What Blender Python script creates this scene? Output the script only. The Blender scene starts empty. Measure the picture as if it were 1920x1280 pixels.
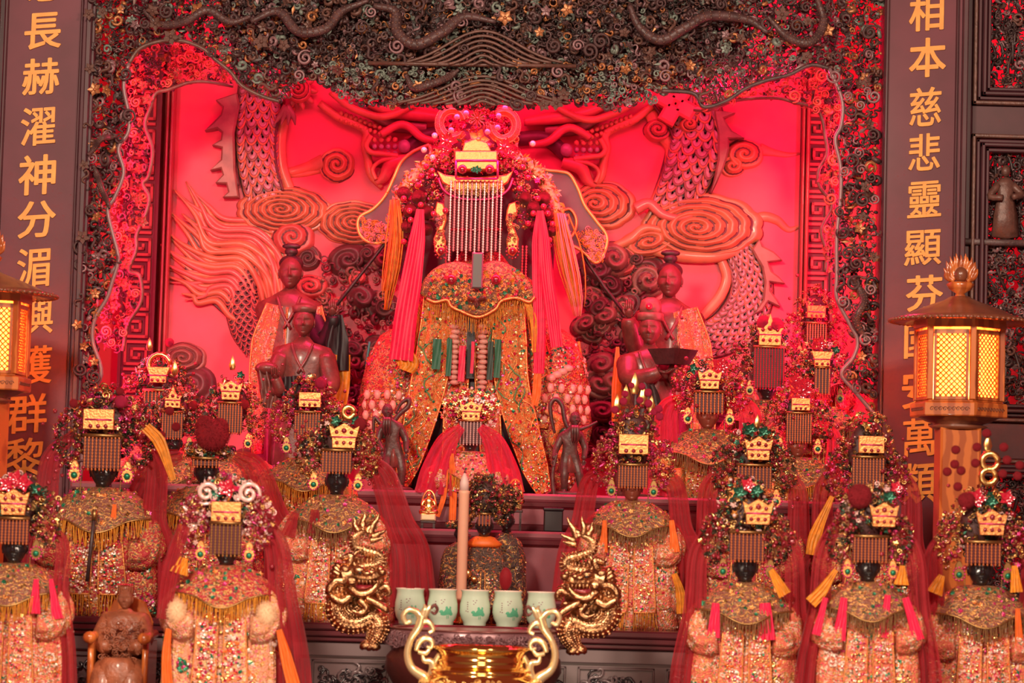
import bpy, math, random
import numpy as np
from mathutils import Vector, Matrix

# ------------------------------------------------------------------ camera, world, lamps, exposure
SC = bpy.context.scene
F = 5120.0                                   # focal length in pixels of the 1920 px frame
CAMZ = 1.6
cam_d = bpy.data.cameras.new('camera'); cam = bpy.data.objects.new('camera', cam_d)
SC.collection.objects.link(cam); SC.camera = cam
cam_d.sensor_width = 36; cam_d.lens = F / 1920 * 36
cam_d.clip_start = 0.1; cam_d.clip_end = 60
MC = Matrix.Rotation(math.radians(94.0), 4, 'X') @ Matrix.Rotation(math.radians(1.6), 4, 'Z')
cam.matrix_world = Matrix.Translation((0, 0, CAMZ)) @ MC
cam_d.dof.use_dof = True; cam_d.dof.focus_distance = 7.9; cam_d.dof.aperture_fstop = 5.0

w = bpy.data.worlds.new('hall'); SC.world = w; w.use_nodes = True
w.node_tree.nodes['Background'].inputs[0].default_value = (0.75, 0.16, 0.14, 1)
w.node_tree.nodes['Background'].inputs[1].default_value = 0.2

def area(name, loc, target, size, power, color, sy=None):
    d = bpy.data.lights.new(name, 'AREA'); d.energy = power; d.color = color
    d.shape = 'RECTANGLE'; d.size = size; d.size_y = sy or size
    o = bpy.data.objects.new(name, d); SC.collection.objects.link(o); o.location = loc
    o.rotation_euler = (Vector(target) - Vector(loc)).to_track_quat('-Z', 'Y').to_euler()
    return o
RED = (1.0, 0.025, 0.12)
area('hall_lamp', (-1.2, 2.6, 3.6), (0, 7.2, 1.2), 0.45, 128, (1, 0.80, 0.62))
area('hall_lamp', (1.3, 3.0, 3.4), (0.2, 7.2, 1.2), 0.35, 70, (1, 0.76, 0.58))
area('altar_lamp', (0.0, 4.4, 0.75), (0.0, 7.2, 1.5), 0.5, 10, (1, 0.74, 0.52))
area('niche_lamp_top', (0, 7.98, 3.38), (0, 8.7, 2.1), 2.0, 20, RED, 0.12)
area('niche_lamp_left', (-1.25, 7.95, 2.3), (0.1, 8.7, 2.3), 0.12, 11, RED, 1.3)
area('niche_lamp_right', (1.22, 7.95, 2.3), (0.1, 8.7, 2.3), 0.12, 19, RED, 1.3)
area('niche_lamp_front', (0.0, 7.86, 3.3), (0.0, 8.2, 1.9), 1.5, 13, RED, 0.06)
area('arch_lamp', (0.1, 7.87, 2.93), (0.05, 7.25, 1.85), 1.5, 20, RED, 0.05)
area('side_panel_lamp', (1.75, 8.0, 3.4), (1.65, 8.45, 2.2), 0.3, 6, RED, 0.3)
SC.view_settings.view_transform = 'Standard'; SC.view_settings.look = 'None'
SC.view_settings.exposure = 0.47; SC.view_settings.gamma = 1; SC.view_settings.use_curve_mapping = False

# ------------------------------------------------------------------ where a pixel of the photograph stands at depth Y
_M = np.array(MC)[:3, :3]
def atv(px, py, Y):
    px, py, Y = np.broadcast_arrays(np.asarray(px, float), np.asarray(py, float), np.asarray(Y, float))
    d = np.stack([(px - 960) / F, -(py - 640) / F, -np.ones_like(px)], -1) @ _M.T
    return d * (Y / d[..., 1])[..., None] + np.array([0, 0, CAMZ])
def at(px, py, Y): return atv(px, py, Y)
def path(pts, Y): p = np.array(pts, float); return atv(p[:, 0], p[:, 1], Y)

# ------------------------------------------------------------------ geometry kit: a shape is (verts, loops, loop sizes)
R = np.random.RandomState(7)
def geo(V, faces):
    V = np.array(V, float)
    return V, np.array([i for f in faces for i in f], int), np.array([len(f) for f in faces], int)
def grid(V, nu, nv, cu=False, cv=False, caps=False):
    """V is nu*nv points, u-major."""
    a, b = np.meshgrid(np.arange(nu if cu else nu - 1), np.arange(nv if cv else nv - 1), indexing='ij')
    a = a.ravel(); b = b.ravel(); a2 = (a + 1) % nu; b2 = (b + 1) % nv
    L = np.stack([a * nv + b, a2 * nv + b, a2 * nv + b2, a * nv + b2], 1)
    S = np.full(len(L), 4); L = L.ravel()
    if caps:
        L = np.concatenate([L, np.arange(nv), (nu - 1) * nv + np.arange(nv)[::-1]]); S = np.concatenate([S, [nv, nv]])
    return np.asarray(V, float).reshape(-1, 3), L, S
def tf(g, loc=(0, 0, 0), s=1, rot=None):
    V = g[0] * s
    if rot is not None: V = V @ np.array(rot).T
    return V + np.array(loc), g[1], g[2]
def join(*gs):
    V = []; L = []; S = []; n = 0
    for g in gs: V.append(g[0]); L.append(g[1] + n); S.append(g[2]); n += len(g[0])
    return np.concatenate(V), np.concatenate(L), np.concatenate(S)
def rotm(ax, a):
    return np.array(Matrix.Rotation(a, 3, ax))
def spline(P, n):
    P = np.array(P, float); m = len(P)
    Q = np.vstack([2 * P[0] - P[1], P, 2 * P[-1] - P[-2]])
    t = np.linspace(0, m - 1, n); i = np.minimum(t.astype(int), m - 2); f = (t - i)[:, None]
    a, b, c, d = Q[i], Q[i + 1], Q[i + 2], Q[i + 3]
    return 0.5 * (2 * b + (c - a) * f + (2 * a - 5 * b + 4 * c - d) * f ** 2 + (3 * b - a - 3 * c + d) * f ** 3)
def lerp(xs, n):
    xs = np.array(xs, float); return np.interp(np.linspace(0, 1, n), np.linspace(0, 1, len(xs)), xs)
def frames(P):
    T = np.gradient(P, axis=0); T /= np.linalg.norm(T, axis=1)[:, None] + 1e-12
    N = np.cross(T, [0, 1.0, 0]); l = np.linalg.norm(N, axis=1)
    N[l < 1e-3] = [1, 0, 0]; N /= np.linalg.norm(N, axis=1)[:, None]
    B = np.cross(T, N); return T, N, B
def tube(P, r, seg=8, flat=1.0, caps=True):
    P = np.array(P, float); n = len(P)
    r = lerp(r, n) if np.ndim(r) else np.full(n, r)
    T, N, B = frames(P); a = np.arange(seg) / seg * 2 * math.pi
    V = P[:, None] + r[:, None, None] * (np.cos(a)[None, :, None] * N[:, None] + flat * np.sin(a)[None, :, None] * B[:, None])
    return grid(V, n, seg, False, True, caps)
def lathe(prof, seg=32, sx=1, sy=1, mod=None):
    p = np.array(prof, float); a = np.arange(seg) / seg * 2 * math.pi
    r = p[:, 0][:, None] * (1 if mod is None else mod(a[None, :], p[:, 1][:, None]))
    V = np.stack([r * np.cos(a) * sx, r * np.sin(a) * sy, np.repeat(p[:, 1][:, None], seg, 1)], -1)
    return grid(V, len(p), seg, False, True, True)
def box(x0, x1, y0, y1, z0, z1, b=0.0):
    if b <= 0:
        V = [(x, y, z) for x in (x0, x1) for y in (y0, y1) for z in (z0, z1)]
        return geo(V, [(0, 1, 3, 2), (4, 6, 7, 5), (0, 4, 5, 1), (2, 3, 7, 6), (0, 2, 6, 4), (1, 5, 7, 3)])
    def ring(y, i): return [(x0 + i, y, z0 + i), (x1 - i, y, z0 + i), (x1 - i, y, z1 - i), (x0 + i, y, z1 - i)]
    V = ring(y0, b) + ring(y0 + b, 0) + ring(y1, 0)
    fs = [(0, 1, 2, 3), (11, 10, 9, 8)]
    for k in (0, 4):
        for i in range(4): j = (i + 1) % 4; fs.append((k + i, k + 4 + i, k + 4 + j, k + j))
    return geo(V, fs)
def outline(poly, y_front, y_back, bev=0.0):
    """flat outline in x,z given real thickness; the front edge is bevelled."""
    p = np.array(poly, float); n = len(p)
    if np.sum(p[:, 0] * np.roll(p[:, 1], -1) - np.roll(p[:, 0], -1) * p[:, 1]) < 0: p = p[::-1]
    e = np.roll(p, -1, 0) - p; e /= np.linalg.norm(e, axis=1)[:, None] + 1e-12
    nr = np.stack([e[:, 1], -e[:, 0]], 1); m = nr + np.roll(nr, 1, 0); m /= np.linalg.norm(m, axis=1)[:, None] + 1e-9
    q = p - m * bev
    def r3(a, y): return np.stack([a[:, 0], np.full(n, y), a[:, 1]], 1)
    V = np.vstack([r3(q, y_front), r3(p, y_front + bev), r3(p, y_back)])
    fs = [tuple(range(n)), tuple(range(3 * n - 1, 2 * n - 1, -1))]
    for k in (0, n):
        for i in range(n): j = (i + 1) % n; fs.append((k + i, k + n + i, k + n + j, k + j))
    return geo(V, fs)
def ico(sub):
    import bmesh
    bm = bmesh.new(); bmesh.ops.create_icosphere(bm, subdivisions=sub, radius=1)
    V = [tuple(v.co) for v in bm.verts]; fs = [tuple(v.index for v in f.verts) for f in bm.faces]; bm.free(); return geo(V, fs)
BALL1 = ico(1); BALL2 = ico(2); BALL3 = ico(3)
def ell(c, r, g=None):
    g = g or BALL2; return g[0] * np.array(r) + np.array(c), g[1], g[2]
def curl_path(turns=1.3, n=12, r0=1.0, r1=0.12):
    t = np.linspace(0, 1, n); a = t * turns * 2 * math.pi; r = r0 + (r1 - r0) * t
    return np.stack([r * np.cos(a), np.zeros(n), r * np.sin(a)], 1)
CURL = tube(curl_path(), [0.16, 0.2, 0.16, 0.2], 5, 1.3)
CURL_FAT = tube(curl_path(1.15, 11, 1.0, .3), [0.2, 0.32, 0.3, 0.34], 6, 1.4)
CURL_FINE = tube(curl_path(1.7, 26), [0.1, 0.2, 0.2, 0.16, 0.22], 8, 1.3)
S_SCROLL = tube(spline([(-1, 0, -.2), (-.8, 0, .35), (-.3, 0, .3), (0, 0, -.1), (.4, 0, -.45), (.95, 0, -.2), (.9, 0, .2), (.6, 0, .15)], 14), [.1, .18, .22, .18, .2, .14], 5, 1.2)
RING = tube(np.stack([np.cos(np.linspace(0, 6.2832, 11)), np.zeros(11), np.sin(np.linspace(0, 6.2832, 11))], 1), 0.22, 5)
def petal_g(n=5, cup=.25):
    V = [(0, -.1, 0)]; fs = []
    for k in range(n):
        a = k * 2 * math.pi / n; d = math.pi / n * .92
        i = len(V)
        for rr, aa, y in ((.62, a - d, -.25), (1, a, -.02 - cup), (.62, a + d, -.25), (.55, a, -.05)):
            V.append((rr * math.cos(aa), y, rr * math.sin(aa)))
        fs += [(0, i, i + 3), (i, i + 1, i + 3), (i + 3, i + 1, i + 2), (0, i + 3, i + 2)]
    return geo(V, fs)
FLOWER = join(petal_g(), ell((0, -.2, 0), (.25, .2, .25), BALL1))
LEAF = geo([(-1, 0, 0), (-.2, -.05, .38), (1, -.1, 0), (-.2, -.05, -.38), (0, -.32, 0)], [(0, 4, 1), (1, 4, 2), (2, 4, 3), (3, 4, 0)])
SEQ = geo([(math.cos(a), 0.0, math.sin(a)) for a in np.arange(6) / 6 * 6.2832] + [(0, -.35, 0)], [(i, (i + 1) % 6, 6) for i in range(6)])
LUMP = ell((0, 0, 0), (1, .6, .7), BALL1)

class MB:
    def __init__(s): s.V = []; s.L = []; s.S = []; s.M = []; s.n = 0
    def add(s, g, mat=0):
        s.V.append(g[0]); s.L.append(g[1] + s.n); s.S.append(g[2])
        s.M.append(np.full(len(g[2]), mat) if np.ndim(mat) == 0 else np.asarray(mat)); s.n += len(g[0]); return s
    def scat(s, g, pos, scl, rot, mat):
        """many copies of a small shape; rot (N,3,3), scl (N,) or (N,3), mat (N,)."""
        N = len(pos)
        if N == 0: return s
        scl = np.asarray(scl, float)
        if scl.ndim == 1: scl = scl[:, None]
        V = g[0][None] * scl[:, None, :]
        V = np.einsum('nij,nkj->nki', rot, V) + np.asarray(pos)[:, None]
        nv = len(g[0])
        L = (g[1][None] + (np.arange(N) * nv)[:, None]).ravel() + s.n
        s.V.append(V.reshape(-1, 3)); s.L.append(L); s.S.append(np.tile(g[2], N))
        s.M.append(np.repeat(np.asarray(mat), len(g[2]))); s.n += N * nv; return s
    def mesh(s, name, mats, smooth=True, off=(0, 0, 0)):
        V = np.concatenate(s.V) - np.array(off); L = np.concatenate(s.L); S = np.concatenate(s.S); Mi = np.concatenate(s.M)
        me = bpy.data.meshes.new(name)
        me.vertices.add(len(V)); me.vertices.foreach_set('co', V.astype(np.float32).ravel())
        me.loops.add(len(L)); me.loops.foreach_set('vertex_index', L.astype(np.int32))
        me.polygons.add(len(S)); st = np.concatenate([[0], np.cumsum(S)[:-1]])
        me.polygons.foreach_set('loop_start', st.astype(np.int32)); me.polygons.foreach_set('loop_total', S.astype(np.int32))
        for m in (mats if isinstance(mats, (list, tuple)) else [mats]): me.materials.append(m)
        me.polygons.foreach_set('material_index', Mi.astype(np.int32))
        me.update(calc_edges=True); me.validate()
        me.polygons.foreach_set('use_smooth', np.full(len(me.polygons), bool(smooth)))
        return me
def one(g, mat=0): return MB().add(g, mat)

def rspin(n, rs, tilt=0.35, full=True):
    """random rotations: a spin about Y (towards the hall) and a little tilt."""
    a = rs.uniform(0, 6.283, n) if full else rs.uniform(-.4, .4, n)
    bx = rs.normal(0, tilt, n); bz = rs.normal(0, tilt, n)
    ca, sa = np.cos(a), np.sin(a); z = np.zeros(n); o = np.ones(n)
    Ry = np.stack([ca, z, sa, z, o, z, -sa, z, ca], 1).reshape(n, 3, 3)
    cx, sx = np.cos(bx), np.sin(bx); Rx = np.stack([o, z, z, z, cx, -sx, z, sx, cx], 1).reshape(n, 3, 3)
    cz, sz = np.cos(bz), np.sin(bz); Rz = np.stack([cz, -sz, z, sz, cz, z, z, z, o], 1).reshape(n, 3, 3)
    return Rz @ Rx @ Ry

# ------------------------------------------------------------------ objects
ORG = {}
def link(o): SC.collection.objects.link(o); return o
def thing(name, label, cat, loc, group=None):
    o = link(bpy.data.objects.new(name, None)); o.location = loc; o.empty_display_size = .05
    o['label'] = label; o['category'] = cat
    if group: o['group'] = group
    ORG[o.name] = np.array(loc, float); return o
def part(name, mb, mats, parent, smooth=True, label=None, kind=None):
    if isinstance(mb, tuple): mb = one(mb)
    off = ORG[parent.name]
    o = link(bpy.data.objects.new(name, mb.mesh(name, mats, smooth, off))); o.parent = parent; ORG[o.name] = off
    if label: o['label'] = label
    if kind: o['kind'] = kind
    return o
def inst(name, me, parent, loc, rot=None, scl=None, label=None):
    o = link(bpy.data.objects.new(name, me)); o.parent = parent
    o.location = np.asarray(loc) - ORG[parent.name]
    if rot is not None: o.rotation_euler = rot
    if scl is not None: o.scale = (scl,) * 3 if np.ndim(scl) == 0 else scl
    if label: o['label'] = label
    return o
def solid(name, mb, mats, label, cat, group=None, smooth=True):
    if isinstance(mb, tuple): mb = one(mb)
    V = np.concatenate(mb.V); c = (V.min(0) + V.max(0)) / 2; c[2] = V[:, 2].min()
    o = link(bpy.data.objects.new(name, mb.mesh(name, mats, smooth, c))); o.location = c; ORG[o.name] = c
    o['label'] = label; o['category'] = cat
    if group: o['group'] = group
    return o
def struct(name, mb, mats, smooth=False, label=None):
    if isinstance(mb, tuple): mb = one(mb)
    o = link(bpy.data.objects.new(name, mb.mesh(name, mats, smooth))); o['kind'] = 'structure'; ORG[o.name] = np.zeros(3)
    if label: o['label'] = label
    return o
def relocate(o, me_name=None): pass

# ------------------------------------------------------------------ materials
MATS = {}
def mat(name, col, rough=.5, metal=0.0, noise=0.0, nscale=30, bump=0.0, bscale=60, coat=0.0, alpha=None, emis=None, col2=None, sheen=0, wave=None):
    if name in MATS: return MATS[name]
    m = bpy.data.materials.new(name); m.use_nodes = True; nt = m.node_tree; b = nt.nodes['Principled BSDF']
    b.inputs['Base Color'].default_value = (*col, 1); b.inputs['Roughness'].default_value = rough; b.inputs['Metallic'].default_value = metal
    if coat: b.inputs['Coat Weight'].default_value = coat; b.inputs['Coat Roughness'].default_value = .15
    if sheen: b.inputs['Sheen Weight'].default_value = sheen
    tc = nt.nodes.new('ShaderNodeTexCoord')
    if noise or col2:
        n = nt.nodes.new('ShaderNodeTexNoise'); n.inputs['Scale'].default_value = nscale; n.inputs['Detail'].default_value = 5
        src = n.outputs['Fac']; nt.links.new(tc.outputs['Object'], n.inputs['Vector'])
        if wave:
            wv = nt.nodes.new('ShaderNodeTexWave'); wv.bands_direction = wave[0]; wv.inputs['Scale'].default_value = wave[1]
            wv.inputs['Distortion'].default_value = wave[2]; wv.inputs['Detail'].default_value = 3
            nt.links.new(tc.outputs['Object'], wv.inputs['Vector']); src = wv.outputs['Fac']
        r = nt.nodes.new('ShaderNodeValToRGB'); nt.links.new(src, r.inputs[0])
        c2 = col2 or tuple(c * (1 - noise) for c in col)
        r.color_ramp.elements[0].position = .35; r.color_ramp.elements[1].position = .68
        r.color_ramp.elements[0].color = (*c2, 1); r.color_ramp.elements[1].color = (*col, 1)
        nt.links.new(r.outputs[0], b.inputs['Base Color'])
    if bump:
        n = nt.nodes.new('ShaderNodeTexNoise'); n.inputs['Scale'].default_value = bscale; n.inputs['Detail'].default_value = 4
        bp = nt.nodes.new('ShaderNodeBump'); bp.inputs['Strength'].default_value = bump; bp.inputs['Distance'].default_value = .004
        nt.links.new(tc.outputs['Object'], n.inputs['Vector']); nt.links.new(n.outputs['Fac'], bp.inputs['Height']); nt.links.new(bp.outputs[0], b.inputs['Normal'])
    if alpha is not None: b.inputs['Alpha'].default_value = alpha
    if emis: b.inputs['Emission Color'].default_value = (*emis[0], 1); b.inputs['Emission Strength'].default_value = emis[1]
    MATS[name] = m; return m

def brocade(name, cols, scale=230, gold=.35, seed=0, rough=.55):
    """embroidered silk: small stitched cells in several threads, gold thread between them, raised."""
    if name in MATS: return MATS[name]
    m = bpy.data.materials.new(name); m.use_nodes = True; nt = m.node_tree; b = nt.nodes['Principled BSDF']; N = nt.nodes.new; Lk = nt.links.new
    tc = N('ShaderNodeTexCoord'); mp = N('ShaderNodeMapping'); Lk(tc.outputs['Object'], mp.inputs[0]); mp.inputs['Location'].default_value = (seed * 3.1, seed * 1.7, seed * .9)
    dn = N('ShaderNodeTexNoise'); dn.inputs['Scale'].default_value = scale * .12; Lk(mp.outputs[0], dn.inputs['Vector'])
    mx = N('ShaderNodeMixRGB'); mx.blend_type = 'ADD'; mx.inputs[0].default_value = .035; Lk(mp.outputs[0], mx.inputs[1]); Lk(dn.outputs['Color'], mx.inputs[2])
    v = N('ShaderNodeTexVoronoi'); v.inputs['Scale'].default_value = scale; Lk(mx.outputs[0], v.inputs['Vector'])
    sp = N('ShaderNodeSeparateColor'); Lk(v.outputs['Color'], sp.inputs[0])
    # clusters of motif (large noise) decide between ground silk and coloured stitching
    n2 = N('ShaderNodeTexNoise'); n2.inputs['Scale'].default_value = scale * .16; n2.inputs['Detail'].default_value = 3; Lk(mp.outputs[0], n2.inputs['Vector'])
    r = N('ShaderNodeValToRGB'); r.color_ramp.interpolation = 'CONSTANT'; Lk(sp.outputs[0], r.inputs[0])
    e = r.color_ramp.elements
    while len(e) < len(cols): e.new(.5)
    for i, c in enumerate(cols): e[i].position = i / len(cols); e[i].color = (*c, 1)
    th = N('ShaderNodeMath'); th.operation = 'GREATER_THAN'; th.inputs[1].default_value = .47; Lk(n2.outputs['Fac'], th.inputs[0])
    mc = N('ShaderNodeMixRGB'); Lk(th.outputs[0], mc.inputs[0]); mc.inputs[1].default_value = (*cols[0], 1); Lk(r.outputs[0], mc.inputs[2])
    wv = N('ShaderNodeTexWave'); wv.wave_type = 'RINGS'; wv.inputs['Scale'].default_value = scale * .11; wv.inputs['Distortion'].default_value = 14; wv.inputs['Detail'].default_value = 2; wv.inputs['Detail Scale'].default_value = 2
    Lk(mp.outputs[0], wv.inputs['Vector'])
    g = N('ShaderNodeMath'); g.operation = 'GREATER_THAN'; g.inputs[1].default_value = 1 - gold * .6; Lk(wv.outputs['Fac'], g.inputs[0])
    mg = N('ShaderNodeMixRGB'); Lk(g.outputs[0], mg.inputs[0]); Lk(mc.outputs[0], mg.inputs[1]); mg.inputs[2].default_value = (.7, .36, .12, 1)
    Lk(mg.outputs[0], b.inputs['Base Color'])
    mm = N('ShaderNodeMath'); mm.operation = 'MULTIPLY'; mm.inputs[1].default_value = .7; Lk(g.outputs[0], mm.inputs[0]); Lk(mm.outputs[0], b.inputs['Metallic'])
    b.inputs['Roughness'].default_value = rough
    bp = N('ShaderNodeBump'); bp.inputs['Strength'].default_value = .8; bp.inputs['Distance'].default_value = .003; Lk(v.outputs['Distance'], bp.inputs['Height']); Lk(bp.outputs[0], b.inputs['Normal'])
    MATS[name] = m; return m

def tulle(name, col, alpha, rough=.7):
    if name in MATS: return MATS[name]
    m = bpy.data.materials.new(name); m.use_nodes = True; nt = m.node_tree; b = nt.nodes['Principled BSDF']; N = nt.nodes.new; Lk = nt.links.new
    b.inputs['Base Color'].default_value = (*col, 1); b.inputs['Roughness'].default_value = rough; b.inputs['Sheen Weight'].default_value = .3
    tr = N('ShaderNodeBsdfTranslucent'); tr.inputs[0].default_value = (*col, 1)
    ms = N('ShaderNodeMixShader'); ms.inputs[0].default_value = .35; Lk(b.outputs[0], ms.inputs[1]); Lk(tr.outputs[0], ms.inputs[2])
    tp = N('ShaderNodeBsdfTransparent'); tp.inputs[0].default_value = (1, .75, .75, 1)
    tc = N('ShaderNodeTexCoord'); n = N('ShaderNodeTexNoise'); n.inputs['Scale'].default_value = 22; n.inputs['Detail'].default_value = 6; Lk(tc.outputs['Object'], n.inputs['Vector'])
    mr = N('ShaderNodeMapRange'); mr.inputs['From Min'].default_value = .3; mr.inputs['From Max'].default_value = .7
    mr.inputs['To Min'].default_value = alpha - .15; mr.inputs['To Max'].default_value = min(1, alpha + .15); Lk(n.outputs['Fac'], mr.inputs['Value'])
    m2 = N('ShaderNodeMixShader'); Lk(mr.outputs[0], m2.inputs[0]); Lk(tp.outputs[0], m2.inputs[1]); Lk(ms.outputs[0], m2.inputs[2])
    Lk(m2.outputs[0], nt.nodes['Material Output'].inputs[0]); MATS[name] = m; return m

GOLD = mat('bright_gold', (.95, .62, .22), .28, 1)
GOLDP = mat('pressed_gold_foil', (.88, .36, .12), .42, .8, bump=.5, bscale=160)
OLDG = mat('dull_gold', (.42, .24, .09), .38, .9)
BRASS = mat('polished_brass', (.92, .56, .16), .12, 1)
BRONZE = mat('dark_lacquered_bronze', (.13, .035, .03), .3, .5, bump=.3, bscale=50)
DGOLD = mat('antique_gilt', (.82, .45, .22), .27, 1, noise=.6, nscale=45, bump=.6, bscale=110)
RUBY = mat('ruby_bead', (.3, .015, .03), .12, .2, coat=1)
RUBYB = mat('red_glass_bead', (.6, .02, .05), .12, .1, coat=1)
PINKF = mat('pink_foil', (.7, .05, .22), .3, .6)
TEAL = mat('teal_enamel', (.015, .2, .1), .3, .4)
DGREEN = mat('dark_wire_green', (.05, .045, .025), .4, .6)
PEARL = mat('pearl_bead', (.9, .6, .55), .2, .2, coat=.8)
WHITE = mat('white_sequin', (.85, .62, .52), .3, .3)
BLUE = mat('blue_foil', (.12, .18, .5), .3, .6)
BLACKW = mat('black_painted_wood_face', (.012, .011, .013), .3, 0, coat=.35)
REDFACE = mat('red_brown_wood_face', (.22, .05, .03), .4, 0, coat=.3)
WOODF = mat('dark_red_wood_figure', (.2, .055, .045), .42, 0, noise=.4, nscale=40, bump=.25, bscale=90, coat=.2)
WOODG = mat('dark_oiled_wood_figure', (.11, .045, .04), .4, 0, noise=.4, nscale=60, bump=.3, bscale=90)
WOODD = mat('smoked_dark_wood', (.06, .03, .03), .45, 0, noise=.4, nscale=60, bump=.3, bscale=90)
CARVE = mat('smoked_carving_wood', (.13, .065, .065), .42, .05, noise=.5, nscale=45, bump=.3, bscale=120)
CARVE2 = mat('brown_carving_wood', (.19, .085, .065), .4, .05, noise=.4, nscale=45, bump=.3, bscale=120)
CARVEG = mat('worn_gilt_carving', (.5, .2, .08), .4, .45)
CARVET = mat('worn_teal_carving', (.2, .24, .2), .4, .1)
CARVEP = mat('mauve_highlight_carving', (.28, .15, .16), .35, .1)  # front-light highlights on the dark wood, put into its colour
LACQ = mat('mauve_red_lacquer', (.3, .1, .125), .3, 0, noise=.25, nscale=6, coat=.4)
LACQD = mat('dark_red_lacquer', (.1, .012, .02), .25, 0, coat=.6)
BOARD = mat('purple_brown_lacquer', (.17, .03, .05), .55, 0, noise=.3, nscale=5, coat=.06)
WALLW = mat('purple_brown_wall_wood', (.095, .026, .035), .5, 0, noise=.3, nscale=9, coat=.08)
CHARG = mat('gold_leaf_lettering', (.95, .42, .08), .5, .1, noise=.2, nscale=30)
REDP = mat('red_painted_panel', (.78, .13, .17), .6, 0, noise=.35, nscale=4, bump=.1, bscale=20)
REDB = mat('red_backing_cloth', (.55, .04, .05), .7, 0)
MEAND = mat('red_meander_strip', (.42, .07, .06), .5, 0)
MEANDD = mat('dark_red_meander_ground', (.12, .015, .02), .5, 0)
TULLE = tulle('red_tulle', (.42, .008, .022), .76)
TULLEP = tulle('pink_tulle', (.8, .015, .08), .8)
SATP = mat('hot_pink_satin', (.85, .015, .09), .5, 0, noise=.2, nscale=60)
SATO = mat('orange_satin', (.9, .17, .02), .5, 0, noise=.25, nscale=60)
SATY = mat('amber_silk', (.85, .3, .02), .5, 0, noise=.35, nscale=60)
FRINGE = mat('amber_fringe_thread', (.9, .36, .03), .5, 0, noise=.25, nscale=120)
FRINGEB = mat('brown_gold_fringe_thread', (.35, .17, .06), .5, .1, noise=.4, nscale=120)
POMR = mat('red_wool_pompom', (.5, .008, .025), .9, 0, bump=1, bscale=250)
POMP = mat('pink_wool_pompom', (.85, .02, .12), .9, 0, bump=1, bscale=250)
FUR = mat('cream_fur', (.9, .58, .34), .9, 0, bump=.3, bscale=200, sheen=.2)
FURB = mat('brown_fur', (.13, .075, .06), .9, 0, bump=1, bscale=300, sheen=.3)
GREENS = mat('green_satin', (.015, .12, .06), .5)
GREYF = mat('grey_backed_fan_panel', (.13, .1, .1), .6, 0, noise=.3, nscale=12)
BLACKR = mat('black_silk', (.012, .01, .012), .5)
AMBW = mat('amber_varnished_wood', (.62, .17, .035), .3, 0, col2=(.4, .09, .02), nscale=8, wave=('X', 9, 4), coat=.5)
AMBD = mat('brown_varnished_roof_wood', (.24, .075, .035), .35, 0, noise=.3, nscale=20, coat=.5)
FIL = [OLDG, DGREEN, RUBY, PINKF, GOLD, mat('dark_teal_foil', (.03, .16, .1), .3, .5), PEARL]
SEQM = [WHITE, GOLD, PINKF, TEAL, SATO, BLUE, RUBYB]
SAL = (.75, .2, .1); 
def bro(k):
    pal = {
     'salmon': [(.72, .15, .09), (.78, .3, .18), (.68, .06, .1), (.8, .5, .36), (.7, .16, .06), (.18, .18, .09), (.75, .2, .12), (.85, .6, .48)],
     'pink': [(.75, .14, .12), (.85, .4, .35), (.7, .05, .2), (.85, .6, .5), (.7, .25, .1), (.5, .07, .08)],
     'orange': [(.72, .17, .04), (.75, .3, .07), (.62, .07, .05), (.22, .22, .08), (.72, .35, .15), (.7, .15, .05)],
     'red': [(.45, .03, .035), (.55, .12, .06), (.4, .02, .06), (.6, .3, .16), (.1, .12, .06), (.42, .04, .03)],
     'brown': [(.24, .08, .05), (.34, .12, .07), (.26, .05, .045), (.1, .09, .035), (.34, .2, .1), (.18, .08, .04)],
     'dark': [(.07, .035, .03), (.18, .05, .03), (.1, .03, .03), (.12, .1, .04)],
     'cream': [(.78, .3, .18), (.85, .55, .42), (.8, .38, .26), (.85, .55, .25), (.75, .14, .18)],
     'maroon': [(.12, .012, .025), (.16, .015, .035), (.1, .01, .02), (.3, .1, .05)],
    }[k]
    return brocade('embroidered_' + k + '_silk', pal, scale=230 if k != 'maroon' else 120, gold={'salmon': .2, 'orange': .32, 'red': .25, 'brown': .3, 'dark': .12, 'cream': .25}.get(k, .12), seed=len(k))
# ================================================================== THE SETTING
def X(px, Y): return at(px, 640, Y)[0]
def Z(py, Y): return at(960, py, Y)[2]
def pbox(x0, x1, ya, yb, Y0, Y1, b=0):      # box whose front face spans these pixels at depth Y0
    a = at(x0, 640, Y0)[0]; c = at(x1, 640, Y0)[0]
    xm = (x0 + x1) / 2
    return box(a, c, Y0, Y1, at(xm, yb, Y0)[2], at(xm, ya, Y0)[2], b)
YB = 8.75
struct('floor', box(-3, 3, -1.0, 9.2, -.05, 0), mat('grey_stone_floor', (.2, .17, .16), .4))
struct('wall_back', box(-2.4, 2.4, YB, YB + .1, 0, 3.8), mat('red_painted_wall', (.7, .06, .06), .55, noise=.2, nscale=5))
struct('ceiling', box(-2.4, 2.4, 7.6, YB + .1, 3.8, 3.88), WALLW)
struct('trim_1', box(X(302, YB - .06), X(1508, YB - .06), YB - .06, YB, 1.5, 3.5), [REDP], label='pink red painted back panel behind the carved dragon')
for nm, x in (('trim_2', 304), ('trim_3', 1505)):
    struct(nm, join(pbox(x - 8, x - 2, 100, 760, YB - .10, YB - .02, .003), pbox(x, x + 7, 100, 760, YB - .115, YB - .02, .004)), mat('brown_red_moulding', (.3, .07, .05), .4, coat=.3))
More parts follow.
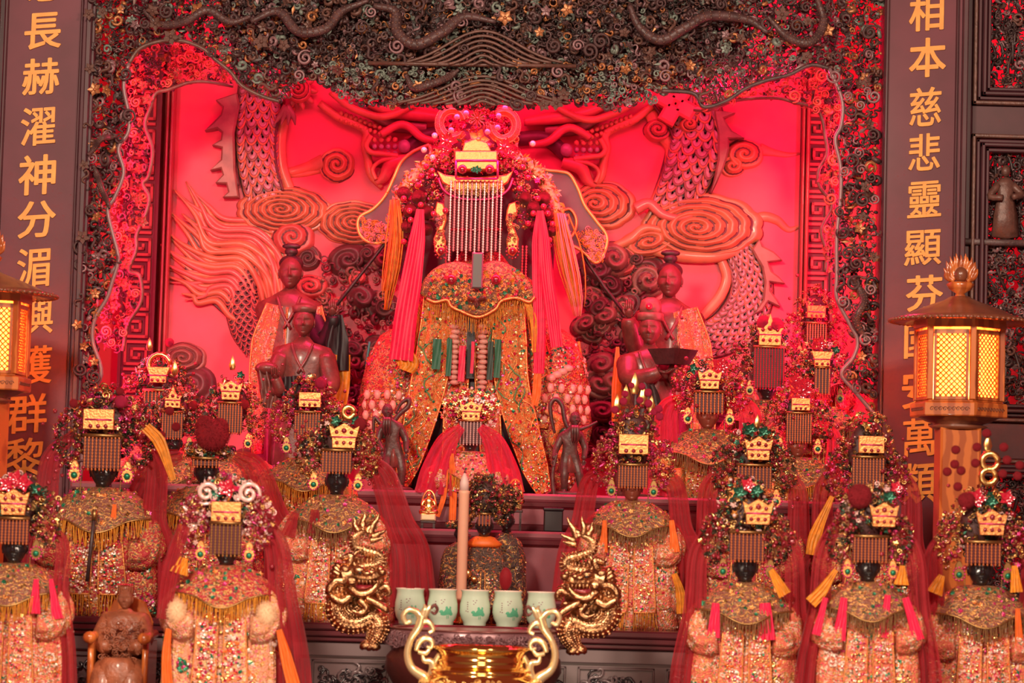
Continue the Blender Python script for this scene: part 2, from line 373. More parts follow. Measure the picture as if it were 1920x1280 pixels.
# ------------------------------------------------------------------ meander borders: every key block is a piece
kb = MB()
def bar(x0, x1, z0, z1): return box(x0, x1, -.014, 0, z0, z1, .003)
t_ = .12
for b_ in [(-.5, .5, .38, .5), (-.5, -.38, -.5, .5), (-.5, .5, -.5, -.38), (.38, .5, -.5, .22), (-.22, .5, .1, .22), (-.22, -.1, -.26, .22), (-.22, .22, -.26, -.14), (.1, .22, -.26, .0)]:
    g = bar(b_[0], b_[1], b_[2], b_[3]); V = g[0].copy(); V[:, 0] *= .075; V[:, 2] *= .08; kb.add((V, g[1], g[2]))
KEY = kb.mesh('key_block', [MEAND], False)
for nm, lb, cx, ys in (('meander_strip', 'red fretted key-pattern strip left of the dragon panel', 268, 0), ('meander_strip', 'red fretted key-pattern strip right of the dragon panel', 1533, 0)):
    Yk = YB - .05
    c = at(cx, 420, Yk)
    t = thing(nm, lb, 'trim strip', (c[0], Yk, 1.715)); t['kind'] = 'structure'
    part('strip_board', join(box(c[0] - .062, c[0] + .05, Yk - .006, YB - .001, 1.715, 3.3), box(c[0] - .062, c[0] - .052, Yk - .02, Yk - .006, 1.715, 3.3), box(c[0] + .042, c[0] + .05, Yk - .02, Yk - .006, 1.715, 3.3)), [MEANDD], t, False)
    for k in range(16):
        inst('key_block', KEY, t, (c[0] - .006, Yk - .007, 3.1 - k * .0875), scl=(1 if k % 2 else -1, 1, 1))

struct('wall_front', box(X(150, 7.74), X(1650, 7.74), 7.68, 7.78, at(900, -45, 7.74)[2], 3.8, .004), [WALLW], label='lintel above the carved arch')
# ------------------------------------------------------------------ couplet boards with carved gold characters
def glyph(ch, cx, cy, wpx, hpx, Y, parent, slant=.09):
    cu = bpy.data.curves.new('character', 'FONT'); cu.body = ch; cu.size = 1; cu.extrude = .03; cu.resolution_u = 3
    o = bpy.data.objects.new('tmp', cu); SC.collection.objects.link(o)
    me = bpy.data.meshes.new_from_object(o.evaluated_get(bpy.context.evaluated_depsgraph_get()))
    bpy.data.objects.remove(o)
    n = len(me.vertices); V = np.empty(n * 3); me.vertices.foreach_get('co', V); V = V.reshape(-1, 3)
    g0 = geo(V, [tuple(p.vertices) for p in me.polygons]); bpy.data.meshes.remove(me)
    wt = .022 if ch in '長赫神分相本芬安恩' else .015                       # brush weight: the strokes are thickened a little all round
    g0 = join(*[tf(g0, (wt * math.cos(a), wt * .8 * math.sin(a), .0012 * i)) for i, a in enumerate(np.arange(7) / 7 * 6.283)]); V = g0[0]
    V[:, 1] += slant * V[:, 0]
    mn, mx = V.min(0), V.max(0); c = (mn + mx) / 2; s = Y / F
    x = (V[:, 0] - c[0]) / (mx[0] - mn[0]) * wpx * s; z = (V[:, 1] - c[1]) / (mx[1] - mn[1]) * hpx * s; d = V[:, 2] * 72 * s
    p = at(cx, cy, Y)
    me = MB().add((np.stack([x, -d, z], 1), g0[1], g0[2])).mesh('character', [CHARG], False)
    o = link(bpy.data.objects.new('character', me)); o.parent = parent; o.location = p - ORG[parent.name]; return o
def board(xl, xr, chars, label, Y=7.70):
    a, b = X(xl, Y), X(xr, Y); t = thing('couplet_board', label, 'sign board', ((a + b) / 2, Y, 1.36))
    part('board', box(a, b, Y, Y + .05, 1.36, 3.5, .004), [BOARD], t, False)
    part('edge_moulding', join(box(a - .004, a + .006, Y - .012, Y + .05, 1.36, 3.5, .003), box(b - .022, b - .014, Y - .012, Y, 1.36, 3.5, .003), box(b - .004, b + .012, Y - .02, Y + .06, 1.36, 3.5, .003)), [WALLW], t, False)
    for ch, cx, cy, w_, h_ in chars: glyph(ch, cx, cy, w_, h_, Y - .002, t)
    return t
board(-12, 143, [('恩', 86, -34, 70, 76), ('長', 81, 58, 70, 74), ('赫', 77, 144, 70, 74), ('濯', 72, 237, 66, 76), ('神', 70, 328, 70, 80), ('分', 69, 412, 72, 74), ('湄', 63, 502, 62, 76), ('嶼', 67, 592, 66, 70), ('護', 62, 684, 72, 76), ('群', 51, 775, 74, 78), ('黎', 46, 858, 72, 76)],
      'tall purple-brown plaque with gold characters left of the altar niche')
board(1652, 1797, [('相', 1737, 24, 66, 74), ('本', 1739, 108, 70, 76), ('慈', 1735, 200, 60, 76), ('悲', 1733, 285, 60, 72), ('靈', 1733, 374, 64, 74), ('顯', 1730, 464, 70, 72), ('芬', 1733, 550, 70, 72), ('國', 1728, 638, 66, 72), ('安', 1727, 730, 72, 76), ('萬', 1724, 820, 62, 76), ('類', 1722, 906, 68, 78)],
      'tall purple-brown plaque with gold characters right of the altar niche')

# ------------------------------------------------------------------ side walls of panelling beyond the boards
Yw = 7.76
xr0 = X(1797, Yw)
def wallpiece(n, *a): struct(n, box(*a, b=.004), [WALLW])
# right side: stiles and rails round three carved openings
ox = X(1815, Yw); oz = [(Z(150, Yw) , 3.6), (Z(742, Yw) , Z(205, Yw)), (1.2, Z(812, Yw))]
for i, (z0, z1) in enumerate(oz): oz[i] = (z0 + .0, z1 + .0)
dz = -.035   # the photograph's frame is turned a little: pixels right of centre sit lower
struct('wall_right', join(box(xr0 - .01, ox, Yw, Yw + .1, 1.0, 3.8, .003), box(ox, 2.3, Yw, Yw + .1, oz[1][1] + dz, oz[0][0] + dz, .003), box(ox, 2.3, Yw, Yw + .1, oz[2][1] + dz, oz[1][0] + dz, .003), box(1.7, 2.4, Yw, Yw + .1, 1.0, 3.8, .003)), [WALLW])
xl1 = X(-12, Yw)
struct('wall_left', join(box(-2.4, xl1 - .004, Yw, Yw + .1, 1.0, 3.8, .003)), [WALLW])
struct('trim_8', join(box(xl1 - .03, xl1 - .018, Yw - .02, Yw, 1.9, 3.6, .004), box(xl1 - .05, xl1 - .04, Yw - .03, Yw, 1.9, 3.6, .004)), [CARVE2])
struct('wall_side', join(box(2.3, 2.4, 7.6, YB, 0, 3.8), box(-2.4, -2.3, 7.6, YB, 0, 3.8)), [WALLW])
struct('trim_9', box(ox - .02, 2.3, 8.45, 8.5, 1.0, 3.8), [REDB], label='red backing behind the carved wall panels')
lamp_i = 0
rs = np.random.RandomState(3)
for i, (z0, z1) in enumerate(oz):
    z0 += dz; z1 += dz
    t = thing('carved_panel', ['pierced carved panel with scrolls at the top right corner of the wall', 'tall pierced carved panel with small robed figure behind the lantern roof', 'pierced carved panel low on the right wall behind the lantern post'][i], 'wall panel', (1.5, Yw, z0)); t['kind'] = 'structure'
    fr = MB(); x1 = 1.72
    for k, (o_, d_, m_) in enumerate([(0, .022, 1), (.014, .012, 0), (.026, .03, 0), (.04, .016, 0)]):
        wd = .011
        fr.add(box(ox + o_, ox + o_ + wd, Yw - d_, Yw + .06, z0 + o_, z1 - o_, .003), m_)
        fr.add(box(x1 - o_ - wd, x1 - o_, Yw - d_, Yw + .06, z0 + o_, z1 - o_, .003), m_)
        fr.add(box(ox + o_, x1 - o_, Yw - d_, Yw + .06, z1 - o_ - wd, z1 - o_, .003), m_)
        fr.add(box(ox + o_, x1 - o_, Yw - d_, Yw + .06, z0 + o_, z0 + o_ + wd, .003), m_)
    part('panel_frame', fr, [WALLW, CARVE2], t, False)
    a0, a1, c0, c1 = ox + .05, x1 - .05, z0 + .05, z1 - .05
    n = int((a1 - a0) * (c1 - c0) * 7800)
    m = MB()
    pos = np.stack([rs.uniform(a0, a1, n), rs.uniform(Yw + .01, Yw + .05, n), rs.uniform(c0, c1, n)], 1)
    for j, g in enumerate((CURL_FAT, S_SCROLL, LEAF, CURL)):
        s_ = slice(j, None, 4); k = len(pos[s_]); m.scat(g, pos[s_], rs.uniform(.008, .017, k), rspin(k, rs), rs.choice([0, 0, 0, 1, 2, 3], k))
    for q in range(26):   # slanting stems
        x_ = rs.uniform(a0, a1); z_ = rs.uniform(c0, c1)
        P = spline([(x_, Yw + .03, z_), (x_ + rs.uniform(-.03, .03), Yw + .02, z_ + .06), (x_ + rs.uniform(-.05, .02), Yw + .03, z_ + .13)], 8)
        P[:, 2] = np.clip(P[:, 2], c0, c1); P[:, 0] = np.clip(P[:, 0], a0, a1)
        m.add(tube(P, .005, 5), 0)
    part('pierced_scrollwork', m, [WOODD, CARVE, CARVEP, CARVE2], t, kind='stuff')
    if i == 1:   # small robed figure carved in the middle of the panel
        fx, fy = 1885, 365
        p = at(fx, fy, Yw - .01)
        s = 7.75 / F
        body = join(lathe([(.0, -85 * s), (26 * s, -80 * s), (22 * s, -40 * s), (15 * s, 0), (18 * s, 22 * s), (8 * s, 32 * s), (0, 34 * s)], 14, 1, .5, lambda a, z: 1 + .12 * np.sin(7 * a + z * 80)), ell((0, 0, 45 * s), (9 * s, 8 * s, 12 * s)),
                    tube(spline([(-14 * s, 0, 18 * s), (-30 * s, -.01, -5 * s), (-8 * s, -.03, -8 * s)], 8), [8 * s, 6 * s], 7), tube(spline([(14 * s, 0, 18 * s), (28 * s, -.01, 0), (10 * s, -.03, -6 * s)], 8), [8 * s, 6 * s], 7))
        part('carved_figure', tf(body, p), [CARVE2], t)
        part('carved_ledge', tf(box(-.12, .12, -.02, .03, -.012, .006, .003), p + [-.01, .01, -85 * s - .006]), [CARVE], t)

# ------------------------------------------------------------------ stepped shelves and altar table
zT = 1.36; zA = 1.605; zB = 1.71
def slab(n, label, z, Y0, Y1, x0=X(150, 7.7), x1=X(1640, 7.7), th=.022, riser=None, face=LACQ):
    t = thing(n, label, 'shelf', (0, Y0, z - .25))
    part('top_board', box(x0, x1, Y0, Y1, z - th, z, .006), [LACQ], t, False)
    m = MB()
    m.add(box(x0 + .01, x1 - .01, Y0 + .02, Y0 + .04, riser, z - th, .002), 0)
    m.add(box(x0 + .01, x1 - .01, Y0 + .004, Y0 + .02, z - th - .016, z - th, .003), 1)
    m.add(box(x0 + .01, x1 - .01, Y0 + .006, Y0 + .02, riser, riser + .02, .003), 1)
    part('front_board', m, [face, LACQD], t, False)
    return t
slab('altar_step', 'upper red lacquer altar step under the largest goddess', zB, 7.62, 8.72, riser=zA)
slab('altar_step', 'lower mauve lacquer altar step behind the teacups', zA, 7.36, 7.7, riser=zT)
t = slab('altar_step', 'dark plinth strip behind the row of teacups', zT + .062, 7.30, 7.358, riser=zT, th=.014)
# table
Yt = 6.93; tx0, tx1 = -1.27, 1.08
t = thing('altar_table', 'dark lacquer altar table under the pale green teacups', 'table', (0, Yt, 0))
part('table_top', join(box(tx0, tx1, Yt, 7.66, zT - .018, zT, .004), box(tx0, tx1, Yt + .008, Yt + .1, zT - .034, zT - .018, .003), box(tx0, tx1, Yt + .02, Yt + .1, zT - .047, zT - .034, .003)), [LACQD], t, False)
GREYL = mat('grey_black_lacquer', (.17, .12, .125), .3, 0, coat=.5)  # one even grey lacquer for apron, mouldings and some scrolls
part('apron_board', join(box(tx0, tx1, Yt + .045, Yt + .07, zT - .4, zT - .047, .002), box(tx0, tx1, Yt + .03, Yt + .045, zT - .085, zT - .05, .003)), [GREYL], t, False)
panm = MB(); scr = MB()
for k in range(-5, 4):
    xa = k * .225 - .035; xb = xa + .195
    z1_, z0_ = zT - .095, zT - .35
    for q in ((xa, xb, z1_ - .006, z1_), (xa, xb, z0_, z0_ + .006), (xa, xa + .006, z0_, z1_), (xb - .006, xb, z0_, z1_)):
        panm.add(box(q[0], q[1], Yt + .036, Yt + .046, q[2], q[3], .002), 0)
    n = 130; pos = np.stack([rs.uniform(xa + .02, xb - .02, n), np.full(n, Yt + .04), rs.uniform(z0_ + .02, z1_ - .02, n)], 1)
    scr.scat(CURL, pos[:80], rs.uniform(.01, .022, 80), rspin(80, rs, .15), rs.choice([0, 0, 0, 1], 80))
    scr.scat(S_SCROLL, pos[80:], rs.uniform(.014, .028, 50), rspin(50, rs, .15), rs.choice([0, 0, 1], 50))
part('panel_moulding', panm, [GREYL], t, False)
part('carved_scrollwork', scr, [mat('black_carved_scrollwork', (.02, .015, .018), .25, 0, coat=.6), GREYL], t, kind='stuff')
for xx in (tx0 + .06, tx1 - .06): part('leg', box(xx - .05, xx + .05, Yt + .08, Yt + .18, 0, zT - .02, .01), [LACQD], t, False)
for xx in (tx0 + .06, tx1 - .06): part('leg', box(xx - .05, xx + .05, 7.5, 7.6, 0, zT - .02, .01), [LACQD], t, False)
# lower offering table that carries the front row
zF = 1.08
t = thing('offering_table', 'low lacquer table in front of the altar under the front row', 'table', (0, 6.1, 0))
part('table_top', box(-1.6, 1.75, 6.1, 6.9, zF - .03, zF, .005), [LACQD], t, False)
for xx in (-1.5, 1.6):
    for yy in (6.15, 6.75): part('leg', box(xx - .04, xx + .04, yy, yy + .08, 0, zF - .03, .008), [LACQD], t, False)

# ================================================================== PIERCED ARCH SCREEN (outer dark layer, inner red layer)
def inpoly(px, py, poly):
    poly = np.array(poly, float); x, y = px[:, None], py[:, None]; a = poly; b = np.roll(poly, -1, 0)
    c = ((a[:, 1] > y) != (b[:, 1] > y)) & (x < (b[:, 0] - a[:, 0]) * (y - a[:, 1]) / (b[:, 1] - a[:, 1] + 1e-9) + a[:, 0])
    return c.sum(1) % 2 == 1
STEML = [(242, 118), (232, 161), (242, 215), (240, 249), (222, 279), (232, 323), (215, 370), (202, 393), (212, 440), (222, 485), (210, 530), (200, 560), (178, 598), (174, 640), (190, 700), (165, 760), (150, 900)]
STEMR = [(1555, 128), (1579, 188), (1577, 235), (1566, 262), (1576, 312), (1576, 370), (1569, 440), (1569, 514), (1569, 558), (1592, 605), (1608, 638), (1600, 670), (1578, 700), (1600, 730), (1643, 780)]
ARCH = [(242, 118), (262, 91), (302, 77), (343, 77), (380, 91), (403, 111), (432, 135), (454, 161), (490, 180), (524, 190), (548, 175), (571, 148), (605, 158), (640, 181), (684, 197), (808, 202), (960, 202), (1077, 193), (1161, 208), (1211, 188), (1240, 170), (1300, 175), (1320, 200), (1360, 190), (1400, 165), (1440, 150), (1480, 140), (1520, 122), (1555, 128)]
OUT = [(140, -60), (1668, -60)]
top_poly = [(166, -60), (1656, -60), (1650, 140)] + ARCH[::-1] + [(163, 140)]
left_poly = STEML + [(134, 900), (142, 700), (152, 400), (164, 118)]
right_poly = STEMR + [(1638, 780), (1642, 500), (1648, 128)]
IN_R = [(1300, 205), (1330, 206), (1380, 188), (1448, 183), (1488, 191), (1535, 208), (1548, 260), (1550, 290), (1535, 320), (1537, 350), (1560, 385), (1540, 430), (1550, 474), (1548, 510)]
in_right = IN_R + [(1569, 514), (1576, 370), (1576, 312), (1566, 262), (1577, 235), (1579, 188), (1555, 120), (1480, 130), (1400, 160), (1320, 195)]
IN_L = [(437, 161), (386, 153), (353, 155), (316, 168), (292, 175), (282, 202), (272, 235), (286, 279), (279, 329), (268, 345), (280, 372), (269, 413), (256, 440), (255, 470), (242, 507), (262, 517), (265, 564), (240, 608), (230, 658)]
in_left = IN_L + [(175, 660), (200, 560), (222, 485), (202, 393), (232, 323), (222, 279), (242, 215), (232, 161), (242, 110), (302, 72), (343, 72), (403, 105), (454, 155)]
YS = 7.72
scrn = thing('arch_screen', 'dark pierced carved wooden arch framing the red altar niche', 'carved screen', (0, YS, zB)); 
rs = np.random.RandomState(11)
def fill(poly, spacing, Y0, Y1, smin, smax, palette, rs, mb, elems=(CURL_FAT, S_SCROLL, FLOWER, LEAF, RING, LUMP), wts=None, jitter=.9):
    p = np.array(poly, float); x0, y0 = p.min(0); x1, y1 = p.max(0)
    gx, gy = np.meshgrid(np.arange(x0, x1, spacing), np.arange(y0, y1, spacing)); gx = gx.ravel() + rs.uniform(-jitter, jitter, gx.size) * spacing / 2; gy = gy.ravel() + rs.uniform(-jitter, jitter, gy.size) * spacing / 2
    k = inpoly(gx, gy, poly); gx, gy = gx[k], gy[k]; n = len(gx); Yd = rs.uniform(Y0, Y1, n)
    pos = atv(gx, gy, Yd); which = rs.choice(len(elems), n, p=wts)
    scl = rs.uniform(smin, smax, n) * (YS / F); mt = rs.choice(palette, n)
    for i, g in enumerate(elems):
        s = which == i; f = {2: 1.0, 5: .6, 4: .6}.get(i, 1.0)
        mb.scat(g, pos[s], scl[s] * f, rspin(int(s.sum()), rs, .45), mt[s])
    return gx, gy, pos
PALM = [CARVE, CARVE2, CARVEG, CARVET, CARVEP, WOODD]
W6 = [.34, .2, .1, .1, .1, .16]
m = MB()
cen = [(x, y) for x, y in top_poly]
fill(top_poly, 8.0, YS - .03, YS + .05, 5, 12, [0, 0, 0, 5, 5, 1, 1, 4, 3, 2], rs, m, wts=W6)
# teal touches gather above the middle
midp = [(560, 120), (1240, 120), (1230, 200), (1080, 190), (960, 200), (808, 200), (640, 180)]
fill(midp, 10, YS - .045, YS - .01, 4, 8, [3, 3, 4, 2, 3], rs, m, wts=W6)
part('pierced_carving_of_arch', m, PALM, scrn, kind='stuff')
m = MB()
fill(left_poly, 10.0, YS - .02, YS + .04, 6, 13, [0, 0, 5, 5, 4, 1, 2], rs, m, wts=W6)
fill(right_poly, 10.0, YS - .02, YS + .04, 6, 13, [0, 0, 5, 5, 4, 1, 2], rs, m, wts=W6)
part('pierced_carving_of_columns', m, PALM, scrn, kind='stuff')
# solid board behind the middle of the arch
bb = [(400, -60), (1400, -60), (1400, 120), (1300, 150), (1200, 165), (1077, 185), (808, 195), (684, 185), (560, 140), (440, 110)]
P = path(bb, YS + .09); part('backing_board', outline(P[:, [0, 2]], YS + .07, YS + .085, .002), [WOODD], scrn, False)
for a_, b_ in ((147, 158), (1646, 1653)): part('post', box(X(a_, YS), X(b_, YS), YS - .02, YS + .07, zB, 3.4, .002), [WALLW], scrn, False)
# big stems that edge the opening
for nm, st, Y_, mt_ in (('edge_stem', STEML, YS - .03, CARVEP), ('edge_stem', STEMR, YS - .03, CARVEP), ('edge_stem', ARCH[:10], YS - .03, CARVE2), ('edge_stem', ARCH[-9:], YS - .03, CARVE)):
    part(nm, tube(spline(path(st, Y_), 90), .0062, 8), [mt_], scrn)
# fan-shaped waves in the middle
def wave_fan(cx, cy, wd, hg, n, Y, mt_):
    g = []
    for k in range(n):
        f = 1 - k / n
        xs = np.linspace(-1, 1, 21); r_ = f
        pts = [(cx + x * wd * r_, cy - hg * f * math.exp(-(x * 1.6) ** 2)) for x in xs]
        g.append(tube(spline(path(pts, Y - .006 * k), 40), .0045, 6, .8))
    return g
for (cx, cy, wd, hg) in ((905, 122, 150, 64), (905, 197, 165, 54)):
    for g in wave_fan(cx, cy, wd, hg, 7, YS - .035, None): part('wave_ridge', g, [CARVE2], scrn)
part('shelf_rail', tube(path([(690, 118), (800, 120), (960, 122), (1080, 124)], YS - .05), .006, 8), [CARVE2], scrn)
# individually carved scrolls, leaves and blossoms, the largest ones
me_c = one(CURL_FINE).mesh('scroll', [CARVE]); me_c2 = one(CURL_FINE).mesh('scroll', [CARVEP]); me_l = one(S_SCROLL).mesh('leaf_scroll', [CARVE2]); me_l2 = one(S_SCROLL).mesh('leaf_scroll', [CARVE]); me_f = one(FLOWER).mesh('blossom', [CARVE2]); me_f2 = one(FLOWER).mesh('blossom', [CARVEG])
def scatter_parts(poly, n, Y_, smin, smax, parent, meshes, rs):
    p = np.array(poly, float); out = []
    while len(out) < n:
        x = rs.uniform(*np.sort([p[:, 0].min(), p[:, 0].max()]), 60); y = rs.uniform(p[:, 1].min(), p[:, 1].max(), 60)
        k = inpoly(x, y, poly)
        for a, b in zip(x[k], y[k]):
            if all((a - c) ** 2 + (b - d) ** 2 > (smin * 1.9) ** 2 for c, d in out): out.append((a, b))
            if len(out) >= n: break
        smin *= .985
    for a, b in out:
        nm, me = meshes[rs.randint(len(meshes))]
        inst(nm, me, parent, at(a, b, Y_ + rs.uniform(-.01, .01)), rot=(rs.normal(0, .25), rs.uniform(0, 6.28), rs.normal(0, .25)), scl=rs.uniform(smin, smax) * YS / F)
ML = [('scroll', me_c), ('scroll', me_c2), ('leaf_scroll', me_l), ('leaf_scroll', me_l2), ('blossom', me_f), ('blossom', me_f2), ('scroll', me_c)]
scatter_parts(top_poly, 120, YS - .05, 11, 17, scrn, ML, rs)
scatter_parts(left_poly, 45, YS - .04, 9, 15, scrn, ML, rs)
scatter_parts(right_poly, 50, YS - .04, 9, 15, scrn, ML, rs)
# dragons winding through the carving
for pts, r_ in (([(700, 10), (740, 20), (745, 60), (780, 85), (830, 60), (870, 30), (930, 40)], .016), ([(470, 40), (520, 20), (560, 60), (610, 55), (640, 20), (690, 0)], .014), ([(1180, 10), (1200, 50), (1240, 75), (1290, 50), (1330, 30), (1400, 35), (1440, 60)], .015), ([(760, 140), (780, 165), (830, 150), (860, 130)], .011),
                ([(1530, -10), (1545, 40), (1520, 80), (1480, 70), (1440, 30)], .013), ([(270, 20), (300, 45), (350, 40), (390, 20), (430, 40), (470, 30)], .012), ([(165, 290), (190, 262), (215, 255)], .009), ([(175, 310), (190, 350), (205, 390)], .009), ([(1600, 520), (1620, 560), (1605, 600), (1630, 640)], .012)):
    P = spline(path(pts, YS - .055), 50); P[:, 1] += .012 * np.sin(np.linspace(0, 9, 50))
    b = part('winding_dragon', tube(P, [r_ * .5, r_, r_, r_, r_ * .4], 10), [CARVE], scrn)
    T, N, B = frames(P); mm = MB()
    for q in (-.6, 0, .6):
        rr = lerp([r_ * .5, r_, r_, r_, r_ * .4], 50)
        pos = P + N * (rr * math.sin(q))[:, None] - np.array([0, 1, 0]) * (rr * math.cos(q))[:, None]
        k = slice(1, -1, 2); nn = len(pos[k]); mm.scat(LUMP, pos[k], rr[k] * .3, rspin(nn, rs, .1), np.zeros(nn, int))
    part('scales', mm, [CARVE2], b, kind='stuff')
# ---- inner layer, redder and deeper in the niche
YI = 8.05
inn = thing('inner_arch_screen', 'red-lit inner carved arch just behind the dark screen', 'carved screen', (0, YI, zB))
REDCARV = mat('red_stained_carving', (.5, .08, .06), .45, 0, noise=.5, nscale=50)
REDCARV2 = mat('orange_red_carving', (.7, .22, .1), .45, 0, noise=.4, nscale=50)
m = MB(); PI = [REDCARV, REDCARV2, CARVE, CARVEG]
fill(in_right, 9.5, YI - .03, YI + .03, 5, 10, [0, 0, 2, 1, 2, 3], rs, m, wts=W6)
fill(in_left, 9.5, YI - .03, YI + .03, 5, 10, [0, 0, 2, 1, 2, 2, 3], rs, m, wts=W6)
part('pierced_carving', m, PI, inn, kind='stuff')
for st in (IN_R, IN_L): part('edge_stem', tube(spline(path(st, YI - .03), 90), .006, 8), [CARVE2], inn)
me_i = one(CURL_FINE).mesh('scroll', [REDCARV2]); me_i2 = one(FLOWER).mesh('blossom', [REDCARV])
scatter_parts(in_right, 30, YI - .04, 8, 13, inn, [('scroll', me_i), ('blossom', me_i2)], rs)
scatter_parts(in_left, 40, YI - .04, 8, 13, inn, [('scroll', me_i), ('blossom', me_i2)], rs)
part('frame_rail', join(box(X(140, YI), X(1640, YI), YI, YI + .03, 3.28, 3.34, .003), box(X(150, YI) - .03, X(150, YI), YI, YI + .03, zB, 3.34, .003), box(X(1640, YI), X(1640, YI) + .03, YI, YI + .03, zB, 3.34, .003)), [MEAND], inn, False)

# ================================================================== CARVED DRAGON RELIEF ON THE BACK WALL
YR = YB - .06
REL = mat('orange_brown_carved_relief', (.62, .24, .11), .45, 0, noise=.35, nscale=14, bump=.15, bscale=60, coat=.2)
RELD = mat('dark_painted_groove', (.1, .03, .03), .5)
RELG = mat('grey_mauve_scale', (.34, .25, .25), .35, 0, coat=.3)
RELB = mat('olive_brown_carved_relief', (.3, .17, .12), .45, 0, noise=.4, nscale=18, bump=.2, bscale=60)
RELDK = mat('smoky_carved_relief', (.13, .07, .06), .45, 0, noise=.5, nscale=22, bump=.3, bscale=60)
RELP = mat('rose_carved_relief', (.6, .16, .12), .45, 0, noise=.3, nscale=14, coat=.2)
rel = thing('dragon_relief', 'large carved dragon among spiral clouds on the red back wall', 'relief carving', (0, YR, 1.7))
def cloud(cx, cy, rx, ry, turns=3.5, H=.045, lobes=9, nr=30, nt=56, ox=0., oz=0., rot=0, mats=(REL, RELD), Y=None, name='spiral_cloud', amp=.007, parent=None, label=None):
    rho = np.linspace(0, 1, nr)[:, None]; th = np.arange(nt)[None, :] / nt * 2 * math.pi
    lob = 1 + .055 * np.abs(np.sin(lobes * th / 2)) * rho
    ph = 2 * math.pi * rho * turns - th
    h = H * (1 - rho ** 3) * .75 + amp * np.cos(ph) * (1 - rho ** 8) + H * .25 * (rho < .999)
    x = rho * lob * np.cos(th) + ox * (1 - rho); z = rho * lob * np.sin(th) + oz * (1 - rho)
    s = (Y or YR) / F; x = x * rx * s; z = z * ry * s
    c, sn = math.cos(rot), math.sin(rot); x, z = x * c - z * sn, x * sn + z * c
    V = np.stack([x, -h, z], -1); p = at(cx, cy, Y or YR)
    g = grid(V + p, nr, nt, False, True)
    gm = (np.cos(ph[:-1] + math.pi * turns / nr) < -.8).astype(int) * np.ones((nr - 1, nt), int)
    return part(name, one(g, gm.ravel()), list(mats), parent or rel, label=label)
def rtube(pts, r, n=40, mats=(REL,), Y=None, name='carved_ribbon', flat=1.0, lift=0, seg=10, parent=None):
    s = (Y or YR) / F; P = spline(path(pts, Y or YR), n); P[:, 1] -= lift
    return part(name, tube(P, np.array(r, float) * s, seg, flat), list(mats), parent or rel)
# dragon scales
def scale_geo():
    a = np.linspace(0, math.pi, 9); prof = [(.5, .02), (.47, -.08), (.38, -.10), (.33, -.05), (.22, -.11), (.08, -.15)]
    V = []
    for s_, y in prof:
        k = s_ / .5; V += [(-math.cos(t) * .5 * k, y, .42 * k - (math.sin(t) ** .75) * .92 * k + (1 - k) * -.08) for t in a]
    V2, L, S = grid(np.array(V), 6, 9); L = np.concatenate([L, np.arange(45, 54)]); S = np.concatenate([S, [9]])
    return (V2, L, S), np.array([0] * 16 + [2] * 8 + [1] * 16 + [1])
sg, sfm = scale_geo()
SCALE_A = one(sg, sfm).mesh('scale', [REL, RELG, RELD]); SCALE_B = one(sg, sfm).mesh('scale', [RELB, RELG, RELD]); SCALE_C = one(sg, sfm).mesh('scale', [RELP, RELDK, RELD])
def body(pts, halfw, Yl=.05, scale=24, across=4, mats=(RELDK,), meshes=(SCALE_A, SCALE_A, SCALE_B), edge=True):
    n = 60; P = spline(path(pts, YR), n); s = YR / F; hw = lerp(halfw, n) * s
    part('dragon_body', tube(P, hw, 18, .42), list(mats), rel)
    T, N, B = frames(P); d = np.concatenate([[0], np.cumsum(np.linalg.norm(np.diff(P, axis=0), axis=1))]); step = scale * s * .56; q = 0; row = 0
    while q < d[-1]:
        c = np.array([np.interp(q, d, P[:, k]) for k in range(3)]); nn = np.array([np.interp(q, d, N[:, k]) for k in range(3)]); tt = np.array([np.interp(q, d, T[:, k]) for k in range(3)]); h = np.interp(q, d, hw)
        k_ = across + row % 2
        for j in range(k_):
            f = ((j + .5) / k_ * 2 - 1) * .93; w_ = math.sqrt(1 - f * f)
            p = c + nn * h * f + np.array([0, -1, 0]) * (h * .42 * w_ + .002)
            ang = math.atan2(tt[0], -tt[2])
            yaw = math.asin(f) * .6 * (1 if nn[0] > 0 else -1)
            me = meshes[R.randint(len(meshes))]
            M = Matrix.Rotation(-ang, 4, 'Y') @ Matrix.Rotation(yaw, 4, 'Z') @ Matrix.Rotation(-.24, 4, 'X')
            sc_ = 2 * h / k_ * 1.22
            inst('scale', me, rel, p, rot=M.to_euler(), scl=(sc_ * (.6 + .4 * w_), sc_ * .9, scale * s * 1.35))
        q += step; row += 1
body([(492, 140), (486, 200), (484, 260), (488, 320), (500, 375)], [44, 44, 44, 42, 40], across=4, scale=27)
body([(1300, 190), (1308, 240), (1300, 290), (1285, 335), (1262, 385)], [50, 54, 54, 50, 44], across=4, scale=28)
body([(1385, 465), (1405, 510), (1408, 555), (1388, 600), (1345, 632), (1290, 640)], [30, 40, 44, 46, 40, 34], across=5, scale=20, meshes=(SCALE_B, SCALE_A, SCALE_B))
body([(470, 500), (455, 560), (462, 620), (475, 660)], [22, 36, 30, 16], across=4, scale=15, meshes=(SCALE_C,))
def fin(pts, Y_=YR - .03, d=.04, mats=(RELB,), name='dragon_fin', ridges=()):
    P = path(pts, YR); f = part(name, outline(P[:, [0, 2]], Y_ - d / 2, YR, .006), list(mats), rel, False); return f
cr1 = lambda L, ox=0, oy=0: [(x / 2.976 + ox, y / 2.976 + oy) for x, y in L]
fin(cr1([(1330, 530), (1210, 570), (1250, 610), (1240, 650), (1190, 700), (1150, 740), (1220, 730), (1245, 750), (1240, 790), (1190, 820), (1245, 835), (1240, 900), (1180, 960), (1240, 950), (1250, 985), (1210, 1030), (1270, 1035), (1280, 1080), (1250, 1110), (1340, 1110), (1320, 960), (1315, 750), (1345, 600)]))
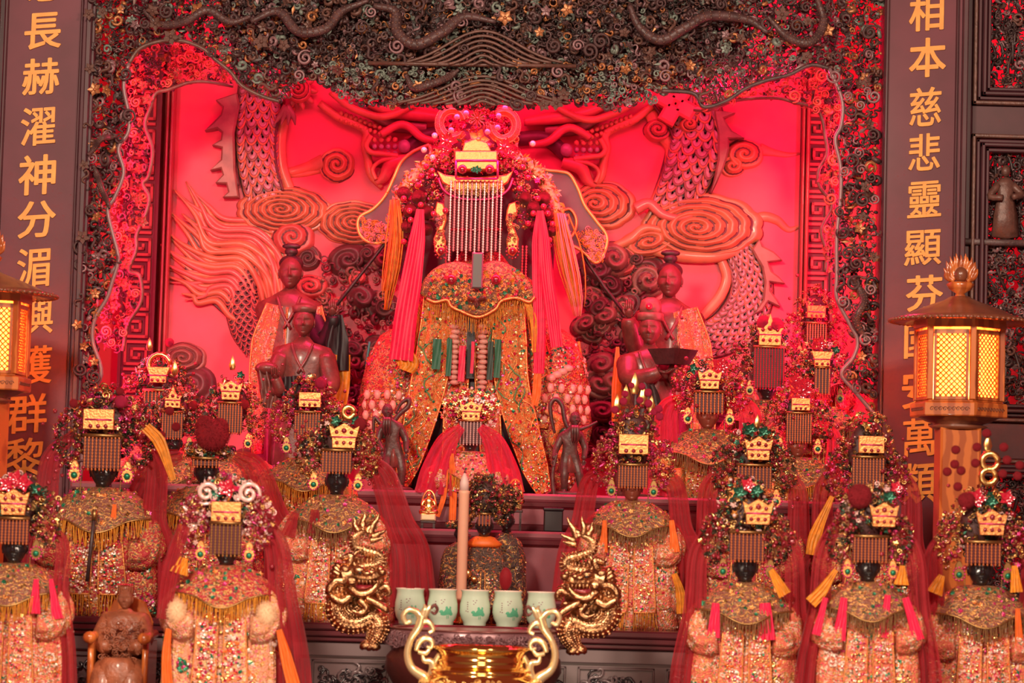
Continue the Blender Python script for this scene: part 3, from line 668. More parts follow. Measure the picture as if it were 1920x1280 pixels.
fin(cr1([(380, 120), (420, 60), (440, 100), (500, 130), (550, 180), (470, 190), (490, 240), (530, 270), (565, 310), (480, 300), (485, 350), (515, 390), (540, 440), (470, 410), (440, 460), (390, 480), (440, 400), (450, 300), (435, 220), (400, 160)], 1280, 430))
fin(cr1([(170, 625), (290, 640), (225, 670), (240, 700), (270, 740), (340, 780), (250, 785), (255, 840), (240, 900), (215, 970), (150, 1090), (170, 1000), (190, 900), (190, 760)], 1280, 0))
for pts in ([(1338, 250), (1350, 290), (1345, 330), (1330, 365)], [(452, 180), (436, 230), (436, 290), (448, 350)]): rtube(pts, [3, 4, 4, 3], mats=(RELD,), lift=.025, name='fin_groove')
# belly plates
rtube([(545, 200), (527, 250), (528, 310), (545, 360)], [10, 12, 12, 10], mats=(REL,), flat=.5, lift=.01, name='belly_band'); rtube([(536, 200), (519, 250), (519, 310), (532, 360)], 2.5, mats=(RELD,), lift=.03, name='belly_groove')
rtube([(1215, 205), (1235, 245), (1258, 280), (1250, 330), (1225, 385)], [12, 14, 12, 12, 10], mats=(REL,), flat=.5, lift=.01, name='belly_band'); rtube([(1225, 200), (1255, 245), (1266, 290), (1256, 335), (1238, 380)], 2.5, mats=(RELD,), lift=.03, name='belly_groove')
rtube([(1348, 478), (1362, 520), (1350, 555), (1325, 585), (1300, 610)], [9, 10, 10, 8], mats=(REL,), flat=.5, lift=.012, name='belly_band')
# clouds
cloud(533, 395, 88, 46, 6, nr=44, ox=-.05, lobes=12)
cloud(665, 418, 70, 42, 5.5, nr=40, lobes=10, mats=(REL, RELD))
cloud(550, 447, 40, 34, 2.2, H=.06, lobes=7, mats=(RELP, RELDK))
cloud(632, 310, 33, 32, 2.4, lobes=6, H=.03)
rtube([(606, 305), (575, 314), (545, 322), (524, 318)], [17, 10, 9, 5], flat=.6, name='cloud_tail'); rtube([(600, 318), (570, 326), (545, 328), (526, 324)], [7, 5, 4], flat=.6, mats=(REL,), name='cloud_tail')
cloud(1318, 425, 112, 62, 5.5, ox=-.15, oz=-.1, lobes=11, H=.06, nr=46)
cloud(1130, 385, 62, 46, 4.2, lobes=8, ox=-.3)
cloud(1165, 492, 36, 36, 3, lobes=6, mats=(RELP, RELD))
cloud(1215, 455, 60, 30, 2.5, lobes=7, rot=.3)
cloud(1395, 290, 36, 28, 2, lobes=5, H=.035); cloud(1372, 312, 24, 20, 1.6, lobes=5, H=.03)
rtube([(1425, 280), (1450, 286), (1475, 290), (1500, 288)], [12, 7, 5, 2], flat=.6, name='cloud_tail')
rtube([(1400, 440), (1425, 408), (1455, 412), (1478, 430), (1500, 424)], [18, 10, 9, 6, 3], flat=.7, name='cloud_tail')
rtube([(1190, 395), (1215, 385), (1240, 405), (1270, 412), (1300, 405)], [12, 10, 9, 7, 3], flat=.8, lift=.05, name='cloud_tail', mats=(RELP,))
rtube([(1150, 465), (1180, 452), (1210, 430), (1260, 440)], [8, 10, 8, 4], flat=.8, lift=.04, name='cloud_tail', mats=(REL,))
rtube([(1215, 470), (1280, 480), (1340, 482), (1390, 470)], [8, 14, 12, 6], flat=.8, lift=.02, name='cloud_tail', mats=(REL,))
cloud(345, 672, 42, 30, 3, lobes=6, mats=(RELB, RELD))
# flame mane
tips = [(352, 335), (330, 350), (345, 395), (316, 385), (312, 425), (304, 452), (305, 486), (316, 512), (345, 545)]
roots = np.linspace(0, 1, len(tips))
for k, (tx, ty) in enumerate(tips):
    f = k / (len(tips) - 1)
    r0 = (540 - 85 * f, 560 + 45 * f); m1 = (528 - 90 * f, 480 + 105 * f); m2 = (480 - 60 * f, 432 + 120 * f); m3 = (410 - 25 * f, 425 + 130 * f)
    for j in range(4):
        o = (j - 1.5) * 8.5
        pts = [r0, (m1[0] + o * .5, m1[1] - o * .6), (m2[0] + o, m2[1] - o), (m3[0] + o, m3[1] - o * 1.1), ((m3[0] + tx) / 2 + o * .8 + 9 * math.sin(k), (m3[1] + ty) / 2 + 6), (tx + o * .25, ty + abs(o) * .5 + 4 * j)]
        rtube(pts, [4, 6, 6.5, 6, 4.5, 1.2], n=34, mats=((REL, RELP)[j % 2],), lift=.012 + .008 * math.sin(j * 2 + k), name='mane_lock', seg=7)
part('mane_ground', outline(path([(545, 600), (536, 490), (480, 435), (420, 425), (375, 400), (355, 440), (345, 500), (370, 545), (420, 590), (450, 620), (500, 640)], YR)[:, [0, 2]], YR - .012, YR, .003), [RELD], rel, False)
# ribbons and jaws round the dragon's face behind the crown
def mir(pts): return [(1822 - x, y + 6) for x, y in pts]
face = [([(622, 178), (654, 203), (685, 217), (716, 224), (747, 217), (786, 196)], [6, 7, 7, 7, 7, 5], REL, .06), ([(600, 195), (635, 221), (669, 235), (688, 250), (685, 274), (690, 297), (696, 328), (716, 353)], [7, 8, 8, 8, 8, 8, 8, 4], REL, .02),
        ([(697, 258), (688, 277), (697, 289), (716, 292), (747, 296)], 5, REL, .045), ([(716, 256), (747, 239), (768, 242), (794, 263), (830, 270)], [7, 8, 8, 6], RELP, .05), ([(693, 196), (732, 211), (794, 219), (840, 225)], [10, 14, 12, 8], RELP, .03),
        ([(768, 300), (735, 310), (720, 335), (705, 345)], [12, 14, 10, 5], RELP, .03), ([(745, 300), (716, 305), (700, 320), (706, 340)], 4, REL, .045), ([(640, 190), (690, 205), (740, 235), (800, 240)], [5, 12, 13, 10], RELB, .01), ([(760, 285), (800, 255), (850, 255)], 14, RELDK, .01)]
for pts, r_, mt_, lf in face:
    rtube(pts, r_, mats=(mt_,), lift=lf, name='carved_ribbon'); rtube(mir(pts), r_, mats=(mt_,), lift=lf, name='carved_ribbon')
tm = one(ell((0, 0, 0), (1, .8, 1.1))).mesh('carved_tooth', [RELG]); tb = one(ell((0, 0, 0), (1, .8, 1.1))).mesh('carved_boss', [REL])
for i in range(4):
    for j in range(3):
        for mm_ in (0, 1):
            x, y = 702 + i * 13, 262 + j * 13
            if mm_: x, y = 1822 - x, y + 6
            inst('carved_boss', tm if j else tb, rel, at(x, y, YR - .035), scl=.0085)
for i in range(11):
    for mm_ in (0, 1):
        for j in range(2):
            x, y = 640 + i * 9, 212 + i * 3.4 + j * 12
            if mm_: x, y = 1822 - x, y + 6
            inst('carved_boss', tb, rel, at(x, y, YR - .03), scl=.0075)
for x, y in ((758, 274), (1062, 281)): inst('carved_eye', tm, rel, at(x, y, YR - .05), scl=.02)
# knots either side
cloud(560, 170, 24, 24, 3, H=.05, lobes=0, Y=YR - .04, name='spiral_boss', mats=(RELP, RELD))
for a in np.arange(9) / 9 * 6.28:
    c = np.array([560, 172]); d = np.array([math.cos(a), math.sin(a)])
    rtube([tuple(c + d * 20), tuple(c + d * 30 + [3, 2]), tuple(c + d * 38)], [7, 5, 1], n=8, mats=(RELP,), lift=.03, name='leaf_ruff', seg=7)
for k in range(4):
    a = k * math.pi / 2 + .5; c = (1266 + 21 * math.cos(a), 196 + 21 * math.sin(a)); p = at(*c, YR - .05); s = YR / F * 19
    V, L, S = box(-s, s, -.03, .02, -s * .85, s * .85, .008); Rm = rotm('Y', a)
    part('knot_block', (V @ Rm.T + p, L, S), [mat('rose_red_knot', (.75, .16, .16), .4)], rel, False)
cloud(1232, 245, 26, 22, 2, H=.05, lobes=5, mats=(RELP, RELD), name='dragon_claw'); cloud(1290, 238, 20, 16, 2, H=.08, lobes=5, mats=(REL, RELD), name='dragon_claw')
for a in (-.6, -.2, .2, .6):
    rtube([(540, 205), (540 + 20 * a, 222), (536 + 34 * a, 240)], [8, 6, 1], n=8, mats=(RELB,), lift=.06, name='claw', seg=7)
# darker swirling rockwork lower down, behind the attendants
rs = np.random.RandomState(21)
def rock(poly, n, smin, smax, pal):
    p = np.array(poly, float); c = 0
    while c < n:
        x, y = rs.uniform(p[:, 0].min(), p[:, 0].max()), rs.uniform(p[:, 1].min(), p[:, 1].max())
        if inpoly(np.array([x]), np.array([y]), poly)[0]:
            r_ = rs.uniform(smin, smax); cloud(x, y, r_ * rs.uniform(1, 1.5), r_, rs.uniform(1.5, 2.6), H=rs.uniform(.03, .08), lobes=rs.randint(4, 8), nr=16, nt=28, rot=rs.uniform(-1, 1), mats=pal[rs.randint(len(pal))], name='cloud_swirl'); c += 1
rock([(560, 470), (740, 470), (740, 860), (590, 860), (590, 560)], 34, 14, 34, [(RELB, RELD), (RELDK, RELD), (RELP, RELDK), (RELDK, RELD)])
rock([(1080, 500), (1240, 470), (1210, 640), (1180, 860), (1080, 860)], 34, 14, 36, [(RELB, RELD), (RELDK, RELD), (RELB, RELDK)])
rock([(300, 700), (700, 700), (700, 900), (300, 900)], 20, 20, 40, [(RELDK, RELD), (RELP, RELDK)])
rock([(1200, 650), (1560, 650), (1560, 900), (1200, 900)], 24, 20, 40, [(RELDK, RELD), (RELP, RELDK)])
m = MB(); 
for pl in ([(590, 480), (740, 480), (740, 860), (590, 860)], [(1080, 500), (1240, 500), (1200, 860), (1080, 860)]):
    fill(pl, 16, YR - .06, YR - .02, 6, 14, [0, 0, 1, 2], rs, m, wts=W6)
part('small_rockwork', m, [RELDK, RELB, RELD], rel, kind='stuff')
# ================================================================== FIGURES
def head_geo():
    nu, nv = 52, 72
    ph = np.linspace(0.02, math.pi - .02, nu)[:, None]; q = np.arange(nv) / nv * 2 - 1                       # denser round the face
    th = (1.5 * math.pi + math.pi * (.45 * q + .55 * q ** 3))[None, :]
    x = np.sin(ph) * np.cos(th); y = np.sin(ph) * np.sin(th); z = np.cos(ph) * np.ones_like(th)
    fr = np.clip(-y, 0, 1) ** 1.2
    jaw = np.where(z < -.1, 1 - .32 * np.clip((-z - .1) / .9, 0, 1) ** 1.4, 1)
    X_ = x * .5 * jaw; Z_ = z * .7; Y_ = y * .54 * np.where(z < -.3, .96, 1)
    g = lambda x0, z0, sx, sz: np.exp(-((X_ - x0) / sx) ** 2 - ((Z_ - z0) / sz) ** 2)
    d = .07 * g(0, .06, .045, .15) + .13 * g(0, -.11, .06, .075) + .05 * (g(.075, -.15, .035, .035) + g(-.075, -.15, .035, .035)) + .035 * g(0, .35, .4, .15)
    for s_ in (-1, 1): d += -.10 * g(s_ * .2, .06, .13, .075) + .075 * g(s_ * .2, .035, .1, .04) - .03 * g(s_ * .2, .01, .1, .012) + .035 * g(s_ * .2, .16, .15, .025) + .04 * g(s_ * .27, -.18, .1, .1)
    d += .06 * g(0, -.29, .11, .028) + .065 * g(0, -.37, .085, .03) - .06 * g(0, -.33, .13, .014) + .06 * g(0, -.55, .13, .08) - .03 * g(0, -.45, .1, .03) - .03 * g(0, -.22, .02, .05)
    Y_ = Y_ - d * np.clip(fr * 2.5, 0, 1)
    g_ = grid(np.stack([X_, Y_, Z_], -1), nu, nv, False, True, True)
    ears = [ell((s_ * .5, .02, -.02), (.05, .08, .17), BALL2) for s_ in (-1, 1)] + [ell((s_ * .49, .0, -.2), (.035, .05, .08), BALL1) for s_ in (-1, 1)]
    return join(g_, *ears)
HEADG = head_geo()
HEADS = {}
def head(parent, c, w_, m, name='head', tilt=0.0, turn=0.0):
    if m.name not in HEADS: HEADS[m.name] = one(HEADG).mesh('head', [m])
    return inst(name, HEADS[m.name], parent, c, rot=(tilt, 0, turn), scl=w_)
def hand_geo(closed=.6):
    """a right hand: palm down -Z, fingers curl towards -Y, thumb on +X side; about 1 long."""
    gs = [ell((0, 0, -.25), (.2, .11, .28), BALL2)]
    for i, (x, L_) in enumerate([(-.15, .36), (-.05, .43), (.05, .45), (.15, .38)]):
        a = closed; P = [(x, 0, -.42)]; ang = 0
        for k in range(3):
            ang += a * .55; P.append((P[-1][0], P[-1][1] - math.sin(ang) * L_ / 2.4, P[-1][2] - math.cos(ang) * L_ / 2.4))
        gs.append(tube(spline(P, 8), [.062, .06, .05, .035], 6))
    gs.append(tube(spline([(.15, -.02, -.15), (.27, -.08, -.3), (.27, -.16, -.42), (.22, -.2, -.5)], 7), [.07, .06, .045, .03], 6))
    return join(*gs)
HANDG = hand_geo()

def ptube(P, r, seg=26, k=6, amp=.13, wav=5):
    """a sleeve: a tube whose cloth falls in soft pleats."""
    P = np.array(P, float); n = len(P); r = lerp(r, n); T, N, B = frames(P); a = np.arange(seg) / seg * 2 * math.pi; t = np.linspace(0, 1, n)[:, None]
    m = 1 + amp * np.sin(k * a[None] + wav * t + 1.5 * np.sin(9 * t)) + amp * .5 * np.sin(2.3 * k * a[None] - 8 * t)
    V = P[:, None] + (r[:, None] * m)[..., None] * (np.cos(a)[None, :, None] * N[:, None] + np.sin(a)[None, :, None] * B[:, None])
    return grid(V, n, seg, False, True, True)
class Loft:
    """a robe: elliptical rings from foot to shoulder, with pleats; local coordinates, z up from base."""
    def __init__(s, keys, pleat=.04, k=13, base=(0, 0, 0), front=.85, ph=0.):
        s.k = np.array(keys, float); s.pl = pleat; s.n = k; s.b = np.array(base, float); s.ph = ph
    def at(s, z, th):
        z = np.asarray(z, float); rx = np.interp(z, s.k[:, 0], s.k[:, 1]); ry = np.interp(z, s.k[:, 0], s.k[:, 2]); yo = np.interp(z, s.k[:, 0], s.k[:, 3]) if s.k.shape[1] > 3 else 0
        top = s.k[-1, 0]; f = np.clip((top - z) / (top - s.k[0, 0] + 1e-9), 0, 1)
        m = 1 + s.pl * f * (np.sin(s.n * th + s.ph + 2.5 * np.sin(z * 9)) + .5 * np.sin(2.3 * s.n * th + z * 14))
        return np.stack([rx * m * np.cos(th), ry * m * np.sin(th) + yo, z * np.ones_like(th)], -1) + s.b
    def geo(s, nz=26, nt=60):
        z = np.linspace(s.k[0, 0], s.k[-1, 0], nz)[:, None]; th = (np.arange(nt) / nt * 2 * math.pi)[None, :]
        return grid(s.at(z * np.ones_like(th), th * np.ones_like(z)), nz, nt, False, True, True)
def sequins(mb, loft, n, z0, z1, t0, t1, size, rs, motifs=8, pal=(0, 0, 0, 0, 1, 1, 2, 4, 6, 3), out=.003):
    """stitched sequins in scrolls: dragons, waves and flowers in small discs."""
    per = max(6, n // motifs); Zs, Ts, Ms = [], [], []
    for q in range(motifs):
        cz = rs.uniform(z0, z1); ct = rs.uniform(t0, t1); c = rs.choice(pal, 3)
        a = np.linspace(0, rs.uniform(6, 14), per); r = np.linspace(.05, 1, per) * rs.uniform(.5, 1.0); a0 = rs.uniform(0, 6.28)
        Zs.append(cz + (z1 - z0) * .22 * r * np.sin(a + a0) + rs.normal(0, size * .5, per)); Ts.append(ct + (t1 - t0) * .2 * r * np.cos(a + a0) + rs.normal(0, .015, per)); Ms.append(c[(np.arange(per) // 7) % 3])
    Zs = np.concatenate(Zs); Ts = np.concatenate(Ts); Ms = np.concatenate(Ms); k = (Zs > z0) & (Zs < z1) & (Ts > t0) & (Ts < t1); Zs, Ts, Ms = Zs[k], Ts[k], Ms[k]
    P = loft.at(Zs, Ts); P2 = loft.at(Zs, Ts + .02); tx = P2 - P; tx /= np.linalg.norm(tx, axis=1)[:, None] + 1e-9
    up = np.array([0, 0, 1.0]); nrm = np.cross(tx, up); nrm /= np.linalg.norm(nrm, axis=1)[:, None] + 1e-9
    nn = len(P); Rt = np.stack([tx, -nrm, np.cross(tx, -nrm)], 2); Rt = np.einsum('nij,njk->nik', Rt, rspin(nn, rs, .35))
    mb.scat(SEQ, P + nrm * out, rs.uniform(.7, 1.25, nn) * size, Rt, Ms)
def fringe(mb, pts, ln, rs, step=.0035, w_=.0016, m=0, out=(0, -1, 0)):
    """a row of hanging threads below a hem line."""
    d = np.concatenate([[0], np.cumsum(np.linalg.norm(np.diff(pts, axis=0), axis=1))]); q = np.arange(0, d[-1], step); n = len(q)
    P = np.stack([np.interp(q, d, pts[:, k]) for k in range(3)], 1); g = geo([(-.5, 0, 0), (.5, 0, 0), (0, -.6, 0), (-.4, 0, -1), (.4, 0, -1), (0, -.5, -1)], [(0, 2, 5, 3), (2, 1, 4, 5), (0, 3, 4, 1)])
    a = rs.normal(0, .09, n); c, s_ = np.cos(a), np.sin(a); z = np.zeros(n); o = np.ones(n)
    Rt = np.stack([c, z, s_, z, o, z, -s_, z, c], 1).reshape(n, 3, 3)
    scl = np.stack([np.full(n, w_), np.full(n, w_), rs.uniform(.85, 1.1, n) * ln], 1)
    mb.scat(g, P + rs.normal(0, .0008, (n, 3)), scl, Rt, np.full(n, m))
def ribbon(P, wd, folds=4, amp=.15, cols=12, n=40, seed=0, twist=0., th=.0):
    """a hanging band of cloth with soft folds, along P; wd the width along it."""
    P = spline(P, n); wd = lerp(wd, n); T, N, B = frames(P); u = np.linspace(-.5, .5, cols); r_ = np.random.RandomState(seed)
    ph = np.linspace(0, 3, n)[:, None] + r_.uniform(0, 6)
    dep = np.sin(u[None, :] * folds * 2 * math.pi + ph) * amp + .5 * amp * np.sin(u[None, :] * folds * 4.7 * math.pi + ph * 2)
    tw = np.linspace(0, twist, n)[:, None]
    ex = u[None, :] * np.cos(tw); ed = u[None, :] * np.sin(tw) + dep
    V = P[:, None] + N[:, None] * (ex * wd[:, None])[..., None] + np.array([0, -1, 0]) * (ed * wd[:, None])[..., None]
    return grid(V, n, cols)
def strand(p, ln, r_, step):
    """hanging string of beads: one tube that swells at each bead."""
    n = max(4, int(ln / step)); z = np.linspace(0, -ln, n * 2 + 1); rr = np.where(np.arange(n * 2 + 1) % 2, r_, r_ * .35)
    return tube(np.stack([np.zeros_like(z), np.zeros_like(z), z], 1) + np.array(p), rr, 6)
def gemset(parent, p, r_, m=None, name='gem'):
    o = inst(name, GEM[m or 'r'], parent, p, scl=r_); return o
GEM = {'r': one(ell((0, 0, 0), (1, .8, 1))).mesh('gem', [RUBY]), 'g': one(ell((0, 0, 0), (1, .8, 1))).mesh('gem', [TEAL]), 'p': one(ell((0, 0, 0), (1, .8, 1))).mesh('gem', [PINKF]), 'b': one(ell((0, 0, 0), (1, .8, 1))).mesh('gem', [RUBYB])}
def fuzz(name, m, ln, seed, n=700):
    r_ = np.random.RandomState(seed); v = r_.normal(0, 1, (n, 3)); v /= np.linalg.norm(v, axis=1)[:, None]; q = MB().add((BALL3[0] * .9, BALL3[1], BALL3[2]))
    t = np.cross(v, r_.normal(0, 1, (n, 3))); t /= np.linalg.norm(t, axis=1)[:, None]; d = v + t * .5; d /= np.linalg.norm(d, axis=1)[:, None]; e = np.cross(d, t); e /= np.linalg.norm(e, axis=1)[:, None]
    q.scat(LEAF, v * .92, np.stack([r_.uniform(.6, 1, n) * ln, np.full(n, .05), np.full(n, .05)], 1), np.stack([d, e, np.cross(d, e)], 2), np.zeros(n, int)); return q.mesh(name, [m])
POM = {'r': fuzz('pompom', POMR, .14, 1), 'p': fuzz('pompom', POMP, .14, 2)}
FURM = {'c': fuzz('fur_cuff', FUR, .3, 3, 1100), 'b': fuzz('fur_cuff', FURB, .3, 4)}
def filigree(mb, c, r, n, rs, size, pal=(0, 1, 1, 0, 2, 4, 5, 6), zcut=-1, front=True):
    """wirework, petals and beads over the front of an ellipsoid."""
    v = rs.normal(0, 1, (n * 3, 3)); v /= np.linalg.norm(v, axis=1)[:, None]; v = v[(v[:, 1] < .3) & (v[:, 2] > zcut)][:n]; n = len(v)
    pos = v * np.array(r) * rs.uniform(.8, 1.15, n)[:, None] + np.array(c); which = rs.choice(6, n, p=[.28, .17, .17, .12, .1, .16]); m = rs.choice(pal, n)
    for i, g in enumerate((CURL, FLOWER, BALL1, LEAF, RING, BALL1)):
        s_ = which == i; k = int(s_.sum()); f = [1, 1, .5, 1.1, .6, .35][i]; mm = m[s_].copy()
        if i == 5: mm[:] = rs.choice([2, 2, 6, 4], k)
        mb.scat(g, pos[s_], rs.uniform(.6, 1.3, k) * size * f, rspin(k, rs, .6), mm)
PLQ = {'flare': [(-.5, -.5), (.5, -.5), (.54, -.02), (.58, .0), (.68, .5), (.42, .36), (0, .62), (-.42, .36), (-.68, .5), (-.58, 0), (-.54, -.02)],
       'box': [(-.6, -.4), (.6, -.4), (.6, .4), (-.6, .4)], 'peak': [(-.5, -.5), (.5, -.5), (.5, .1), (.62, .3), (.3, .28), (.12, .6), (0, .95), (-.12, .6), (-.3, .28), (-.62, .3), (-.5, .1)],
       'trap': [(-.42, -.4), (.42, -.4), (.44, -.05), (.6, .42), (-.6, .42), (-.44, -.05)]}

def deity(label, fx, fy, fw, Y, base, pal='salmon', face=None, seed=0, plaque=(0, -2.45, 1.0), pshape='flare', curtain=(-1.5, -.45, 1.25, 8), ncur=None, crown_r=(1.15, .8), crown_top=-3.7, side=1.35,
          sleeves=True, veil=('r', 1.0), ribs=(), fringe_m='b', cape=True, body=1.0, seq=600, poms=(), fur=None, panels=True, robe_w=2.35, name='deity_statue', bottom_pal=None, topflower=None, group='small crowned deity statues on the altar', hide_face=False, ear=True, extra=None, strand_mat=None, filp=None, cape_pal='brown', seqsize=.045, clus=1.0, hem_fringe=False, sidepal=None):
    u = fw * Y / F; rs = np.random.RandomState(seed + 100); fp = at(fx, fy, Y); zf = fp[2] - base; O = np.array([fp[0], Y, base])
    t = thing(name, label, 'statue', O, group)
    H = zf - .55 * u                                                   # shoulder height
    rw = robe_w * u
    lo = Loft([(0.0, rw * 1.12, rw * .62), (H * .45, rw * 1.05, rw * .6), (H - 1.6 * u if H > 3 * u else H * .6, rw, rw * .55), (H - .6 * u, rw * .78, rw * .42), (H - .1 * u, rw * .36, rw * .26), (H + .02 * u, .34 * u, .34 * u)], .05, 11, O, ph=seed)
    P_ = bro(pal)
    part('robe', lo.geo(), [P_], t)
    m = MB(); vis = max(.0, H - 6.5 * u)
    if seq:
        sequins(m, lo, seq, max(0, vis), H - 1.2 * u, -math.pi * .98, -.06, seqsize * u, rs, motifs=max(8, seq // 45)); part('sequins', m, SEQM, t, kind='stuff')
    if panels:                                                        # two stiff embroidered bands that hang down the front
        for s_ in (-1, 1):
            z1, z0 = H - 1.9 * u, max(.8 * u if hem_fringe else .0, H - 5.4 * u); zz = np.linspace(z1, z0, 14)[:, None]; xx = np.linspace(.12, .95, 7)[None, :] * u * s_ * (1 + .25 * (z1 - zz) / (z1 - z0))
            yy = -np.sqrt(np.clip(1 - (xx / (rw * 1.05)) ** 2, 0, 1)) * rw * .66 - .02 * u - .02 * u * np.sin(zz * 60 / u * .02)
            V = np.stack([xx * np.ones_like(zz), yy, zz * np.ones_like(xx)], -1) + O; g = grid(V, 14, 7)
            back = (g[0] + [0, .05 * u, 0], g[1].reshape(-1, 4)[:, ::-1].ravel(), g[2])
            b = part('front_band', join(g, back), [bro(bottom_pal or pal)], t)
            e = [tube(V[:, j], .035 * u, 5) for j in (0, 6)] + [tube(V[-1], .035 * u, 5)]
            part('gold_piping', join(*e), [GOLDP], b)
            m = MB(); n = seq // 5 + 20; a = rs.uniform(0, 1, n) ** 1; c_ = (.5 + .35 * np.sin(a * 17 + rs.choice([0, 2, 4], n)) * rs.uniform(.5, 1, n) + rs.normal(0, .05, n)).clip(0, .99); i_ = (a * 13).astype(int); j_ = (c_ * 6).astype(int); pos = V[i_, j_] + rs.normal(0, .05 * u, (n, 3)) + [0, -.05 * u, 0]
            m.scat(SEQ, pos, rs.uniform(.7, 1.3, n) * seqsize * u, rspin(n, rs, .3), np.where((a * 9).astype(int) % 3 == 0, rs.choice([1, 4, 6], n), rs.choice([0, 0, 0, 0, 0, 1, 2, 6, 6, 3], n))); part('sequins', m, SEQM, b, kind='stuff')
            if hem_fringe:
                m = MB(); fringe(m, spline(V[-1], 20), .75 * u, rs, .07 * u, .04 * u); part('hem_fringe', m, [FRINGE], b, kind='stuff')
    if sleeves:
        for s_ in (-1, 1):
            sp = spline([O + [s_ * 1.25 * u, -.2 * u, H - .75 * u], O + [s_ * 1.9 * u, -.6 * u, H - 1.6 * u], O + [s_ * 1.75 * u, -1.05 * u, H - 2.3 * u], O + [s_ * 1.15 * u, -1.3 * u, H - 2.3 * u]], 22)
            sp[:, 2] = np.maximum(sp[:, 2], base + .66 * u)
            sl = part('sleeve', ptube(sp, np.array([.5, .6, .55, .5]) * u), [bro(pal)], t)
            # the wide hanging end of the sleeve
            if H < 3.2 * u: continue
            sl2 = Loft([(max(.008, H - 4.9 * u), .62 * u, .3 * u), (H - 3.4 * u, .6 * u, .36 * u), (H - 2.3 * u, .45 * u, .34 * u), (H - 2.0 * u, .25 * u, .25 * u)], .16, 7, O + [s_ * 1.6 * u, -.9 * u, 0], ph=seed)
            part('hanging_cuff', sl2.geo(12, 26), [bro(bottom_pal or pal)], sl)
            m = MB(); sequins(m, sl2, seq // 4 + 20, H - 4.5 * u, H - 2.3 * u, -3.0, -.1, seqsize * u, rs, motifs=5); part('sequins', m, SEQM, sl, kind='stuff')
            if fur: inst('fur_cuff', FURM[fur], t, O + [s_ * 1.8 * u, -1.5 * u, H - 1.75 * u], scl=(.4 * u, .3 * u, .5 * u))
    if cape:                                                          # shoulder collar with lobed hem and fringe
        nt = 48; th = np.linspace(math.pi * .98, 2.02 * math.pi, nt)[None, :]; f = np.linspace(0, 1, 9)[:, None]
        lob = 1 + .1 * np.abs(np.sin(th * 3.0)); ext = f ** .8
        rx = (.38 + 1.72 * ext * lob) * u; ry = (.38 + 1.3 * ext * lob) * u; z = H + .15 * u - (f ** 1.7) * (1.15 + .55 * np.exp(-((th - 1.5 * math.pi) / .45) ** 2)) * u * body
        V = np.stack([rx * np.cos(th), ry * np.sin(th), z * np.ones_like(th)], -1) + O; g = grid(V, 9, nt)
        back = (g[0] + [0, .06 * u, -.04 * u], g[1].reshape(-1, 4)[:, ::-1].ravel(), g[2])
        c = part('shoulder_cape', join(g, back), [bro(cape_pal)], t)
        m = MB(); n = 90; i_ = rs.randint(2, 8, n); j_ = rs.randint(4, nt - 4, n); m.scat(FLOWER, V[i_, j_] + [0, -.03 * u, 0], rs.uniform(.05, .13, n) * u, rspin(n, rs, .4), rs.choice([0, 1, 2, 3, 4], n))
        m.add(tube(V[-1], .04 * u, 5), 1); part('cape_embroidery', m, [OLDG, OLDG, PINKF, TEAL, GOLDP], c, kind='stuff')
        m = MB(); fringe(m, V[-1], .62 * u, rs, .065 * u, .04 * u); part('cape_fringe', m, [FRINGEB if fringe_m == 'b' else FRINGE], c, kind='stuff')
    # head
    fm = face or BLACKW
    hc = np.array([fp[0], Y - .25 * u, fp[2] + .22 * u])
    if not hide_face: head(t, hc, u, fm)
    part('neck', tube([hc + [0, .05 * u, -.4 * u], [fp[0], Y, base + H - .1 * u]], [.28 * u, .34 * u], 12), [fm], t)
    # crown body
    top = fp[2] - crown_top * u; cb = fp[2] + .75 * u; cz = (top + cb) / 2
    part('crown_cap', ell((fp[0], Y, cz), (crown_r[0] * .72 * u, .5 * u, (top - cb) / 2 * .85 + .1 * u), BALL3), [mat('dark_crown_cap', (.07, .02, .02), .5)], t)
    m = MB(); fp_ = filp or (0, 1, 1, 0, 2, 4, 5, 6, 0)
    filigree(m, (fp[0], Y - .05 * u, cz + .1 * u), (crown_r[0] * u, .75 * u, (top - cb) / 2 + .15 * u), int(330 * clus), rs, .15 * u, fp_); part('crown_filigree', m, FIL, t, kind='stuff')
    # veil plate and bead strands over the brow
    c0, c1, cw, nc = curtain; cw *= 1.12
    if c1 > c0:
        yv = Y - .95 * u
        part('brow_cloth', box(fp[0] - cw * .5 * u, fp[0] + cw * .5 * u, yv + .06 * u, yv + .12 * u, fp[2] - c1 * u + .08 * u, fp[2] - c0 * u, .01 * u), [mat('dark_maroon_gauze', (.09, .008, .015), .5)], t, False)
        me = one(strand((0, 0, 0), (c1 - c0) * u, .05 * u, .11 * u)).mesh('bead_strand', [strand_mat or GOLDB])
        for k in range(nc): inst('bead_strand', me, t, (fp[0] + cw * u * ((k + .5) / nc - .5), yv, fp[2] - c0 * u - .02 * u))
        part('strand_rail', tube([(fp[0] - cw * .52 * u, yv, fp[2] - c0 * u), (fp[0], yv - .08 * u, fp[2] - c0 * u), (fp[0] + cw * .52 * u, yv, fp[2] - c0 * u)], .07 * u, 8), [OLDG], t)
    # plaque
    if plaque:
        pc = np.array([fp[0] + plaque[0] * u, Y - 1.02 * u, fp[2] - plaque[1] * u]); ps = plaque[2] * u; poly = [(pc[0] + a * ps, pc[2] + b * ps) for a, b in PLQ[pshape]]
        pl = part('crown_plaque', outline(poly, pc[1] - .06 * u, pc[1] + .06 * u, .03 * u), [GOLDP], t, False)
        part('plaque_rim', join(tube([(pc[0] - .52 * ps, pc[1] - .07 * u, pc[2] - .02 * ps), (pc[0] + .52 * ps, pc[1] - .07 * u, pc[2] - .02 * ps)], .035 * u, 6)), [PINKF], pl)
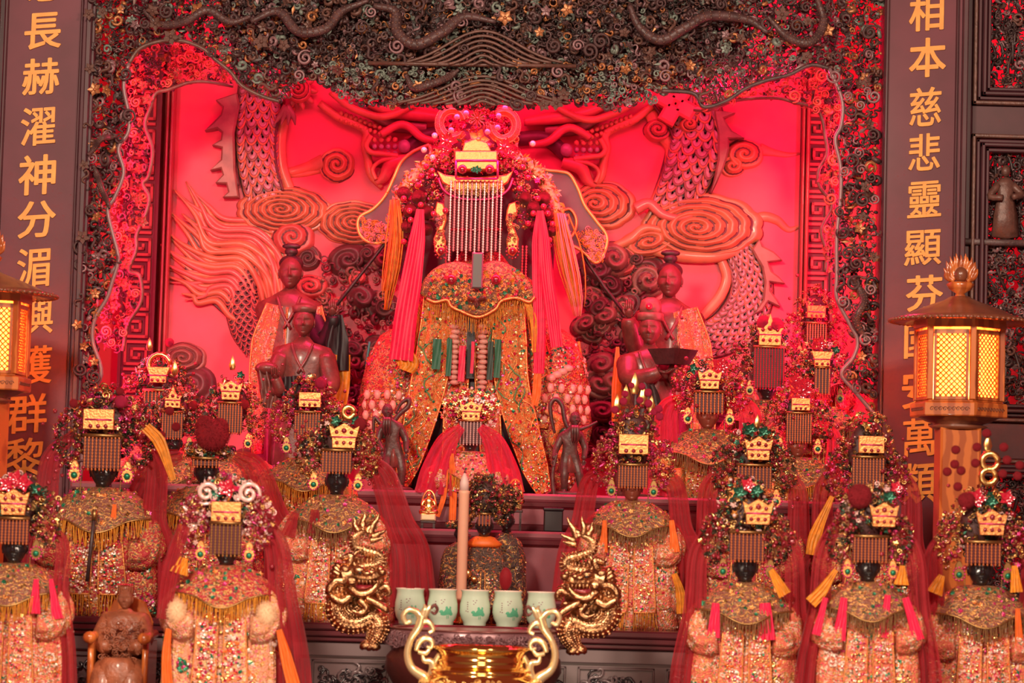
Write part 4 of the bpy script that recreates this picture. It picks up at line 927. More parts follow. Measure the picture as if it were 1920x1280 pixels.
        for k in (-1, 0, 1):
            gemset(pl, pc + [k * .3 * ps, -.1 * u, -.27 * ps], .085 * ps)
            if pshape in ('flare', 'peak'): gemset(pl, pc + [k * .33 * ps, -.1 * u, (.2 if k else .27) * ps], (.09 if k else .12) * ps)
    # side clusters
    for s_ in ((-1, 1) if side else ()):
        m = MB(); sc_ = np.array([fp[0] + s_ * side * u, Y - .45 * u, fp[2] + 1.35 * u]); filigree(m, sc_, (.5 * u, .4 * u, 1.0 * u), int(190 * clus), rs, .12 * u, sidepal or (0, 1, 1, 1, 0, 2, 0, 4, 3))
        n = 14; pos = sc_ + rs.normal(0, 1, (n, 3)) * [.36 * u, .12 * u, .8 * u] + [0, -.5 * u, .35 * u]; m.scat(BALL1, pos, rs.uniform(.08, .125, n) * u, rspin(n, rs), np.full(n, 2)); part('side_ornament', m, FIL, t, kind='stuff')
        if ear:
            ec = np.array([fp[0] + s_ * .98 * u, Y - .95 * u, fp[2] + .15 * u]); el = [(ec[0] + .24 * u * math.sin(a) * (1 if math.cos(a) > 0 else .75), ec[2] - .42 * u * math.cos(a)) for a in np.arange(14) / 14 * 6.283]
            e = part('ear_pendant', outline(el, ec[1] - .05 * u, ec[1] + .03 * u, .03 * u), [OLDG if seed % 2 else GOLDP], t, False)
            gemset(e, ec + [0, -.07 * u, -.14 * u], .13 * u, 'g'); m = MB(); a = np.arange(12) / 12 * 6.283
            m.scat(BALL1, ec + np.stack([.24 * u * np.sin(a), np.full(12, -.04 * u), -.12 * u - .26 * u * np.cos(a)], 1), np.full(12, .055 * u), rspin(12, rs), np.zeros(12, int)); part('bead_ring', m, [PINKF], e, kind='stuff')
            me = one(strand((0, 0, 0), .75 * u, .035 * u, .09 * u)).mesh('ear_chain', [OLDG]); inst('ear_chain', me, t, ec + [-s_ * .24 * u, 0, -.1 * u])
    if topflower:
        for (dx, dy, r_, k_) in topflower:
            if k_ in POM: inst('pompom', POM[k_], t, (fp[0] + dx * u, Y - .6 * u, fp[2] - dy * u), scl=r_ * u)
            else:
                q = np.array([fp[0] + dx * u, Y - .7 * u, fp[2] - dy * u]); g = {'ring': tube(np.stack([q[0] + r_ * u * np.cos(np.linspace(0, 6.283, 15)), np.full(15, q[1]), q[2] + r_ * u * np.sin(np.linspace(0, 6.283, 15))], 1), .13 * u, 8),
                    'flame': outline([(q[0] + a * r_ * u, q[2] + b * r_ * u) for a, b in ((0, 1.6), (.35, .7), (.5, .1), (.3, -.5), (-.3, -.5), (-.5, .1), (-.35, .7))], q[1] - .05 * u, q[1] + .04 * u, .02 * u), 'flower': join(tf(FLOWER, q, r_ * u), tf(FLOWER, q - [0, .08 * u, 0], r_ * .62 * u, rotm('Y', .6))), 'curl': tf(CURL_FINE, q, r_ * u, rotm('Y', 2.2 if dx < 0 else .9)), 'gflower': join(tf(FLOWER, q, r_ * .8 * u, rotm('X', .4)), tf(FLOWER, q - [0, .08 * u, 0], r_ * .5 * u, rotm('Y', .6)))}[k_]
                part({'ring': 'crown_ring', 'flame': 'crown_flame', 'flower': 'crown_flower', 'gflower': 'crown_flower', 'curl': 'crown_curl'}[k_], g, [{'flower': RUBYB, 'gflower': FIL[5], 'curl': PEARL}.get(k_, GOLD)], t)
    # veil: two gathered falls of tulle from the crown to the ground
    if veil:
        V_ = {'r': TULLE, 'p': TULLEP}[veil[0]]; wdt = veil[1]
        for s_ in (veil[2] if len(veil) > 2 else (-1, 1)):
            zt = veil[3] if len(veil) > 3 else 2.3; sw = veil[4] if len(veil) > 4 else 1.0; dn = veil[5] if len(veil) > 5 else 7.5
            dn = min(dn, (fp[2] - base) / u - .1)
            pts = [(fp[0] + s_ * 1.15 * u, Y - .1 * u, fp[2] + zt * u), (fp[0] + s_ * (1.9 + .1 * sw) * u, Y - .5 * u, fp[2] + (zt * .35) * u), (fp[0] + s_ * (1.75 + .7 * sw) * u, Y - .9 * u, fp[2] - 1.6 * u), (fp[0] + s_ * (2.0 + .9 * sw) * u, Y - .9 * u, fp[2] - (dn * .55) * u), (fp[0] + s_ * (2.1 + 1.0 * sw) * u, Y - .85 * u, fp[2] - dn * u)]
            part('veil', ribbon(pts, np.array([.35, .8, .95, 1.2, 1.4]) * u * wdt, 3, .16, 22, 60, seed + s_), [V_], t)
    for (pts, wds, mname) in ribs:                                    # ribbons given in photograph pixels round this statue
        part('ribbon', ribbon(path(pts, Y - 1.9 * u * .8), np.array(wds) * Y / F * np.linspace(.75, 1.15, len(wds)), 3.5, .14, 16, 26, seed), [{'p': SATP, 'o': SATO, 'y': SATY, 'g': GREENS, 'r': TULLE, 'q': TULLEP}[mname]], t)
    for (x, y, r_, k_) in poms: inst('pompom', POM[k_], t, at(x, y, Y - .8 * u), scl=r_ * Y / F)
    if extra: extra(t, u, O, H, fp)
    return t
GOLDB = mat('copper_gold_bead', (.8, .26, .1), .28, .6)
Y1, Y2, Y3 = 6.5, 7.08, 7.9
def ramp3(y): return y
TF = [(-.5, -3.5, .35, 'gflower'), (.1, -3.75, .4, 'flower'), (.55, -3.45, .35, 'gflower'), (-.1, -3.35, .25, 'gflower')]
# ---------------- front row
deity('crowned statue with a red rose top at the left edge in front', 30, 1036, 46, Y1, zF, 'salmon', seed=1, plaque=(0, -2.0, .95), pshape='flare', curtain=(-1.4, -.35, 1.15, 9), crown_top=-2.9, topflower=[(-.3, -2.75, .42, 'flower'), (.3, -2.85, .42, 'flower'), (.9, -2.6, .35, 'gflower'), (0, -3.0, .4, 'flower')], veil=('r', .7, (1,), 1.2, .4), fringe_m='a', ribs=[([(68, 1085), (64, 1150)], [14, 20], 'p'), ([(95, 1085), (108, 1160)], [12, 18], 'p')], seq=700, hem_fringe=False)
deity('pale pink robed statue with silver and magenta crown, orange fringed cape', 426, 1040, 46, 6.45, zF, 'cream', seed=2, plaque=(0, -1.75, 1.0), pshape='box', curtain=(-1.3, .05, 1.15, 8), clus=1.4, crown_r=(1.35, .8), crown_top=-2.9, veil=('r', 1.2, (1,), 1.5, .95), fringe_m='a', fur='c', seq=1300, cape_pal='red', bottom_pal='cream', robe_w=2.3, seqsize=.065,
      ribs=[([(345, 985), (322, 1060), (306, 1160)], [34, 34, 22], 'r'), ([(316, 1178), (312, 1225), (314, 1290)], [16, 18, 18], 'o'), ([(523, 1180), (535, 1225), (552, 1290)], [16, 22, 22], 'o'), ([(345, 1045), (335, 1075)], [22, 30], 'y')], filp=(6, 6, 4, 3, 6, 0, 5), sidepal=(6, 3, 4, 2, 2), strand_mat=GOLD,
      topflower=[(-.85, -2.5, .5, 'curl'), (.85, -2.5, .5, 'curl'), (0, -2.7, .45, 'flower'), (-.45, -2.45, .35, 'gflower')], poms=[(346, 985, 5, 'r'), (367, 975, 5, 'r'), (345, 1008, 5, 'r'), (360, 1003, 5, 'r'), (368, 1047, 4, 'r'), (505, 968, 6, 'r'), (490, 995, 6, 'r'), (506, 994, 6, 'r'), (496, 1020, 4, 'r')])
def gtop(k): return [(-.35, -3.3, .45, 'gflower'), (.35, -3.4, .4, 'gflower'), (0, -3.6, .35, 'flower')]
deity('front row black-faced statue left of the other two on the right, plain ribbons', 1396, 1072, 45, 6.6, zF, 'salmon', seed=3, plaque=(.42, -2.45, .95), curtain=(-1.65, -.42, 1.3, 9), crown_top=-3.6, topflower=gtop(0), veil=('r', 1.0, (-1, 1), 2.2, .5), seq=1100, robe_w=2.25,
      ribs=[([(1342, 1130), (1338, 1195)], [18, 22], 'p'), ([(1434, 1130), (1438, 1200)], [26, 30], 'p'), ([(1445, 1068), (1472, 1115)], [16, 22], 'y')], sidepal=(1, 1, 1, 0, 2, 4, 2))
deity('black-faced statue with a big red pompom tucked behind its crown', 1626, 1072, 43, 6.42, zF, 'salmon', seed=4, plaque=(.55, -2.45, .95), curtain=(-1.55, -.42, 1.35, 10), crown_top=-3.6, topflower=[(.8, -3.3, .4, 'gflower'), (1.1, -3.7, .3, 'flower')], veil=('r', 1.0, (-1, 1), 2.4, .6), seq=1200, robe_w=2.25, fur=None, poms=[(1612, 930, 25, 'r')],
      ribs=[([(1548, 1120), (1530, 1190)], [14, 14], 'p'), ([(1583, 1120), (1572, 1200)], [18, 22], 'p'), ([(1665, 1115), (1655, 1195)], [16, 18], 'p'), ([(1698, 1120), (1722, 1200)], [18, 20], 'p'), ([(1568, 1068), (1540, 1108), (1520, 1130)], [12, 24, 20], 'y'), ([(1692, 1060), (1690, 1096)], [12, 24], 'y')], sidepal=(1, 1, 0, 2, 3, 4, 2))
wool = [(1792, 843), (1832, 838), (1790, 870), (1802, 882), (1776, 884), (1829, 868), (1882, 838), (1888, 862), (1880, 888), (1908, 892), (1912, 872), (1850, 812), (1796, 912)]
deity('black-faced statue at the right edge topped with many dark red pompoms', 1836, 1078, 46, 6.6, zF, 'salmon', seed=5, plaque=(.3, -2.1, .95), curtain=(-1.35, -.4, 1.3, 9), crown_top=-3.2, topflower=[(-.3, -3.1, .45, 'flower'), (.3, -3.0, .4, 'gflower'), (.95, -3.15, .35, 'flower'), (.25, -4.6, .33, 'ring'), (.2, -4.0, .3, 'ring'), (.15, -5.2, .35, 'flame')], veil=('r', 1.0, (-1, 1), 2.0, .3), seq=1300, robe_w=2.3,
      poms=[(x, y, 9, 'r') for x, y in wool] + [(1812, 938, 17, 'r')], fringe_m='b', ribs=[([(1766, 1078), (1752, 1112)], [16, 26], 'y'), ([(1902, 1060), (1906, 1110)], [14, 20], 'y'), ([(1908, 1140), (1912, 1225)], [12, 14], 'o')], sidepal=(1, 0, 0, 2, 3, 4))
# ---------------- second row on the altar table
def staff(t, u, O, H, fp):
    part('staff', tube(path([(163, 1090), (170, 1030), (177, 965)], 7.06 - 2.0 * u), .07 * u, 8), [WOODD], t); part('staff_grip', tube(path([(176, 975), (178, 955)], 7.06 - 2.0 * u), .1 * u, 8), [OLDG], t)
deity('statue with magenta foil crown and dark staff beside the left plaque', 196, 893, 50, 7.06, zT, 'red', seed=6, plaque=(-.15, -2.1, .95), pshape='box', curtain=(-1.5, -.2, 1.25, 10), crown_top=-3.1, veil=('r', 1.0, (-1, 1), 1.6, .4), fringe_m='a', seq=900, extra=staff, filp=(0, 1, 0, 4, 2, 3), sidepal=(1, 2, 3, 1, 0, 4), hem_fringe=True, poms=[(138, 756, 9, 'r'), (227, 753, 13, 'p'), (303, 815, 8, 'r'), (225, 733, 8, 'r')],
      ribs=[([(215, 945), (210, 1000)], [10, 12], 'o'), ([(273, 800), (300, 830), (325, 900)], [26, 24, 10], 'y')])
deity('black-faced statue wrapped in red tulle under a huge red pompom', 388, 893, 44, 7.24, zT, 'red', seed=7, plaque=None, curtain=(-.75, -.35, 1.0, 7), crown_top=-1.2, crown_r=(.9, .7), side=0, veil=('r', 1.5, (-1, 1), .9, 1.6, 5.0), seq=400, poms=[(398, 815, 34, 'r'), (385, 795, 18, 'r'), (412, 800, 18, 'r'), (330, 800, 9, 'r'), (318, 770, 9, 'r')], fringe_m='a', ear=False)
deity('black-faced statue with gold ring on its crown beside the golden dragon', 632, 910, 42, 7.08, zT, 'salmon', seed=8, plaque=(.3, -2.15, 1.0), pshape='flare', curtain=(-1.55, -.5, 1.2, 9), crown_top=-3.0, topflower=[(.45, -3.25, .25, 'ring'), (-.1, -2.9, .35, 'gflower'), (.8, -2.9, .35, 'gflower')], poms=[(676, 795, 13, 'r')], veil=('r', 1.5, (1,), 1.2, 1.5, 5.2), seq=900, ribs=[([(553, 960), (540, 1005)], [20, 24], 'r'), ([(591, 955), (588, 1000)], [20, 22], 'r')], hem_fringe=True, sidepal=(1, 0, 4, 2, 0))
deity('red-brown faced statue with hot pink pompom fan on its crown', 1184, 922, 40, 7.12, zT, 'salmon', face=REDFACE, seed=9, plaque=(0, -2.2, 1.15), pshape='box', curtain=(-1.25, -.15, 1.25, 10), crown_top=-3.9, crown_r=(1.15, .8), topflower=[(0, -4.8, .5, 'flame'), (-.4, -4.3, .45, 'flame'), (.4, -4.3, .45, 'flame'), (-.8, -3.9, .4, 'flame'), (.8, -3.9, .4, 'flame')], veil=('r', 1.1, (-1, 1), 1.0, .8, 5.2), seq=1000, hem_fringe=True, filp=(0, 0, 4, 2, 3, 1), sidepal=(0, 3, 4, 2, 2),
      poms=[(1184, 722, 6, 'p'), (1204, 724, 7, 'p'), (1215, 736, 8, 'p'), (1172, 738, 7, 'p'), (1169, 752, 8, 'p'), (1216, 756, 8, 'p'), (1153, 768, 8, 'p'), (1235, 766, 8, 'p'), (1237, 781, 8, 'p'), (1226, 772, 7, 'p'), (1200, 750, 7, 'p')], fringe_m='b',
      ribs=[([(1134, 975), (1131, 1035)], [10, 14], 'o'), ([(1259, 975), (1266, 1035)], [12, 16], 'o'), ([(1264, 1075), (1275, 1110), (1278, 1150)], [14, 18, 16], 'y')])
deity('veiled statue behind the front row with green flower on its crown', 1410, 940, 42, 7.18, zT, 'red', seed=10, plaque=(.15, -2.3, .95), pshape='flare', curtain=(-1.6, -.5, 1.4, 10), crown_top=-3.1, topflower=[(-.2, -3.2, .45, 'gflower'), (.4, -3.1, .42, 'gflower'), (.1, -3.4, .3, 'flame')], veil=('r', 1.1, (-1, 1), 1.5, .4, 5.2), seq=400, sidepal=(1, 1, 0, 2, 4))
deity('second row statue with pink plaque right beside the right plaque board', 1622, 950, 42, 7.08, zT, 'red', seed=11, plaque=(.1, -2.75, .95), pshape='box', curtain=(-2.2, -.6, 1.3, 10), crown_top=-3.9, veil=('r', 1.1, (-1, 1), 2.0, .35, 5.4), seq=400, filp=(0, 1, 0, 4, 2), sidepal=(1, 0, 2, 3, 4), ribs=[([(1560, 930), (1530, 1000), (1522, 1040)], [12, 24, 20], 'y')])
# ---------------- third row on the steps
deity('small dim statue with gold boxed crown left of the dragon panel edge', 298, 805, 40, 8.0, zB, 'red', seed=12, robe_w=1.65, plaque=(0, -2.5, .9), pshape='trap', curtain=(-1.8, -.3, 1.2, 8), crown_top=-3.2, veil=None, seq=150, poms=[(318, 642, 9, 'p')], topflower=[(-.5, -3.8, .3, 'flame'), (0, -3.0, .5, 'ring')], clus=.7)
deity('small black-faced statue with pointed gold flame above a narrow crown', 325, 838, 34, 7.76, zB, 'red', seed=13, robe_w=1.65, plaque=(0, -2.55, .85), pshape='peak', curtain=(-1.9, -.4, 1.05, 8), crown_top=-3.0, veil=None, seq=150, topflower=[(0, -4.15, .42, 'flame')], ear=True, poms=[(362, 760, 10, 'r')], clus=.7, sidepal=(1, 1, 0, 5, 4))
deity('small statue with gold flame tipped crown beside the patterned robe', 433, 832, 36, 7.82, zB, 'red', seed=14, robe_w=1.65, plaque=(0, -2.7, .9), pshape='flare', curtain=(-2.1, -.5, 1.15, 9), crown_top=-3.2, veil=None, seq=150, topflower=[(0, -4.0, .38, 'flame'), (.45, -3.6, .3, 'gflower')], poms=[(458, 758, 10, 'r')], clus=.8, hide_face=True)
deity('small statue with pink plaque in front of the bare wooden attendant', 577, 842, 38, 7.49, zA, 'orange', seed=15, plaque=(.1, -2.4, .9), pshape='box', curtain=(-1.8, -.45, 1.15, 9), crown_top=-3.3, veil=None, seq=200, fringe_m='a', poms=[(602, 718, 12, 'p')], filp=(0, 1, 2, 4, 3), sidepal=(3, 0, 4, 2), robe_w=1.9)
deity('brown-faced statue under loose pink tulle with green and gold crown', 1326, 788, 40, 7.78, zB, 'orange', face=REDFACE, seed=16, robe_w=1.65, plaque=(0, -1.85, .85), pshape='flare', curtain=(-1.3, -.25, 1.25, 8), crown_top=-2.6, topflower=[(-.8, -2.4, .4, 'gflower'), (.5, -2.5, .5, 'flower')], veil=('p', 1.3, (-1, 1), 1.0, .3, 4.0), seq=200, clus=.7, sidepal=(0, 2, 4, 3), side=1.2)
deity('statue with tall orange plaque and long red beads below hot pink flowers', 1438, 735, 36, 7.98, zB, 'brown', seed=17, robe_w=1.65, plaque=(0, -2.95, 1.15), pshape='peak', curtain=(-2.3, -.1, 1.45, 11), crown_top=-3.6, veil=None, seq=150, poms=[(1455, 610, 16, 'p'), (1432, 604, 14, 'p')], clus=.9, strand_mat=RUBYB, side=1.5)
deity('highest small statue on the right with magenta foil plaque', 1527, 668, 32, 8.2, zB, 'red', seed=18, robe_w=1.65, plaque=(-.05, -2.55, .9), pshape='box', curtain=(-1.9, -.6, 1.1, 8), crown_top=-3.8, veil=None, seq=100, filp=(0, 0, 4, 2, 3), sidepal=(3, 2, 2, 0, 3), clus=.8, hide_face=True)
deity('small statue with glowing white band under a spread gold crown', 1538, 748, 34, 7.88, zB, 'red', seed=19, robe_w=1.65, plaque=(-.05, -2.15, 1.0), pshape='trap', curtain=(-1.7, -.2, .8, 5), crown_top=-3.0, veil=None, seq=100, clus=.8, hide_face=True, topflower=[(.7, -2.7, .35, 'gflower'), (-.2, -3.0, .5, 'flower')])
deity('orange collared statue with round magenta flower headdress right of centre', 1494, 842, 36, 7.76, zB, 'orange', face=REDFACE, seed=20, robe_w=1.65, plaque=(.05, -2.3, .8), pshape='box', curtain=(-1.85, -.3, 1.2, 10), crown_top=-3.3, topflower=[(0, -3.0, .75, 'flower'), (-.3, -3.5, .4, 'flower'), (.35, -3.4, .35, 'flower')], veil=('p', 1.0, (1,), 1.6, .0, 3.2), seq=250, fringe_m='a', clus=.7, filp=(3, 2, 0, 4))
# ---------------- little goddess before the large one
def u_extra(t, u, O, H, fp):
    q = MB(); rs = np.random.RandomState(5)
    for a in np.linspace(-.95, .95, 9):
        for r_ in (1.5, 2.2, 2.9):
            p = np.array([fp[0] + r_ * .62 * u * math.sin(a), Y_U - .9 * u, fp[2] + 1.3 * u + r_ * .55 * u * math.cos(a)]); q.add(tf(FLOWER, p, .22 * u), int(rs.choice([4, 6, 4, 0]))); q.add(ell(p + [0, -.08 * u, .12 * u], (.1 * u,) * 3, BALL1), int(rs.choice([3, 5, 6, 2])))
    part('jewelled_fan', q, FIL, t, kind='stuff')
Y_U = 7.69
deity('little goddess with white gold bead curtain seated before the large goddess', 882, 832, 34, Y_U, zB, 'pink', seed=21, plaque=(0, -1.75, .95), pshape='flare', curtain=(-1.25, .1, 1.15, 7), crown_top=-2.6, crown_r=(1.5, .8), side=0, veil=None, seq=700, filp=(4, 6, 4, 3, 0), strand_mat=PEARL, clus=1.3, cape_pal='pink', fringe_m='a', extra=u_extra, ear=False,
      ribs=[([(866, 800), (838, 830), (818, 885), (812, 925)], [20, 46, 58, 62], 'q'), ([(900, 800), (926, 830), (944, 885), (948, 925)], [20, 46, 58, 62], 'q'), ([(846, 850), (850, 910), (848, 975)], [12, 14, 12], 'o'), ([(838, 880), (832, 930), (820, 968)], [8, 10, 8], 'o')])
# ================================================================== THE LARGE GODDESS
GY = 8.15; s8 = GY / F; rs = np.random.RandomState(77)
gb = at(890, 900, GY); god = thing('goddess_statue', 'largest goddess statue in the middle with towering beaded crown and spread robe', 'statue', (gb[0], GY, zB))
def gp(x, y, d=0.0): return at(x, y, GY + d)
def gl(pts, d=0.0): return path(pts, GY + d)
# throne and under-robe
part('throne', join(box(gb[0] - .2, gb[0] + .2, GY - .05, GY + .2, zB, zB + .12, .01), box(gb[0] - .22, gb[0] + .22, GY - .07, GY + .22, zB + .12, zB + .15, .008)), [WOODD], god, False)
zt = gp(890, 505)[2] - zB
LG = Loft([(.02, .24, .09), (.12, .285, .11), (.3, .3, .11), (.45, .26, .11), (.56, .2, .10), (.64, .17, .10), (zt, .10, .08), (zt + .05, .06, .06)], .04, 15, (gb[0], GY, zB))
part('under_robe', LG.geo(30, 80), [bro('red')], god)
LU = Loft([(.008, .2, .085), (.2, .18, .085), (.4, .1, .08), (.5, .06, .075), (.6, .05, .06)], .03, 15, (gb[0] + .01, GY - .045, zB)); part('black_underskirt', LU.geo(16, 50), [BLACKR], god)
# sleeves spread over the arms of the throne
for s_, cx in ((-1, 738), (1, 1040)):
    b = gp(cx, 800, -.02)
    L1 = Loft([(-.19, .045, .03), (-.12, .085, .07), (0, .105, .09), (.12, .1, .1), (.2, .085, .09), (.27, .05, .06), (.29, .02, .03)], .09, 9, b, ph=cx)
    sl = part('sleeve', L1.geo(26, 40), [bro('red')], god)
    m = MB(); sequins(m, L1, 420, -.18, .25, -3.1, -.05, .0045, rs, 16); part('sequins', m, SEQM, sl, kind='stuff')
    me = one(LUMP).mesh('padded_scale', [mat('padded_pink_satin', (.85, .35, .3), .4)])
    for r_ in range(4):
        for k in range(7):
            th = -math.pi / 2 + (k - 3 + (r_ % 2) * .5) * .33
            for z_ in ((.02 + r_ * .03) if s_ > 0 else (.0 + r_ * .03), ):
                p = L1.at(np.array(z_), np.array(th)); inst('padded_scale', me, sl, p + [0, -.004, 0], rot=(0, math.pi / 2, 0), scl=(.017, .013, .016))
    if s_ > 0:
        for k in range(4):
            p = L1.at(np.array(.17 - k * .01), np.array(-1.2 - k * .18)); inst('padded_scale', me, sl, p, scl=.018)
    part('sleeve_dragon', join(tube(spline(gl([(cx - 18 * s_, 770), (cx + 10, 790), (cx - 5, 825), (cx + 22, 850), (cx + 5, 880)], -.13), 40), [.006, .014, .014, .01, .004], 9), ell(gp(cx + 12, 852, -.15), (.02, .016, .014), BALL2)), [bro('orange')], sl)
    gemset(sl, gp(cx + 18 * s_, 812, -.135), .016, 'g')
    part('cuff_edge', tube(spline(gl([(cx + 45 * s_, 640), (cx + 52 * s_, 700), (cx + 48 * s_, 760), (cx + 20 * s_, 905)], -.02), 30), .004, 6), [SATY if s_ > 0 else mat('teal_piping', (.03, .2, .2), .4)], sl)
# front panels: stiff embroidered bands
def band(path_, widths, pal, name='robe_panel', d=-.16, folds=1.5, amp=.07, rim=True, seq=500, par=god, seed=0, cols=14, sz=.0042):
    P = spline(gl(path_, d), 50); W = lerp(widths, 50) * s8; g = ribbon(gl(path_, d), np.array(widths) * s8, folds, amp, cols, 50, seed)
    b = part(name, g, [bro(pal)], par); V = g[0].reshape(50, cols, 3)
    if rim: part('gold_piping', join(tube(V[:, 0], .0032, 6), tube(V[:, -1], .0032, 6), tube(V[-1], .0032, 6)), [GOLDP], b)
    if seq:
        m = MB(); n = seq; i_ = rs.randint(0, 49, n); j_ = rs.randint(0, cols - 1, n); f = rs.uniform(0, 1, (n, 1)); pos = V[i_, j_] * (1 - f) + V[i_ + 1, j_ + 1] * f + [0, -.003, 0]
        m.scat(SEQ, pos, rs.uniform(.6, 1.3, n) * sz, rspin(n, rs, .35), rs.choice([0, 1, 1, 2, 3, 4, 4, 6], n)); part('sequins', m, SEQM, b, kind='stuff')
        m = MB()
        for q in range(12):
            i0 = rs.randint(2, 38); j0 = rs.uniform(1, cols - 2); ln = rs.randint(6, 11); ii = np.arange(i0, i0 + ln); jj = np.clip(j0 + 2.2 * np.sin(np.arange(ln) * .8 + q), 0, cols - 1)
            pts = np.array([V[a, int(b_)] for a, b_ in zip(ii, jj)]) + [0, -.004, 0]; m.add(tube(pts, .0022, 5), q % 2)
        part('gold_couching', m, [GOLDP, mat('green_couching', (.1, .3, .12), .5)], b, kind='stuff')
    return b
band([(822, 545), (818, 640), (803, 720), (784, 800), (766, 866), (754, 908)], [50, 66, 64, 54, 42, 22], 'orange', seed=1, seq=380)
band([(955, 545), (955, 640), (960, 720), (980, 800), (1003, 876), (1020, 922)], [50, 62, 60, 56, 46, 26], 'orange', seed=2, seq=380)
band([(862, 545), (861, 640), (856, 720), (852, 800), (848, 880)], [38, 42, 42, 40, 38], 'salmon', d=-.14, seed=3, seq=220)
band([(914, 545), (911, 640), (913, 720), (918, 800), (922, 880)], [36, 42, 42, 40, 38], 'salmon', d=-.14, seed=4, seq=220)
band([(782, 590), (765, 660), (750, 720), (742, 790)], [34, 46, 52, 40], 'salmon', d=-.11, seed=5, seq=300)
band([(990, 580), (1005, 660), (1012, 730), (1005, 800)], [34, 46, 52, 40], 'salmon', d=-.11, seed=6, seq=300)
part('dark_slit', box(gp(878, 600)[0], gp(893, 600)[0], GY - .155, GY - .135, gp(886, 715)[2], gp(886, 580)[2]), [BLACKR], god, False)
for (x0, x1, y0, y1, m_) in ((812, 828, 635, 692, GREENS), (838, 848, 635, 705, GREENS), (915, 926, 640, 712, mat('black_green_satin', (.02, .05, .035), .5)), (928, 940, 636, 708, GREENS), (861, 873, 648, 715, SATP), (884, 890, 640, 700, SATP)):
    part('satin_inset', ribbon(gl([((x0 + x1) / 2, y0), ((x0 + x1) / 2 - 1, (y0 + y1) / 2), ((x0 + x1) / 2 - 3, y1)], -.185), np.array([1, 1, 1]) * (x1 - x0) * s8, 1, .1, 6, 12), [m_], god)
me = one(ell((0, 0, 0), (1, .7, .55))).mesh('padded_roll', [mat('padded_rose_satin', (.8, .42, .34), .4, noise=.4, nscale=90)])
for cx, n_ in ((853, 12), (906, 13)):
    for k in range(n_): inst('padded_roll', me, god, gp(cx + (1.5 if k % 2 else -1.5) - k * .2, 612 + k * 9.5, -.165), scl=.0145)
bv = [(800, 300), (985, 300), (1030, 380), (1040, 470), (1030, 600), (990, 640), (790, 640), (752, 600), (748, 470), (760, 380)]
part('dark_back_veil', outline(gl(bv)[:, [0, 2]], GY + .03, GY + .045, .004), [mat('very_dark_red_cloth', (.06, .008, .015), .6)], god, False)
# shoulder cape in cloud-collar shape
cp = [(788, 552), (796, 525), (822, 500), (860, 492), (893, 500), (930, 490), (968, 505), (994, 530), (1003, 556), (992, 566), (968, 558), (940, 564), (928, 580), (896, 594), (862, 582), (846, 574), (838, 562), (816, 566), (800, 560)]
Pc = gl(cp, -.17); cape = part('cloud_collar', outline(spline(np.vstack([Pc, Pc[:1]]), 76)[:-1][:, [0, 2]], GY - .205, GY - .15, .008), [bro('brown')], god)
lo_ = spline(gl(cp[8:19], -.21), 50); part('collar_piping', tube(lo_, .0045, 7), [GOLDP], cape)
m = MB(); fringe(m, lo_ + [0, .012, 0], .05, rs, .0028, .0016); part('collar_fringe', m, [FRINGE], cape, kind='stuff')
m = MB(); n = 260; px_ = rs.uniform(800, 990, n); py_ = rs.uniform(505, 580, n); k = inpoly(px_, py_, cp); m.scat(FLOWER, atv(px_[k], py_[k], GY - .21), rs.uniform(.004, .009, k.sum()), rspin(int(k.sum()), rs, .3), rs.choice([0, 1, 2, 3, 4], k.sum())); part('collar_flowers', m, [OLDG, SATY, RUBYB, TEAL, GOLDP], cape, kind='stuff')
for x in (846, 930): gemset(cape, gp(x, 524, -.215), .016)
# tablet held upright below the chin, held by two hands
part('jade_tablet', tf(box(-.0165, .0165, -.012, 0, 0, .105, .004), gp(894, 541, -.23)), [mat('grey_green_tablet', (.09, .08, .075), .35)], god, False)
for s_ in (-1, 1):
    V, L, S = HANDG; Vh = V * [s_, 1, 1] * .05; Rm = rotm('Z', s_ * .9) @ rotm('X', 1.2)
    part('hand', (Vh @ Rm.T + gp(894 + s_ * 16, 556, -.235), L, S), [WOODF], cape)
# head, neck, curtain
head(god, gp(893, 425, -.04), .142, mat('dark_red_face', (.07, .02, .02), .35, coat=.3)); part('neck', tube(gl([(893, 470), (893, 515)], 0), [.045, .06], 14), [WOODF], god)  # face is one even dark red
part('hair', ell(gp(893, 405, .02), (.085, .075, .1), BALL3), [BLACKW], god)
part('brow_cloth', join(box(gp(846, 0)[0], gp(942, 0)[0], GY - .165, GY - .158, gp(893, 482)[2], gp(893, 360)[2], .002)), [mat('dark_red_gauze', (.22, .01, .03), .5, alpha=.85)], god, False)
part('brow_trim', tube(gl([(846, 430), (893, 431), (942, 430)], -.17), .004, 6), [RUBY], god)
yc = GY - .185
me = one(strand((0, 0, 0), 150 * s8, .0042, .0075)).mesh('bead_strand', [PEARL]); me2 = one(strand((0, 0, 0), 132 * s8, .0042, .0075)).mesh('bead_strand', [mat('rose_bead', (.7, .2, .22), .25, coat=.5)])
for k in range(13): inst('bead_strand', (me, me2)[k % 2], god, at(846 + k * 7.9, 338, yc))
